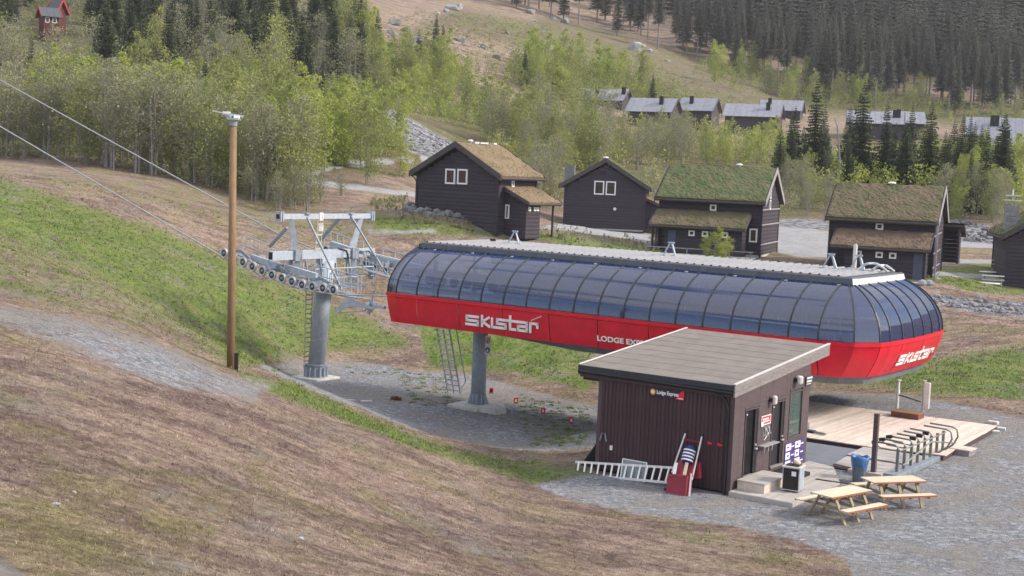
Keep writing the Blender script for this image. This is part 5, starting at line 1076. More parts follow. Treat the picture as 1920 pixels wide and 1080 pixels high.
def house(name, O, deg, W, L, He, Hr, o, g, label, swap, sod1, sod2, base=1.0, corners=True):
    """frame r = along ridge, c = across. swap=False: local x=c, y=r ; swap=True: local x=r, y=c"""
    t = thing(name, O, math.radians(deg), label, 'house', 'dark log houses with sod roofs')
    M3 = (lambda r_, c_, z_: (r_, c_, z_)) if swap else (lambda r_, c_, z_: (c_, r_, z_))
    slope = (Hr - He) / (W / 2 + o); topf = lambda c_: Hr - abs(c_ - W / 2) * slope - .30; ez = He + slope * o - .28
    log_wall(t, M3, 'wall', 'r', 0, .18, 0, W, 0, topf); log_wall(t, M3, 'wall', 'r', L, -.18, 0, W, 0, topf)
    log_wall(t, M3, 'wall', 'c', 0, .18, .18, L - .18, .04, lambda u: ez); log_wall(t, M3, 'wall', 'c', W, -.18, .18, L - .18, .04, lambda u: ez)
    mb = MB(); vs = [M3(r_, c_, z_) for z_ in (-base, .0) for r_, c_ in ((.06, .06), (L - .06, .06), (L - .06, W - .06), (.06, W - .06))]; mb.add(vs, [(0, 1, 2, 3), (4, 5, 6, 7), (0, 1, 5, 4), (1, 2, 6, 5), (2, 3, 7, 6), (3, 0, 4, 7)]); mb.build('foundation', M['concrete'], t)
    rf = MB(); slab_(rf, M3, -g, L + g, W / 2, Hr - .02, -o, He - .02, .2); slab_(rf, M3, -g, L + g, W / 2, Hr - .02, W + o, He - .02, .2); rf = rf.build('roof', M['bargeboard'], t)
    sod_slab(rf, M3, -g + .06, L + g - .06, W / 2, Hr, -o, He, sod1, seed=1 + len(name)); sod_slab(rf, M3, -g + .06, L + g - .06, W / 2, Hr, W + o, He, sod2, seed=2 + int(O[0]))
    for r_ in (-g, L + g):
        for s_, cc in ((-1, -o), (1, W + o)):
            mb = MB(); d = .05 if r_ > 0 else -.05
            vs = [M3(r_ + dd, c_, z_ + h) for dd in (0, d) for c_, z_, h in ((W / 2, Hr, -.26), (cc + s_ * .05, He, -.30), (cc + s_ * .05, He, .14), (W / 2, Hr, .20))]
            mb.add(vs, [(0, 1, 2, 3), (7, 6, 5, 4), (0, 4, 5, 1), (1, 5, 6, 2), (2, 6, 7, 3), (3, 7, 4, 0)]); mb.build('bargeboard', M['palebarge'] if r_ > 0 and swap else M['bargeboard'], rf)
    for c_ in (-o, W + o): mb = MB(); mb.tube([M3(-g, c_, He - .1), M3(L + g, c_, He - .1)], .10, 8); mb.build('eave_log', M['bargeboard'], rf)
    if corners:
        for r_, c_ in ((0, 0), (L, 0), (L, W), (0, W)):
            k = 0; z = 99.; mb = MB(); mb.beam(M3(r_, c_, -.3), M3(r_, c_, ez - .1), .13, .13)
            while z < He - .3: a, b_ = Vector(M3(r_ - .06 * (1 if r_ < 1 else -1) - .06, c_, z)), Vector(M3(r_ - .06 * (1 if r_ < 1 else -1) + .06, c_, z)); mb.beam(a, b_, .24, .20); z += .29
            mb.build('corner_joint', M['log'], t)
    return t, M3
def lean_to(t, M3, side, r0, r1, d, zt, zb, W, sod_, o=.45, body=None, zfloor=-.2):
    """lean-to on side c=0 (side -1) or c=W (side +1)"""
    c0 = 0 if side < 0 else W; c1 = c0 + side * (d + o); cw = c0 + side * d
    rf = MB(); slab_(rf, M3, r0 - .3, r1 + .3, c0, zt, c1, zb, .16); rf = rf.build('lean_to_roof', M['bargeboard'], t)
    sod_slab(rf, M3, r0 - .25, r1 + .25, c0 + side * .02, zt + .01, c1, zb + .01, sod_, th_=.18, seed=int(r1 * 10))
    for r_ in (r0 - .3, r1 + .3): mb = MB(); mb.beam(M3(r_, c0, zt + .0), M3(r_, c1, zb + .0), .06, .26); mb.build('bargeboard', M['bargeboard'], rf)
    mb = MB(); mb.tube([M3(r0 - .3, c1, zb - .06), M3(r1 + .3, c1, zb - .06)], .08, 8); mb.build('eave_log', M['bargeboard'], rf)
    b0, b1 = body or (r0, r1); zw = zb + (zt - zb) * o / (d + o) - .17
    log_wall(t, M3, 'wall', 'c', cw, -side * .15, b0, b1, zfloor, lambda u: zw)
    tf = lambda u: zb + (zt - zb) * (abs(c1 - u)) / (d + o) - .17
    for r_, th_ in ((b0, .15), (b1, -.15)): log_wall(t, M3, 'wall', 'r', r_, th_, min(c0, cw), max(c0, cw), zfloor, tf)
    return cw
def stones_on_ridge(t, M3, pts, L=0):
    for r_, c_, z_, s_ in pts:
        mb = MB(); mb.lathe([(s_ * .7, 0), (s_, .06), (s_ * .9, .13), (s_ * .4, .17)], 9); q = mb.build('flue_cap', M['white'], t); q.location = M3(r_, c_, z_)
        mb = MB(); mb.lathe([(s_ * .5, -.25), (s_ * .5, 0)], 9); q2 = mb.build('flue', M['galv'], q)
# house 1 (left)
h1, M3 = house('log_house', (-7.64, 107.23, 5.84), -37.9, 8.0, 4.6, 2.96, 5.30, .5, .35, 'leftmost dark log house, with a dry brown sod roof and a lean-to on its right', False, M['sodbrown'], M['sodbrown'], 2.2)
log_wall(h1, M3, 'wall', 'r', 0.02, .16, 0, 8, -1.44, lambda u: 0.02); log_wall(h1, M3, 'wall', 'c', 7.98, -.16, .18, 4.4, -1.44, lambda u: 0.02)
window(h1, M3, 'r', 2.89, 3.86, 2.25, 3.40, 0, -1); window(h1, M3, 'r', 4.08, 5.06, 2.27, 3.42, 0, -1)
mb = MB(); 
for k in range(4): mb.box(3.16 + k * .17, 3.28 + k * .17, -.04, 0, 3.86, 4.02)
mb.build('vent', M['black'], h1)
window(h1, M3, 'c', 1.5, 1.8, 2.25, 2.72, 8.0, 1, False, .08)
cw = lean_to(h1, M3, 1, .9, 4.3, 2.0, 2.15, 1.12, 8.0, M['sodbrown'], body=(.9, 2.6), zfloor=-1.5)
for a in (1.1, 1.75, 2.1): window(h1, M3, 'c', a, a + .24, .55, .85, cw, 1, False, .07)
window(h1, M3, 'r', 8.1, 8.45, -.1, .95, .9, -1, False, .09)
mb = MB(); mb.beam(M3(4.2, cw, -1.4), M3(4.2, cw, 1.0), .12, .12); mb.build('porch_post', M['log'], h1)
stones_on_ridge(h1, M3, [(1.4, 4.0, 5.5, .22)]); mb = MB(); 
for k, (r_, w_) in enumerate(((2.3, .9), (3.9, .35), (1.6, .5))): mb.box(3.9, 4.3, r_, r_ + w_, 5.38, 5.52)
mb.build('ridge_boards', M['edgewhite'], h1)
mb = MB(); mb.tube([(-.45, -.3, 2.8), (-.2, -.1, 2.6), (-.05, -.05, 2.3), (-.05, -.05, -1.2)], .05, 6); mb.tube([(8.45, -.3, 2.75), (8.2, -.1, 2.5), (8.07, -.05, 2.3), (8.07, -.05, -1.4)], .05, 6); mb.build('downpipe', M['black'], h1)
# house 2
h2, M3 = house('log_house', (4.86, 138.61, 3.88), -7.25, 8.0, 8.5, 4.06, 6.79, .55, .4, 'dark log house second from left, with a stone chimney and yellow green roof edge', False, M['sod'], M['sod'], 2.0)
log_wall(h2, M3, 'wall', 'r', 0.02, .16, 0, 8, -.72, lambda u: 0.02)
window(h2, M3, 'r', 2.91, 3.90, 3.34, 4.70, 0, -1); window(h2, M3, 'r', 4.07, 5.06, 3.34, 4.70, 0, -1)
mb = MB(); mb.box(3.4, 4.0, -.04, 0, 5.35, 5.55); mb.build('vent', M['black'], h2)
mb = MB(); mb.lathe([(.16, 0), (.13, .06)], 12); q = mb.build('wall_lamp', M['white'], h2); q.location = (5.05, -.02, 1.98); q.rotation_euler = (PI / 2, 0, 0)
cw = lean_to(h2, M3, 1, 1.0, 7.5, 2.0, 3.1, 2.1, 8.0, M['sodbrown'], zfloor=-.7)
mb = MB()
for k in range(6):
    for a, b_ in ((0, .5), (.52, 1.0)): off = .12 if k % 2 else 0; mb.box(-.25 + a + off * 0, -.25 + b_, 1.4, 2.3, 4.3 + k * .3, 4.3 + k * .3 + .27)
mb.box(-.2, .7, 1.45, 2.25, 2.5, 6.0); mb.box(-.32, .82, 1.33, 2.37, 6.1, 6.2); mb.build('chimney', M['chim'], h2)
stones_on_ridge(h2, M3, [(.2, 3.9, 6.95, .3)])
# house 3
h3, M3 = house('log_house', (11.25, 108.21, 3.67), -20.2, 7.5, 7.98, 4.0, 6.54, .5, .31, 'dark log house in the middle with the greenest sod roof and green lean-to', True, M['sod'], M['sod'], 2.0)
window(h3, M3, 'c', 3.96, 4.46, 3.20, 3.68, 0, -1, False, .11)
cw = lean_to(h3, M3, -1, .1, 6.9, 1.9, 3.05, 1.95, 7.5, M['sodmix'], body=(.9, 6.9), zfloor=-.1)
for a, b_ in ((2.83, 3.30), (3.86, 4.33), (5.38, 5.86)): window(h3, M3, 'c', a, b_, 1.25, 1.68, cw, -1, False, .11)
window(h3, M3, 'c', 7.10, 7.72, .95, 2.0, 0, -1, True, .12)
mb = MB(); mb.box(1.23, 1.85, cw - .06, cw + .02, -.1, 1.62); mb.build('door', M['bluedoor'], h3)
window(h3, M3, 'r', 2.6, 3.15, 3.45, 4.2, 7.98, 1, False, .1); window(h3, M3, 'r', 2.6, 3.15, 4.3, 5.15, 7.98, 1, False, .1)
for z in (.8, 2.3, 3.45): mb = MB(); mb.box(8.0, 8.06, -.1, 7.6, z - .05, z + .05); mb.build('belt_rail', M['palebarge'], h3)
mb = MB(); mb.box(-.2, 8.1, -3.4, -1.95, -.75, -.12); mb.build('terrace_slab', M['concrete'], h3)
mb = MB(); mb.beam((-.2, -3.35, .35), (8.1, -3.35, .35), .06, .08)
for k in range(6): mb.beam((-.1 + k * 1.6, -3.35, -.1), (-.1 + k * 1.6, -3.35, .35), .07, .07)
mb.build('terrace_rail', M['palebarge'], h3)
mb = MB(); mb.beam((.0, -1.85, -.1), (0., -1.85, 1.8), .14, .14); mb.beam((.3, -1.85, -.1), (.3, -1.85, 1.8), .1, .1); mb.build('porch_post', M['log'], h3)
stones_on_ridge(h3, M3, [(5.3, 3.75, 6.75, .26)])
# house 4
h4, M3 = house('log_house', (22.58, 99.45, 3.28), -21.8, 7.0, 7.21, 3.64, 6.05, .5, .28, 'dark log house second from right, with a brown and green sod roof and blue door', True, M['sodmix'], M['sodmix'], 2.0)
window(h4, M3, 'c', 3.2, 3.72, 2.95, 3.42, 0, -1, False, .11)
cw = lean_to(h4, M3, -1, .75, 6.9, 1.8, 2.85, 1.75, 7.0, M['sodrust'], body=(1.4, 6.9), zfloor=-.45)
for a, b_ in ((2.10, 2.58), (3.54, 4.03), (4.46, 4.94)): window(h4, M3, 'c', a, b_, 1.06, 1.48, cw, -1, False, .11)
mb = MB(); mb.box(6.1, 6.72, cw - .05, cw + .02, -.4, 1.5); mb.build('door', M['bluedoor'], h4)
mb = MB(); mb.box(5.75, 7.2, cw - 1.1, cw - .0, -.6, -.42); mb.build('door_step', M['concrete'], h4)
mb = MB(); mb.beam((7.45, -.5, 3.6), (7.45, -.5, -.4), .12, .16); mb.beam((7.45, -.5, 3.6), (7.5, 3.5, 6.0), .1, .12); mb.build('gable_post', M['palebarge'], h4)
for z in (2.8, 1.6, .6, -.3): mb = MB(); mb.beam((7.25, -.35, z - .12), (7.6, .9, z + .18), .05, .06); mb.build('cross_lath', M['palebarge'], h4)
cw2 = lean_to(h4, M3, 1, 5.6, 8.4, 1.6, 3.4, 2.6, 7.0, M['sodbrown'], zfloor=.5)
stones_on_ridge(h4, M3, [(3.7, 3.5, 6.2, .3)])
for k, (x, y) in enumerate(((5.6, -2.9), (7.3, -2.7), (6.9, -2.95), (7.6, .2))):
    mb = MB(); mb.lathe([(.3, -.2), (.36, 0), (.22, .22), (.05, .28)], 8); o_ = mb.build('doorside_stone', M['palestone'], None); 
    p = h4.matrix_basis @ Vector((x, y, -.45)); th_ = math.radians(-21.8); o_.location = (22.58 + x * math.cos(th_) - y * math.sin(th_), 99.45 + x * math.sin(th_) + y * math.cos(th_), 3.28 - .45); tag(o_, ('pale stone left of the blue door step', 'pale stone right of the blue door step', 'pale stone just in front of the gable post', 'pale stone at the gable side of the house')[k], 'stone', 'stones by the blue door')
# house 5 (right edge)
h5, M3 = house('log_house', (37.3, 104.9, 2.05), -12, 8.0, 8.0, 3.85, 6.6, .5, .35, 'rightmost dark log house, cut by the right edge of the view, with a stone chimney', False, M['sod'], M['sod'], 2.0)
window(h5, M3, 'r', 1.9, 2.5, 1.2, 2.4, 0, -1, True, .1)
mb = MB(); mb.box(-.1, .8, 1.2, 2.1, 4.2, 6.2)
for k in range(5): mb.box(-.15 + .02 * (k % 2), .85 - .02 * (k % 2), 1.15, 2.15, 4.3 + k * .36, 4.3 + k * .36 + .33)
mb.build('chimney', M['chim'], h5); mb = MB(); mb.box(-.3, 1.0, 1.0, 2.3, 6.55, 6.63); mb.box(-.2, .9, 1.1, 2.2, 6.9, 6.98); mb.tube([(.35, 1.65, 6.1), (.35, 1.65, 7.4)], .07, 8); mb.build('chimney_cap', M['alu'], h5)
# garden furniture by house 5
def garden(px, py, D, label, kind):
    p = P(px, py, D); z = gz(p[0], p[1]); t = thing(kind, (p[0], p[1], z), -.3, label, kind.replace('_', ' '))
    if kind == 'garden_table':
        mb = MB(); mb.box(-.8, .8, -.4, .4, .68, .73); mb.build('top', M['edgewhite'], t)
        for y in (-.7, .7): mb = MB(); mb.box(-.8, .8, y - .12, y + .12, .4, .44); mb.build('seat', M['edgewhite'], t)
        for x in (-.6, .6): mb = MB(); mb.beam((x, -.75, 0), (x, 0, .7), .08, .05); mb.beam((x, .75, 0), (x, 0, .7), .08, .05); mb.beam((x, -.8, .37), (x, .8, .37), .05, .08); mb.build('leg', M['palebarge'], t)
    else:
        mb = MB(); mb.lathe([(.95, 0), (1.0, .05), (.95, .1)], 14); q = mb.build('slab', M['edgewhite'], t); q.scale = (1, .6, 1)
garden(1880, 492, 112, 'pale garden table left of the rightmost house, farther back', 'garden_table')
garden(1862, 520, 104, 'pale garden table beside the near corner of the rightmost house', 'garden_table')
garden(1858, 497, 110, 'flat pale stone slab next to the farther garden table', 'stone_slab'); garden(1850, 531, 102, 'flat pale stone slab beside the nearer garden table', 'stone_slab')
# ---------------------------------------------------------------- far cabins with grey sheet roofs
def cabin(px, py, D, deg, W, L, He, Hr, label, chims=(.75,), wall='cabin', m_roof='tinroof', z=None, trim=None, win=()):
    p = P(px, py, D); t = thing('far_cabin', tuple(p), math.radians(deg), label, 'cabin', 'grey roofed cabins on the hillside' if wall == 'cabin' else None)
    mb = MB(); sl2 = (Hr - He) / (W / 2)
    vs = [(x, y, z_) for x in (0, L) for y, z_ in ((0, -3), (W, -3), (W, He - .1), (W / 2, Hr - .1), (0, He - .1))]; mb.add(vs, [(0, 1, 2, 3, 4), (9, 8, 7, 6, 5), (0, 5, 6, 1), (1, 6, 7, 2), (4, 3, 8, 9), (0, 4, 9, 5)]); mb.build('wall', M[wall], t)
    n_ = int(L / .9); o = .5
    for k in range(n_):
        for s_ in (0, 1):
            x0, x1 = -o + (L + 2 * o) * k / n_, -o + (L + 2 * o) * (k + 1) / n_ - .03; ye = -o if s_ == 0 else W + o
            mb = MB(); vs = [(x, y, z_ + d) for d in (0, .09) for x, y, z_ in ((x0, W / 2, Hr), (x1, W / 2, Hr), (x1, ye, He - o * sl2), (x0, ye, He - o * sl2))]; mb.add(vs, [(0, 1, 2, 3), (4, 5, 6, 7), (0, 1, 5, 4), (1, 2, 6, 5), (2, 3, 7, 6), (3, 0, 4, 7)]); mb.build('roof_sheet', M[m_roof], t)
    for x in (-o - .05, L + o):
        for ye in (-o - .1, W + o + .1): mb = MB(); mb.beam((x, W / 2, Hr - .02), (x, ye, He - o * sl2 - .05), .1, .3); mb.build('bargeboard', M[trim or 'bargeboard'], t)
    for c_ in chims:
        mb = MB(); mb.box(L * c_ - .35, L * c_ + .35, W * .22, W * .22 + .7, He, Hr + .35); mb.build('chimney', M['black'], t)
    for (x0, z0) in win:
        mb = MB(); mb.box(x0, x0 + .55, -.03, 0, z0, z0 + .75); w_ = mb.build('window', M['wglass'], t); mb = MB()
        for q in ((x0 - .1, x0, z0 - .1, z0 + .85), (x0 + .55, x0 + .65, z0 - .1, z0 + .85), (x0, x0 + .55, z0 - .1, z0), (x0, x0 + .55, z0 + .75, z0 + .85)): mb.box(q[0], q[1], -.06, 0, q[2], q[3])
        mb.build('frame', M['wframe'], w_)
    return t
cab = []
for a in ((1085, 222, 268, -20, 7, 8.5, 3.8, 5.9, 'grey roofed cabin on the hillside, farthest left, half hidden by birches', (.35, .97)),
          (1175, 243, 252, -21, 7, 8.0, 3.6, 5.9, 'grey roofed cabin on the hillside, second from left, with a visible gable', (.72,)),
          (1272, 240, 262, -21, 6.6, 6.2, 3.6, 5.8, 'grey roofed cabin on the hillside, third from left, by the brown slope', (.3,)),
          (1358, 246, 250, -16, 7, 9.5, 3.0, 5.1, 'grey roofed cabin on the hillside, fourth from left, with a long roof', (.78,)),
          (1425, 228, 285, -16, 7, 8.0, 2.6, 4.6, 'grey roofed cabin behind the fourth hillside cabin', (.2,)),
          (1590, 262, 245, -14, 7, 9.0, 3.2, 5.2, 'pale roofed cabin mostly hidden behind the dark spruces', (.86, .93)),
          (1672, 262, 248, -8, 7, 5.5, 3.2, 5.2, 'short pale roofed cabin between two dark spruces', (.2,)),
          (1812, 288, 232, -18, 7.5, 9.0, 3.4, 6.2, 'grey roofed cabin at the right side of the hillside with double chimneys', (.42, .5))): cab.append(cabin(*a))
cab.append(cabin(1858, 296, 222, -18, 5, 7, 2.2, 4.0, 'low grey roofed cabin just in front of the double chimney cabin', (.25, .33)))
rc = cabin(82, 50, 250, 32, 3.7, 2.7, 2.2, 3.6, 'small dark red cabin with bright red roof edges on the hilltop at upper left', (), 'redcabin', 'fascia', trim='redtrim', win=((.35, .9), (1.6, .9)))
rc['category'] = 'cabin'
rc2 = cabin(90, 30, 258, -30, 2.1, 2.4, 1.2, 3.0, 'second dark red cabin roof rising behind the small red hilltop cabin', (), 'redcabin', 'fascia', trim='redtrim')
# ================================================================== TREES
def npmesh(name, V, F, MI, mats, smooth=False):
    me = bpy.data.meshes.new(name); me.from_pydata([tuple(v) for v in V], [], [tuple(f) for f in F])
    for m_ in mats: me.materials.append(m_)
    if MI is not None: me.polygons.foreach_set('material_index', MI)
    if smooth: me.polygons.foreach_set('use_smooth', [True] * len(F))
    me.update(); return me
def leaf_quads(C_, size, rg, flat=.5):
    """many small leaf clumps (one bent quad each) at the points C_"""
    n_ = len(C_); a = rg.normal(size=(n_, 3)); a /= np.linalg.norm(a, axis=1)[:, None]; b_ = rg.normal(size=(n_, 3)); b_ -= (b_ * a).sum(1)[:, None] * a; b_ /= np.linalg.norm(b_, axis=1)[:, None]
    s1 = (size * rg.uniform(.6, 1.3, n_))[:, None]; s2 = s1 * rg.uniform(.45, .9, n_)[:, None]
    V = np.stack([C_ - a * s1, C_ + b_ * s2, C_ + a * s1, C_ - b_ * s2], 1).reshape(-1, 3); F = np.arange(n_ * 4).reshape(-1, 4); return V, F
def birch_mesh(seed, h, wd, leafm, nleaf, stems=1, low=.18, size=.11, density_low=.5):
    rg = np.random.default_rng(seed); tr = MB(); pts = []; tw = MB()
    for s_ in range(stems):
        hs_ = h * rg.uniform(.75, 1.0) if s_ else h; lean = rg.normal(size=2) * .05 * h * (1 if stems > 1 else .4); bx_, by_ = (rg.normal(size=2) * .25 * (stems > 1))
        path = [Vector((bx_ + lean[0] * t_ ** 1.3 + .1 * math.sin(t_ * 5 + seed), by_ + lean[1] * t_ ** 1.3, t_ * hs_ - (.5 if t_ == 0 else 0))) for t_ in (0, .15, .35, .55, .75, 1.)]
        r0 = .015 * hs_ * (1 if stems == 1 else .7); tr.tube(path, [r0, r0 * .85, r0 * .65, r0 * .45, r0 * .25, .01], 6, cap=False)
        nl = 22 if stems == 1 else 14
        for k in range(nl):
            t_ = low + (1 - low) * (k + rg.random()) / nl; i = min(int(t_ * 5), 4); base = path[i].lerp(path[i + 1], (t_ * 5) % 1) if t_ < 1 else path[-1]
            a = rg.random() * 2 * PI; env = math.sin((.16 + .80 * min(1, (t_ - low) / (1 - low))) * PI) ** .8; ln = wd * env * rg.uniform(.65, 1.1)
            d = Vector((math.cos(a), math.sin(a), rg.uniform(.35, 1.0))).normalized(); e = base + d * ln; mid = base.lerp(e, .5) + Vector((0, 0, -.04 * ln))
            tr.tube([base, mid, e], [r0 * .35, r0 * .2, .006], 4, cap=False)
            for _ in range(7): pts.append((np.array(base.lerp(e, rg.uniform(.3, 1.05))), ln * .32 + .12))
            for _ in range(6):
                b0 = base.lerp(e, rg.uniform(.25, .95)); dd = Vector(rg.normal(size=3)); dd.z = abs(dd.z) * .8; dd.normalize(); e2 = b0 + dd * rg.uniform(.35, .8) * (.4 + ln * .3); x = dd.cross(Vector((0, 0, 1))).normalized() * .012
                tw.add([b0 - x, b0 + x, e2], [(0, 1, 2)])
    idx = rg.integers(0, len(pts), nleaf); Cc = np.array([pts[i][0] for i in idx]); sc_ = np.array([pts[i][1] for i in idx]); Cc = Cc + rg.normal(size=(nleaf, 3)) * sc_[:, None] * .62; Cc[:, 2] = np.maximum(Cc[:, 2], low * h * .5)
    V, F = leaf_quads(Cc, size, rg)
    crown = npmesh('crown', V, F, None, [leafm]); twv = np.array(tw.v)
    n0 = len(tr.f); tr.mi = 1; tr.add(tw.v, tw.f)
    return tr.mesh('trunk', [M['bark'], M['twig']]), crown
def spruce_mesh(seed, h, wd, needm, low=.06, layers=26, full=1.0):
    rg = np.random.default_rng(seed); tr = MB(); tr.tube([(0, 0, -.6), (0, 0, h * .5), (0, 0, h)], [.013 * h, .008 * h, .01], 6, cap=False)
    V, F = [], []
    for k in range(layers):
        t_ = k / (layers - 1.); z = h * (low + (1 - low) * t_); R_ = wd * ((1 - t_) ** .85 + .03) * rg.uniform(.8, 1.1) * full; nb_ = 9 if t_ < .8 else 6
        for b_ in range(nb_):
            a = 2 * PI * (b_ + rg.random() * .7) / nb_ + k; ln = R_ * rg.uniform(.7, 1.12); dz_ = rg.uniform(-.30, -.1) if t_ < .75 else rg.uniform(-.05, .35); d = np.array([math.cos(a), math.sin(a), 0]); s_ = np.array([-d[1], d[0], 0])
            nseg_ = 4; 
            for q in range(nseg_):      # each bough is a row of ragged hanging fans
                f0, f1 = q / nseg_, (q + 1.15) / nseg_; w0 = ln * .36 * (1.15 - f0) * rg.uniform(.7, 1.2) + .07
                p0 = d * ln * f0 + np.array([0, 0, z + dz_ * ln * f0]); p1 = d * ln * f1 + np.array([0, 0, z + dz_ * ln * f1 + (.06 * ln if q == nseg_ - 1 else 0)])
                dr = np.array([0, 0, -rg.uniform(.14, .42) * (.4 + ln * .35)])
                i = len(V); V += [p0, p0 * .35 + p1 * .65 + s_ * w0 + dr, p1, p0 * .35 + p1 * .65 - s_ * w0 + dr]; F += [(i, i + 1, i + 2), (i, i + 2, i + 3)]
    V = np.array(V); cr_ = npmesh('crown', V, F, None, [needm])
    if low > .2:   # dead twigs on the bare lower trunk
        for k in range(26):
            z = h * rg.uniform(.06, low + .08); a = rg.random() * 2 * PI; L_ = rg.uniform(.4, 1.3); x = Vector((-math.sin(a), math.cos(a), 0)) * .02; tr.add([Vector((0, 0, z)) - x, Vector((0, 0, z)) + x, Vector((math.cos(a) * L_, math.sin(a) * L_, z - .25 * L_))], [(0, 1, 2)])
    return tr.mesh('trunk', [M['sbark']]), cr_
BIR = [birch_mesh(1, 8.0, 2.2, M['leafA'], 3500, 2, .16, .092), birch_mesh(2, 8.0, 2.5, M['leafB'], 2400, 4, .25, .082), birch_mesh(3, 8.0, 2.0, M['leafC'], 4000, 2, .10, .092), birch_mesh(4, 8.0, 2.4, M['leafB'], 2000, 5, .28, .082), birch_mesh(5, 8.0, 2.3, M['leafA'], 3100, 3, .16, .092), birch_mesh(6, 8.0, 1.8, M['leafC'], 3500, 2, .10, .092)]
SPR = [spruce_mesh(11, 12, 2.3, M['needle'], .05, 38), spruce_mesh(12, 12, 1.9, M['needle'], .04, 42), spruce_mesh(13, 12, 2.6, M['needle'], .08, 36)]
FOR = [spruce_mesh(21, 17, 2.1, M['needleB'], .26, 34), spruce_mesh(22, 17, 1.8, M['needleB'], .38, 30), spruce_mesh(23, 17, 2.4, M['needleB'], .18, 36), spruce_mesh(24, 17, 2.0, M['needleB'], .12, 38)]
trg = np.random.default_rng(99); NB = [0, 0]
def tree(kind, x, y, h, k, label, group, wide=1.):
    lib, h0, nm, cat = {'b': (BIR, 8., 'birch_tree', 'birch tree'), 's': (SPR, 12., 'spruce_tree', 'spruce tree'), 'f': (FOR, 17., 'spruce_tree', 'spruce tree')}[kind]
    z = float(ZF(x, y)); t = thing(nm, (x, y, z - .1), trg.random() * 6.28, label, cat, group); s_ = h / h0; t.scale = (s_ * wide, s_ * wide, s_)
    inst('trunk', lib[k][0], t); inst('crown', lib[k][1], t); NB[0 if kind == 'b' else 1] += 1; return t
# fast ground lookup on the polar sheet
_tz = tz.reshape(len(rr), nc)
def ZF(x, y):
    r_ = math.hypot(x, y + 2); a = math.atan2(x, y + 2); i = min(max(np.searchsorted(rr, r_) - 1, 0), len(rr) - 2); j = min(max(np.searchsorted(th, a) - 1, 0), nc - 2)
    fr, fa = (r_ - rr[i]) / (rr[i + 1] - rr[i]), (a - th[j]) / (th[j + 1] - th[j]); return (_tz[i, j] * (1 - fa) + _tz[i, j + 1] * fa) * (1 - fr) + (_tz[i + 1, j] * (1 - fa) + _tz[i + 1, j + 1] * fa) * fr
# ground intersection of a survey ray (beyond distance d0)
def hit(px, py, d0=85.):
    r_ = ray(px, py); D = d0; prev = None
    while D < 900:
        p = CAM + r_ * D; g = p[2] - ZF(p[0], p[1])
        if prev is not None and g < 0 <= prev: return p
        prev = g; D *= 1.012
    return None
MARKS = [(140, 'at the far left of the view'), (300, 'well left of the wooden pole'), (400, 'just left of the wooden pole'), (480, 'straight behind the wooden pole'), (600, 'above the lift tower'), (700, 'right of the lift tower'), (790, 'upper left of the leftmost house'), (900, 'above the leftmost house'), (1030, 'right of the leftmost house'), (1130, 'above the chimney house'), (1230, 'right of the chimney house'), (1350, 'above the middle house, left'), (1470, 'above the middle house, right'), (1560, 'right of the middle house'), (1670, 'above the brown roofed right house'), (1780, 'above the right gable post'), (1860, 'left of the rightmost chimney'), (9999, 'at the far right of the view')]
def where(px): return next(t_ for a, t_ in MARKS if px < a)
def inpoly(x, y, poly):
    c = False; n_ = len(poly)
    for i in range(n_):
        (x0, y0), (x1, y1) = poly[i], poly[(i + 1) % n_]
        if (y0 > y) != (y1 > y) and x < (x1 - x0) * (y - y0) / (y1 - y0) + x0: c = not c
    return c
def stand(kind, poly, count, hr, ks, label, group, dmin=2.0, d0=85., wide=(.85, 1.2)):
    """plant single trees over a surveyed patch; each is its own object"""
    xs, ys = [p[0] for p in poly], [p[1] for p in poly]; out = []; tries = 0
    while len(out) < count and tries < count * 60:
        tries += 1; px, py = trg.uniform(min(xs), max(xs)), trg.uniform(min(ys), max(ys))
        if not inpoly(px, py, poly): continue
        if 36 < px < 150 and 58 < py < 195: continue
        p = hit(px, py, d0)
        if p is None or any((p[0] - q[0]) ** 2 + (p[1] - q[1]) ** 2 < dmin ** 2 for q in out): continue
        out.append(p); 
        h_ = trg.uniform(*hr); k_ = ks[trg.integers(len(ks))]; f_ = (h_ - hr[0]) / (hr[1] - hr[0]); size = 'tall' if f_ > .66 else ('low' if f_ < .33 else 'middling')
        look = {'b': ['fresh green', 'grey twiggy', 'yellow green', 'sparse olive', 'pale green', 'slim yellow green'], 's': ['dark', 'narrow dark', 'broad dark'], 'f': ['half bare', 'mostly bare', 'broad', 'low branched']}[kind][k_]
        tree(kind, p[0], p[1], h_, k_, f"{size} {look} {label}, {where(px)}", group, trg.uniform(*wide))
    return out
def single(kind, px, py, h, k, label, group=None, d0=85., wide=1.):
    p = hit(px, py, d0)
    if h > 25 and p is not None: h = (py - h) * float(np.hypot(p[0], p[1])) / F_PX      # h given as the survey row of the tip
    if p is not None: return tree(kind, p[0], p[1], h, k, label, group, wide)
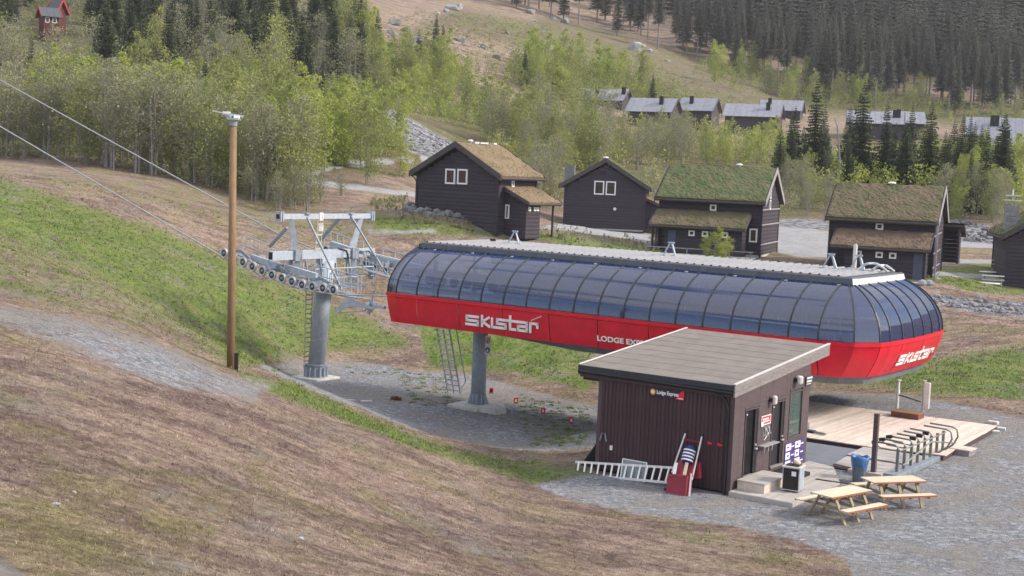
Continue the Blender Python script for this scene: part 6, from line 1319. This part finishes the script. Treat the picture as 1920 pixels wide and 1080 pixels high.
# --- left wood behind the grass bank
stand('b', [(-60,300),(120,306),(260,326),(400,362),(520,385),(580,398),(560,372),(470,345),(330,318),(120,292),(-60,288)], 46, (6.0, 9.5), (1,3,3,1,4), 'birch on the grass bank', 'birches along the left grass bank', 1.3, 95)
stand('b', [(-60,292),(150,290),(350,300),(560,330),(560,240),(300,215),(-60,230)], 44, (6.5, 9.5), (0,2,4,5,1), 'birch in the left wood', 'birches in the left wood', 2.0, 100)
stand('b', [(-60,230),(300,215),(620,250),(690,190),(640,60),(300,0),(-60,10)], 46, (8, 12), (1,3,4,0,3), 'birch on the upper hillside', 'birches on the upper left hillside', 2.6, 120)
stand('s', [(-60,210),(200,200),(480,190),(690,180),(700,60),(560,-10),(-60,-10)], 72, (9, 15), (0,1,2), 'spruce on the upper hillside', 'spruces on the upper left hillside', 2.8, 120)
stand('s', [(150,275),(480,270),(480,215),(150,215)], 8, (5, 8), (0,1), 'spruce inside the left wood', 'small spruces in the left wood', 2.5, 110)
for i, (px, py, h, lab) in enumerate(((503, 150, 26, 'tallest dark spruce of the row above the left wood, left end'), (540, 152, 52, 'dark spruce beside the tallest one in the row above the left wood'), (578, 155, 50, 'dark spruce third in the row above the left wood'), (652, 165, 30, 'big dark spruce at the right end of the upper left hillside'), (290, 160, 72, 'dark slim spruce above the middle of the left wood'), (20, 120, 26, 'dark spruce at the far left above the wood'), (185, 110, 26, 'dark spruce right of the red hilltop cabin'))): single('s', px, py, h, i % 3, lab, None, 120)
stand('s', [(-60,150),(700,150),(700,30),(-60,30)], 26, (7, 12), (0,1,2), 'spruce on the upper hillside', 'spruces on the upper left hillside', 2.8, 120)
stand('s', [(560,260),(700,240),(700,170),(560,170)], 5, (5, 8), (0,1), 'spruce left of the scree', 'spruces left of the scree', 2.8, 120)
stand('s', [(950,230),(1250,235),(1250,140),(950,140)], 5, (5, 8), (0,1), 'spruce above the far cabins', 'spruces above the far cabins', 4, 180)
# --- middle slope: birches on both sides of the scree and the brown clearing
stand('b', [(560,330),(700,310),(760,290),(700,200),(620,220),(560,250)], 15, (5.5, 8.5), (2,5,0), 'birch left of the scree', 'birches beside the scree slope', 2.0, 110)
single('b', 684, 352, 8.5, 0, 'slender white stemmed birch standing alone by the gravel road bend', None, 110); single('b', 755, 335, 5.0, 5, 'small thin birch beside the road left of the leftmost log house', None, 110); single('b', 628, 300, 7.5, 2, 'bright round birch just behind the road bend', None, 110)
stand('b', [(690,185),(760,205),(860,235),(930,255),(905,190),(850,150),(760,110),(690,90)], 30, (6, 9), (2,5,0,4), 'birch above the scree', 'birches above the scree slope', 2.2, 140)
stand('s', [(700,180),(830,180),(830,110),(700,110)], 4, (7, 11), (0,1), 'spruce above the scree', 'spruces above the scree slope', 3, 150)
stand('b', [(1090,330),(1250,322),(1350,312),(1330,285),(1150,270),(1090,262)], 30, (5.2, 7.6), (0,1,3,4,1), 'birch behind the houses', 'birches behind the log houses', 1.8, 150)
stand('b', [(930,330),(1050,335),(1100,330),(1100,255),(1000,235),(910,262)], 22, (6.5, 9), (0,1,3,4,1), 'birch behind the houses', 'birches behind the log houses', 2.0, 150)
stand('b', [(960,165),(1080,200),(1260,205),(1200,165),(1080,135),(980,125)], 18, (7, 10), (2,5,0), 'birch above the far cabins', 'birches above the far cabins', 3, 200)
stand('b', [(1300,145),(1480,205),(1640,215),(1930,255),(1930,232),(1700,200),(1500,165),(1340,115)], 28, (7, 10), (2,0,5,4), 'birch at the forest foot', 'birches at the forest foot', 3, 240)
stand('b', [(1330,310),(1500,335),(1540,300),(1440,268),(1340,262)], 18, (3.8, 5.2), (2,2,5), 'birch below the cabins', 'birches below the cabins', 1.8, 150)
stand('b', [(1700,300),(1930,330),(1930,400),(1800,385),(1700,350)], 26, (4.5, 7), (2,5,0), 'birch behind the right houses', 'birches at the right side', 2.0, 150)
stand('s', [(1450,352),(1760,372),(1900,395),(1900,365),(1750,340),(1470,330)], 22, (7, 11), (0,1,2), 'spruce behind the right houses', 'spruces behind the right log houses', 2.0, 145)
for i, (px, py, h, lab) in enumerate(((1522, 345, 148, 'tallest narrow dark spruce rising behind the right log houses'), (1478, 350, 208, 'dark spruce left of the tallest narrow spruce'), (1610, 348, 158, 'brownish tall spruce behind the second log house from right'), (1655, 350, 193, 'dark spruce in front of the pale roofed cabins'), (1702, 350, 200, 'dark spruce right of the pale roofed cabins'), (1738, 352, 196, 'dark spruce behind the ridge of the second log house from right'), (1842, 400, 246, 'pointed dark spruce standing in front of the right hillside cabin'), (1815, 398, 285, 'smaller dark spruce left of the pointed spruce'))): single('s', px, py, h, i % 3, lab, None, 130, .95)
# dead grey trunk
p = hit(1572, 360, 140); dt = thing('dead_tree', tuple(p), 0, 'bare pale leaning dead trunk among the dark spruces at right', 'dead tree')
mb = MB(); mb.tube([(0, 0, -.5), (-.1, 0, 4), (-.6, 0, 8), (-1.2, 0, 9.5)], [.16, .13, .08, .02], 7); mb.build('trunk', M['greybark'], dt)
for k in range(7): mb = MB(); z = 3 + k * .9; mb.tube([(-.1 - .08 * k, 0, z), (.5 * (-1) ** k - .1 * k, .2, z + .5)], [.04, .01], 4); mb.build('branch', M['greybark'], dt)
stand('b', [(985,395),(1055,392),(1055,325),(985,325)], 9, (4.5, 6.5), (1,3,0), 'birch behind the log houses', 'birches in the gaps behind the log houses', 1.5, 120)
stand('b', [(1462,405),(1558,412),(1558,345),(1462,335)], 10, (4, 6), (1,3,0), 'birch behind the log houses', 'birches in the gaps behind the log houses', 1.5, 120)
stand('b', [(1765,412),(1885,432),(1885,390),(1765,375)], 9, (4, 6.5), (1,0,2), 'birch behind the log houses', 'birches in the gaps behind the log houses', 1.5, 120)
# --- spruce forest on the mountain
edge_ = [(960,22),(1060,42),(1180,78),(1290,112),(1400,150),(1500,182),(1620,205),(1760,220),(1930,232)]
fpoly = [(940,0)] + edge_ + [(1930,120),(1700,90),(1500,70),(1300,30),(1180,-20),(960,-40)]
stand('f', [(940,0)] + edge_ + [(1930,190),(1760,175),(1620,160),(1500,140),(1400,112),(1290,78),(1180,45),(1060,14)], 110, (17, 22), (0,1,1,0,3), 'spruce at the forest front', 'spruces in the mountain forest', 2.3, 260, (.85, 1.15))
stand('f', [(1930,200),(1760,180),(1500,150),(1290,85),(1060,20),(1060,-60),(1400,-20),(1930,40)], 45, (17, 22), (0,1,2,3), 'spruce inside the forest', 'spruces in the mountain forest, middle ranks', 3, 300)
# all the rest of the forest, past the single trees: one mass of real spruces
low = []
for s_ in range(3):
    rg = np.random.default_rng(70 + s_); V, F = [], []
    for k in range(13):
        t_ = k / 12.; z = 19 * (.18 + .82 * t_); R_ = 2.3 * (1 - t_) ** .8 + .1
        for b_ in range(6):
            a = b_ * PI / 3 + k + rg.random() * .6; l_ = R_ * rg.uniform(.7, 1.15); w_ = .34 * l_ + .1; d = np.array([math.cos(a), math.sin(a), 0]); s2_ = np.array([-d[1], d[0], 0]); i = len(V)
            V += [np.array([0, 0, z]), d * l_ * .6 + s2_ * w_ + [0, 0, z - .35 * l_ - .2], d * l_ + [0, 0, z - .25 * l_], d * l_ * .6 - s2_ * w_ + [0, 0, z - .35 * l_ - .2]]; F += [(i, i + 1, i + 2, i + 3)]
    i = len(V); V += [np.array(q, float) for q in ((-.18, 0, -1), (.18, 0, -1), (0, 0, 18), (0, -.18, -1), (0, .18, -1))]; F += [(i, i + 1, i + 2, i + 2), (i + 3, i + 4, i + 2, i + 2)]
    low.append((np.array(V), np.array(F)))
VV, FF = [], []; off_ = 0; rg = np.random.default_rng(5); nst = 0; pts_ = []
for _ in range(60000):
    if nst >= 2600: break
    px, py = rg.uniform(560, 2060), rg.uniform(-420, 230)
    lim = np.interp(px, [560, 700, 960, 1180, 1500, 1930, 2100], [-30, -15, -25, 20, 120, 170, 180])
    if py > lim: continue
    p = hit(px, py, 300)
    if p is None: continue
    V, F = low[rg.integers(3)]; s_ = rg.uniform(.8, 1.12); a = rg.random() * 6.28; Rm = np.array([[math.cos(a), -math.sin(a), 0], [math.sin(a), math.cos(a), 0], [0, 0, 1]])
    VV.append(V @ Rm.T * [s_ * 1.15, s_ * 1.15, s_] + p); FF.append(F + off_); off_ += len(V); nst += 1
VV = np.vstack(VV); FF = np.vstack(FF); me = bpy.data.meshes.new('spruce_forest'); me.vertices.add(len(VV)); me.vertices.foreach_set('co', VV.ravel()); me.loops.add(len(FF) * 4); me.loops.foreach_set('vertex_index', FF.ravel().astype(np.int32)); me.polygons.add(len(FF)); me.polygons.foreach_set('loop_start', np.arange(0, len(FF) * 4, 4, dtype=np.int32)); me.update(calc_edges=True); me.validate()
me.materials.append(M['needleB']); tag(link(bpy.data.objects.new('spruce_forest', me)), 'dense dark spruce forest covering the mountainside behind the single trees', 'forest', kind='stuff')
# --- far upper left wood, past the single trees
VV, FF, off_ = [], [], 0; rg = np.random.default_rng(8); nb2 = 0
for _ in range(8000):
    if nb2 >= 420: break
    px, py = rg.uniform(-150, 720), rg.uniform(-260, 30)
    p = hit(px, py, 240)
    if p is None: continue
    n_ = 170; hgt_ = rg.uniform(8, 12); t_ = rg.random(n_) ** .8; R_ = (2.3 * np.sin(np.clip(t_ * .9 + .12, 0, 1) * PI) ** .6) * np.sqrt(rg.random(n_)); a = rg.random(n_) * 6.28
    Cc = np.c_[R_ * np.cos(a), R_ * np.sin(a), hgt_ * (.12 + .88 * t_)] + p; V, F = leaf_quads(Cc, .34, rg); VV.append(V); FF.append(F + off_); off_ += len(V); nb2 += 1
VV = np.vstack(VV); FF = np.vstack(FF); me = bpy.data.meshes.new('hilltop_wood'); me.vertices.add(len(VV)); me.vertices.foreach_set('co', VV.ravel()); me.loops.add(len(FF) * 4); me.loops.foreach_set('vertex_index', FF.ravel().astype(np.int32)); me.polygons.add(len(FF)); me.polygons.foreach_set('loop_start', np.arange(0, len(FF) * 4, 4, dtype=np.int32)); me.update(calc_edges=True); me.validate()
me.materials.append(M['leafB']); tag(link(bpy.data.objects.new('hilltop_wood', me)), 'mass of leafy birch crowns on the hilltop beyond the upper left trees', 'wood', kind='stuff')
# --- undergrowth: young birch and willow scrub nobody could count
def scrub(name, polys, count, hr, m_, label, seed, d0=95, leaf=.13, nl=46, spread=.36):
    rg = np.random.default_rng(seed); VV, FF, off_ = [], [], 0; w_ = [abs(sum(p[i][0] * p[(i + 1) % len(p)][1] - p[(i + 1) % len(p)][0] * p[i][1] for i in range(len(p)))) for p in polys]; w_ = np.array(w_) / sum(w_); k = 0; tries = 0
    while k < count and tries < count * 12:
        tries += 1; poly = polys[rg.choice(len(polys), p=w_)]; xs, ys = [p[0] for p in poly], [p[1] for p in poly]; px, py = rg.uniform(min(xs), max(xs)), rg.uniform(min(ys), max(ys))
        if not inpoly(px, py, poly) or (42 < px < 128 and 58 < py < 140 and hr[1] > 2.3): continue
        p = hit(px, py, d0)
        if p is None: continue
        h_ = rg.uniform(*hr); t_ = rg.random(nl) ** .7; R_ = h_ * spread * np.sqrt(rg.random(nl)) * (1.1 - .8 * t_); a = rg.random(nl) * 6.28
        V, F = leaf_quads(np.c_[R_ * np.cos(a), R_ * np.sin(a), h_ * (.05 + .95 * t_)] + p, leaf * (.7 + h_ * .12), rg); VV.append(V); FF.append(F + off_); off_ += len(V); k += 1
    VV = np.vstack(VV); FF = np.vstack(FF); me = bpy.data.meshes.new(name); me.vertices.add(len(VV)); me.vertices.foreach_set('co', VV.ravel()); me.loops.add(len(FF) * 4); me.loops.foreach_set('vertex_index', FF.ravel().astype(np.int32)); me.polygons.add(len(FF)); me.polygons.foreach_set('loop_start', np.arange(0, len(FF) * 4, 4, dtype=np.int32)); me.update(calc_edges=True); me.validate(); me.materials.append(m_)
    tag(link(bpy.data.objects.new(name, me)), label, 'undergrowth', kind='stuff')
scrub('birch_scrub', [[(-60,292),(120,296),(300,312),(560,360),(560,240),(300,215),(-60,215)]], 330, (1.2, 3.5), M['leafA'], 'young birch scrub filling the gaps of the left wood', 61)
scrub('hillside_scrub', [[(-60,215),(300,215),(620,250),(690,190),(640,60),(300,0),(-60,10)]], 1000, (1.5, 4.5), M['leafB'], 'scrub between the trees of the upper left hillside', 62, 120, .14)
scrub('slope_scrub', [[(560,330),(700,305),(755,290),(705,200),(780,230),(930,258),(900,190),(850,150),(760,110),(690,100),(560,240)]], 620, (1.4, 4), M['leafC'], 'bright young birch scrub round the scree slope', 63, 120)
scrub('thicket_scrub', [[(930,325),(1050,330),(1250,320),(1350,310),(1500,330),(1540,300),(1440,268),(1330,258),(1150,245),(1000,225),(900,250)]], 760, (1.4, 4), M['leafA'], 'dense birch scrub of the thicket behind the log houses', 64, 150)
scrub('cabin_scrub', [[(950,165),(1080,205),(1250,208),(1290,200),(1200,160),(1080,128),(960,115)], [(1295,150),(1480,212),(1640,225),(1930,262),(1930,232),(1700,200),(1500,165),(1330,112)]], 1250, (1.8, 5), M['leafA'], 'green scrub along the forest foot and above the far cabins', 65, 200, .13)
scrub('right_scrub', [[(1470,330),(1700,300),(1930,330),(1930,405),(1800,390),(1480,372)]], 420, (1.5, 4.4), M['leafC'], 'yellow green scrub behind the right log houses', 66, 130)
scrub('house_scrub', [[(985,395),(1055,392),(1055,325),(985,325)], [(1205,400),(1245,400),(1245,330),(1205,330)], [(1462,405),(1558,412),(1558,350),(1462,340)], [(1765,412),(1885,432),(1885,395),(1765,378)]], 170, (1.2, 3.2), M['leafB'], 'olive scrub in the gaps behind the log houses', 68, 110)
scrub('pad_weeds', [[(750,700),(850,708),(850,765),(770,760)], [(650,688),(770,694),(770,706),(650,702)], [(960,740),(1105,768),(1105,840),(1000,850)], [(500,690),(560,694),(560,702),(500,700)]], 560, (.05, .13), ground_tree('weed_blades', 'green'), 'small weeds growing through the gravel of the tower pad', 69, 56, .05, 26, 3.0)
scrub('bank_scrub', [[(-60,298),(120,304),(260,324),(400,360),(520,383),(580,396),(600,380),(480,345),(330,318),(120,290),(-60,286)]], 330, (.8, 2.4), M['leafB'], 'low leafy scrub at the feet of the birches on the left bank', 72, 92, .08, 60)
scrub('cabin_hill_scrub', [[(0,62),(170,62),(170,190),(0,190)], [(150,20),(700,30),(700,120),(150,110)]], 420, (.6, 2.2), M['leafA'], 'low green scrub below the red hilltop cabin', 73, 150, .12, 36)
scrub('meadow_scrub', [[(760,402),(900,422),(1060,432),(1230,458),(1240,490),(1100,458),(900,438),(700,430)], [(700,375),(770,372),(760,400),(690,395)]], 420, (.2, .6), M['leafB'], 'olive grass clumps and low shrubs in front of the log houses', 71, 92, .07, 26)
scrub('clearing_saplings', [[(730,90),(850,180),(960,225),(1050,215),(1250,205),(1330,240),(1420,235),(1230,120),(1000,50),(820,40),(740,60)]], 330, (.8, 3.0), M['leafA'], 'scattered saplings and bushes on the rough clearing', 74, 150, .13, 40, .42)
scrub('heather', [[(720,150),(850,190),(960,230),(1050,225),(1250,205),(1330,240),(1500,240),(1200,110),(1000,40),(800,20),(720,40)]], 5200, (.2, .75), M['leafB'], 'low shrubs and grass clumps scattered over the cleared slope', 67, 150, .12, 20, 1.1)
# --- shrubs
def shrub(px, py, h, k, label, group=None, d0=85.):
    p = hit(px, py, d0)
    if p is None: return
    t = thing('shrub', tuple(p), trg.random() * 6, label, 'shrub', group); s_ = h / 8.; t.scale = (s_ * 1.3, s_ * 1.3, s_); inst('stems', BIR[k][0], t); inst('foliage', BIR[k][1], t)
for px, py, h, k in ((545, 392, 4.2, 1), (575, 398, 3.4, 3), (520, 400, 3.2, 1), (600, 385, 2.6, 3), (470, 382, 3.5, 1), (640, 372, 2.4, 3)): shrub(px, py, h, k, 'thin twiggy shrub at the right end of the left wood', 'twiggy shrubs at the end of the left wood', 92)
for px, py, h, k in ((1345, 492, 2.6, 2), (1362, 494, 2.0, 5), (1322, 488, 1.8, 5), (1240, 470, 1.6, 2), (1225, 462, 1.5, 0), (1255, 474, 1.0, 5)): shrub(px, py, h, k, 'light green shrub growing in front of the middle log house', 'shrubs in front of the middle log house', 92)
for px, py, h in ((864, 398, 1.8), (873, 398, 1.9), (935, 420, 1.3), (950, 424, 1.2)): shrub(px, py, h, 1, 'small pale shrub at the foot of the leftmost log house', 'shrubs by the leftmost log house', 92)
print('TREES', NB, 'forest', nst, nb2)
# ================================================================== STONES
def rock_mesh(seed, sub=2):
    rg = np.random.default_rng(seed); bm = bmesh.new(); bmesh.ops.create_icosphere(bm, subdivisions=sub, radius=1)
    pl_ = rg.normal(size=(9, 3)); pl_ /= np.linalg.norm(pl_, axis=1)[:, None]
    for v in bm.verts:
        c_ = np.array(v.co); 
        for q in pl_:
            d = c_ @ q
            if d > .6: c_ = c_ - q * (d - .6)
        v.co = Vector(c_ * (1 + rg.uniform(-.05, .05)))
    me = bpy.data.meshes.new('rock'); bm.to_mesh(me); bm.free(); return me
ROCKS = [rock_mesh(k) for k in range(4)]; SMALL = rock_mesh(9, 1)
for r_ in ROCKS: r_.materials.append(M['stone'])
PALE = [r_.copy() for r_ in ROCKS]
for r_ in PALE: r_.materials.clear(); r_.materials.append(M['palestone'])
def boulder(px, py, s_, label, group=None, d0=85., pale=True):
    p = hit(px, py, d0)
    if p is None: return
    o = inst('boulder', (PALE if pale else ROCKS)[trg.integers(4)], None, tuple(p + np.array([0, 0, s_ * .25])), (trg.random() * 3, trg.random() * .4, trg.random() * 6)); o.scale = (s_ * 1.25, s_, s_ * .75); tag(o, label, 'boulder', group)
boulder(903, 404, 1.3, 'large pale boulder at the front of the leftmost log house'); boulder(878, 405, .7, 'pale boulder just left of the large one by the log house')
for px, py, s_ in ((848,20,1.9),(836,24,1.2),(862,18,1.5),(996,26,1.6),(1040,40,1.3),(1060,44,1.5),(820,28,.9),(880,14,1.0)): boulder(px, py, s_, 'pale boulder at the top of the clearing below the forest', 'pale boulders at the top of the clearing', 240)
for px, py, s_ in ((1192,98,2.4),(1203,92,1.7),(1214,100,1.3),(1252,118,1.0)): boulder(px, py, s_, 'pale boulder at the forest edge in the middle of the slope', 'pale boulders at the forest edge', 240)
for px, py, s_ in ((780,88,2.0),(792,94,1.8),(770,96,1.6),(868,82,1.3),(855,78,1.1),(1020,97,1.6),(1032,94,1.2),(930,112,1.1),(905,90,.9),(950,64,.9),(742,50,1.6),(760,60,1.3),(735,66,1.2)): boulder(px, py, s_, 'grey boulder on the brown clearing', 'boulders on the brown clearing', 180, False)
for px, py, s_ in ((232, 928, .06), (105, 947, .07), (522, 995, .05), (62, 940, .04), (140, 925, .07), (372, 950, .05), (415, 960, .05), (565, 1010, .06)):
    p = hit(px, py, 15.)
    if p is not None: o = inst('pale_stone', PALE[trg.integers(4)], None, tuple(p), (0, 0, trg.random() * 6)); o.scale = (s_ * 1.5, s_, s_ * .8); tag(o, 'small pale stone lying in the brown foreground grass', 'stone', 'pale stones in the foreground grass')
def rubble(name, poly, count, sz, label, d0, mats=ROCKS, singles=0):
    """stone heaps: the largest stones are objects, the rest one mass"""
    xs, ys = [p[0] for p in poly], [p[1] for p in poly]; V_, F_ = [], []; k = 0; o_ = 0; rg = np.random.default_rng(len(poly) + count)
    base = np.array([v.co[:] for v in SMALL.vertices]); fb = np.array([list(f.vertices) for f in SMALL.polygons])
    while k < count:
        px, py = rg.uniform(min(xs), max(xs)), rg.uniform(min(ys), max(ys))
        if not inpoly(px, py, poly): k += .02; continue
        p = hit(px, py, d0)
        k += 1
        if p is None: continue
        s_ = rg.uniform(*sz) * (1.6 if rg.random() < .12 else 1); a = rg.random() * 6.28; c_, sn_ = math.cos(a), math.sin(a); Rm = np.array([[c_, -sn_, 0], [sn_, c_, 0], [0, 0, 1]])
        V_.append((base * rg.uniform(.75, 1.2, 3)) @ Rm.T * s_ + p + [0, 0, s_ * rg.uniform(.1, .9)]); F_.append(fb + o_); o_ += len(base)
    V_ = np.vstack(V_); F_ = np.vstack(F_); me = bpy.data.meshes.new(name); me.from_pydata(V_.tolist(), [], F_.tolist()); me.materials.append(mats[0].materials[0])
    tag(link(bpy.data.objects.new(name, me)), label, 'rubble', kind='stuff')
rubble('stone_bank', [(755,392),(800,384),(850,392),(905,408),(925,418),(880,416),(800,408),(760,400)], 230, (.18, .42), 'bank of grey stones in front of the leftmost log house', 95)
rubble('stone_rubble', [(1745,556),(1830,562),(1925,570),(1925,592),(1830,586),(1750,572)], 300, (.08, .2), 'band of dark rubble across the meadow at right', 85)
rubble('scree_stones', [(722,200),(800,246),(855,275),(850,294),(800,292),(765,280),(738,235)], 650, (.06, .18), 'loose grey stones on the scree slope', 130)
rubble('berm_stones', [(1778,418),(1830,420),(1925,444),(1925,460),(1782,452)], 420, (.1, .26), 'grey stones of the berm behind the right log houses', 125)
# ================================================================== GRASS TUFTS AND STRAW on the near ground
def tufts(name, n_target, region, hgt, mats, wts, label, seed, dmin=16, dmax=105):
    rg = np.random.default_rng(seed); n_ = n_target * 3
    a = rg.uniform(-23, 23, n_) * PI / 180; r_ = dmin * (dmax / dmin) ** (rg.random(n_) ** .75); x, y = np.sin(a) * r_, np.cos(a) * r_
    i = np.clip(np.searchsorted(rr, np.hypot(x, y + 2)) - 1, 0, len(rr) - 2); j = np.clip(np.searchsorted(th, np.arctan2(x, y + 2)) - 1, 0, nc - 2)
    g_ = mg.reshape(len(rr), nc)[i, j]; gr_ = mgr.reshape(len(rr), nc)[i, j]; ro_ = mro.reshape(len(rr), nc)[i, j]
    s = (x - ST[0]) * AX[0] + (y - ST[1]) * AX[1]; n2 = (x - ST[0]) * NX[0] + (y - ST[1]) * NX[1]
    built = ((s > 17) & (s < 29) & (n2 > -14) & (n2 < 6))
    ok = (g_ < .3) & (ro_ < .2) & ~built & region(x, y, gr_, rg); idx = np.where(ok)[0][:n_target]; x, y, r_ = x[idx], y[idx], r_[idx]
    z = ground(x, y); n_ = len(x); B = 3; Vs, Fs, Ms = [], [], []
    sc_ = hgt * (.55 + r_ / 60.) * rg.uniform(.5, 1.4, n_)
    for b_ in range(B):
        aa = rg.random(n_) * 6.28; w_ = sc_ * rg.uniform(.12, .28, n_); lx, ly = rg.normal(size=n_) * sc_ * .8, rg.normal(size=n_) * sc_ * .8; ox, oy = rg.normal(size=n_) * .06, rg.normal(size=n_) * .06
        p0 = np.c_[x + ox - np.cos(aa) * w_, y + oy - np.sin(aa) * w_, z - .02]; p1 = np.c_[x + ox + np.cos(aa) * w_, y + oy + np.sin(aa) * w_, z - .02]; p2 = np.c_[x + ox + lx, y + oy + ly, z + sc_ * rg.uniform(.5, 1.1, n_)]
        base_ = len(Vs) and sum(len(v) for v in Vs); V = np.stack([p0, p1, p2], 1).reshape(-1, 3); Fs.append(np.arange(n_ * 3).reshape(-1, 3) + (base_ or 0)); Vs.append(V); Ms.append(np.repeat(rg.choice(len(mats), n_, p=wts), 1))
    V, F, Mi = np.vstack(Vs), np.vstack(Fs), np.concatenate(Ms); me = bpy.data.meshes.new(name); me.vertices.add(len(V)); me.vertices.foreach_set('co', V.ravel()); me.loops.add(len(F) * 3); me.loops.foreach_set('vertex_index', F.ravel().astype(np.int32)); me.polygons.add(len(F)); me.polygons.foreach_set('loop_start', np.arange(0, len(F) * 3, 3, dtype=np.int32))
    for m_ in mats: me.materials.append(m_)
    me.polygons.foreach_set('material_index', Mi.astype(np.int32)); me.update(calc_edges=True); tag(link(bpy.data.objects.new(name, me)), label, 'grass', kind='stuff')
M['straw1'] = mat('straw_blade', (.36, .27, .18), (.28, .20, .13), .5, .9); M['straw2'] = mat('dead_brown_blade', (.22, .15, .115), (.27, .19, .14), .5, .9); M['gblade'] = mat('green_blade', (.15, .25, .04), (.22, .31, .06), .4, .9); M['gblade2'] = mat('olive_blade', (.22, .22, .09), (.17, .18, .065), .4, .9); M['straw3'] = mat('pale_straw_blade', (.46, .37, .25), (.38, .30, .19), .5, .9)
tufts('dry_grass', 110000, lambda x, y, g_, rg: g_ < .35, .036, [ground_tree('dry_blades', 'dry'), ground_tree('dark_blades', 'dry_dark'), ground_tree('pale_blades', 'dry_pale')], [.4, .3, .3], 'matted dry brown grass covering the near slope', 31)
tufts('green_grass', 60000, lambda x, y, g_, rg: g_ > .4 * rg.random(len(x)) + .25, .055, [ground_tree('green_blades', 'green'), ground_tree('deep_green_blades', 'green_dark')], [.65, .35], 'fresh green spring grass on the banks', 32)
M['gravelbit'] = mat('blue_grey_gravel', (.27, .285, .325), (.17, .18, .205), 2, .95)
def pebbles(n_target, seed=41):
    rg = np.random.default_rng(seed); n_ = n_target * 5; a = rg.uniform(-23, 23, n_) * PI / 180; r_ = 26 * (85 / 26.) ** rg.random(n_); x, y = np.sin(a) * r_, np.cos(a) * r_
    i = np.clip(np.searchsorted(rr, np.hypot(x, y + 2)) - 1, 0, len(rr) - 2); j = np.clip(np.searchsorted(th, np.arctan2(x, y + 2)) - 1, 0, nc - 2); g_ = mg.reshape(len(rr), nc)[i, j]
    idx = np.where(g_ > .35 + .4 * rg.random(n_))[0][:n_target]; x, y = x[idx], y[idx]; z = ground(x, y); n_ = len(x); s_ = .022 * (.6 + np.hypot(x, y) / 60) * rg.uniform(.5, 1.6, n_)
    T = np.array([(1, 0, -.3), (-.5, .87, -.3), (-.5, -.87, -.3), (0, 0, .7)]); F0 = np.array([(0, 1, 3), (1, 2, 3), (2, 0, 3)]); an = rg.random(n_) * 6.28
    R_ = np.stack([np.stack([np.cos(an), -np.sin(an)], 1), np.stack([np.sin(an), np.cos(an)], 1)], 1); xy = np.einsum('nij,kj->nki', R_, T[:, :2]); V = np.concatenate([xy, np.tile(T[:, 2], (n_, 1))[:, :, None]], 2) * s_[:, None, None] + np.stack([x, y, z], 1)[:, None, :]
    F = (F0[None] + (np.arange(n_) * 4)[:, None, None]).reshape(-1, 3); V = V.reshape(-1, 3); me = bpy.data.meshes.new('gravel_stones'); me.vertices.add(len(V)); me.vertices.foreach_set('co', V.ravel()); me.loops.add(len(F) * 3); me.loops.foreach_set('vertex_index', F.ravel().astype(np.int32)); me.polygons.add(len(F)); me.polygons.foreach_set('loop_start', np.arange(0, len(F) * 3, 3, dtype=np.int32))
    for m_ in (M['stone'], M['palestone'], M['gravelbit']): me.materials.append(m_)
    me.polygons.foreach_set('material_index', np.repeat(rg.choice(3, n_, p=[.35, .04, .61]), 3).astype(np.int32)); me.update(calc_edges=True); tag(link(bpy.data.objects.new('gravel_stones', me)), 'loose grey gravel stones on the yards and tracks', 'gravel', kind='stuff')
pebbles(60000)

# ================================================================== AIR
hm, t, b = new_mat('thin_haze'); t.nodes.remove(b); pv = t.nodes.new('ShaderNodeVolumePrincipled'); pv.inputs['Color'].default_value = (.86, .88, .97, 1); pv.inputs['Density'].default_value = .00018; pv.inputs['Anisotropy'].default_value = .2
t.links.new(pv.outputs[0], t.nodes['Material Output'].inputs['Volume'])
mb = MB(); zmin = float(tz.min()) - 1.5; mb.box(-2900, 2900, -2900, 2900, zmin, 480); hz = mb.build('haze', hm); tag(hz, kind='stuff')
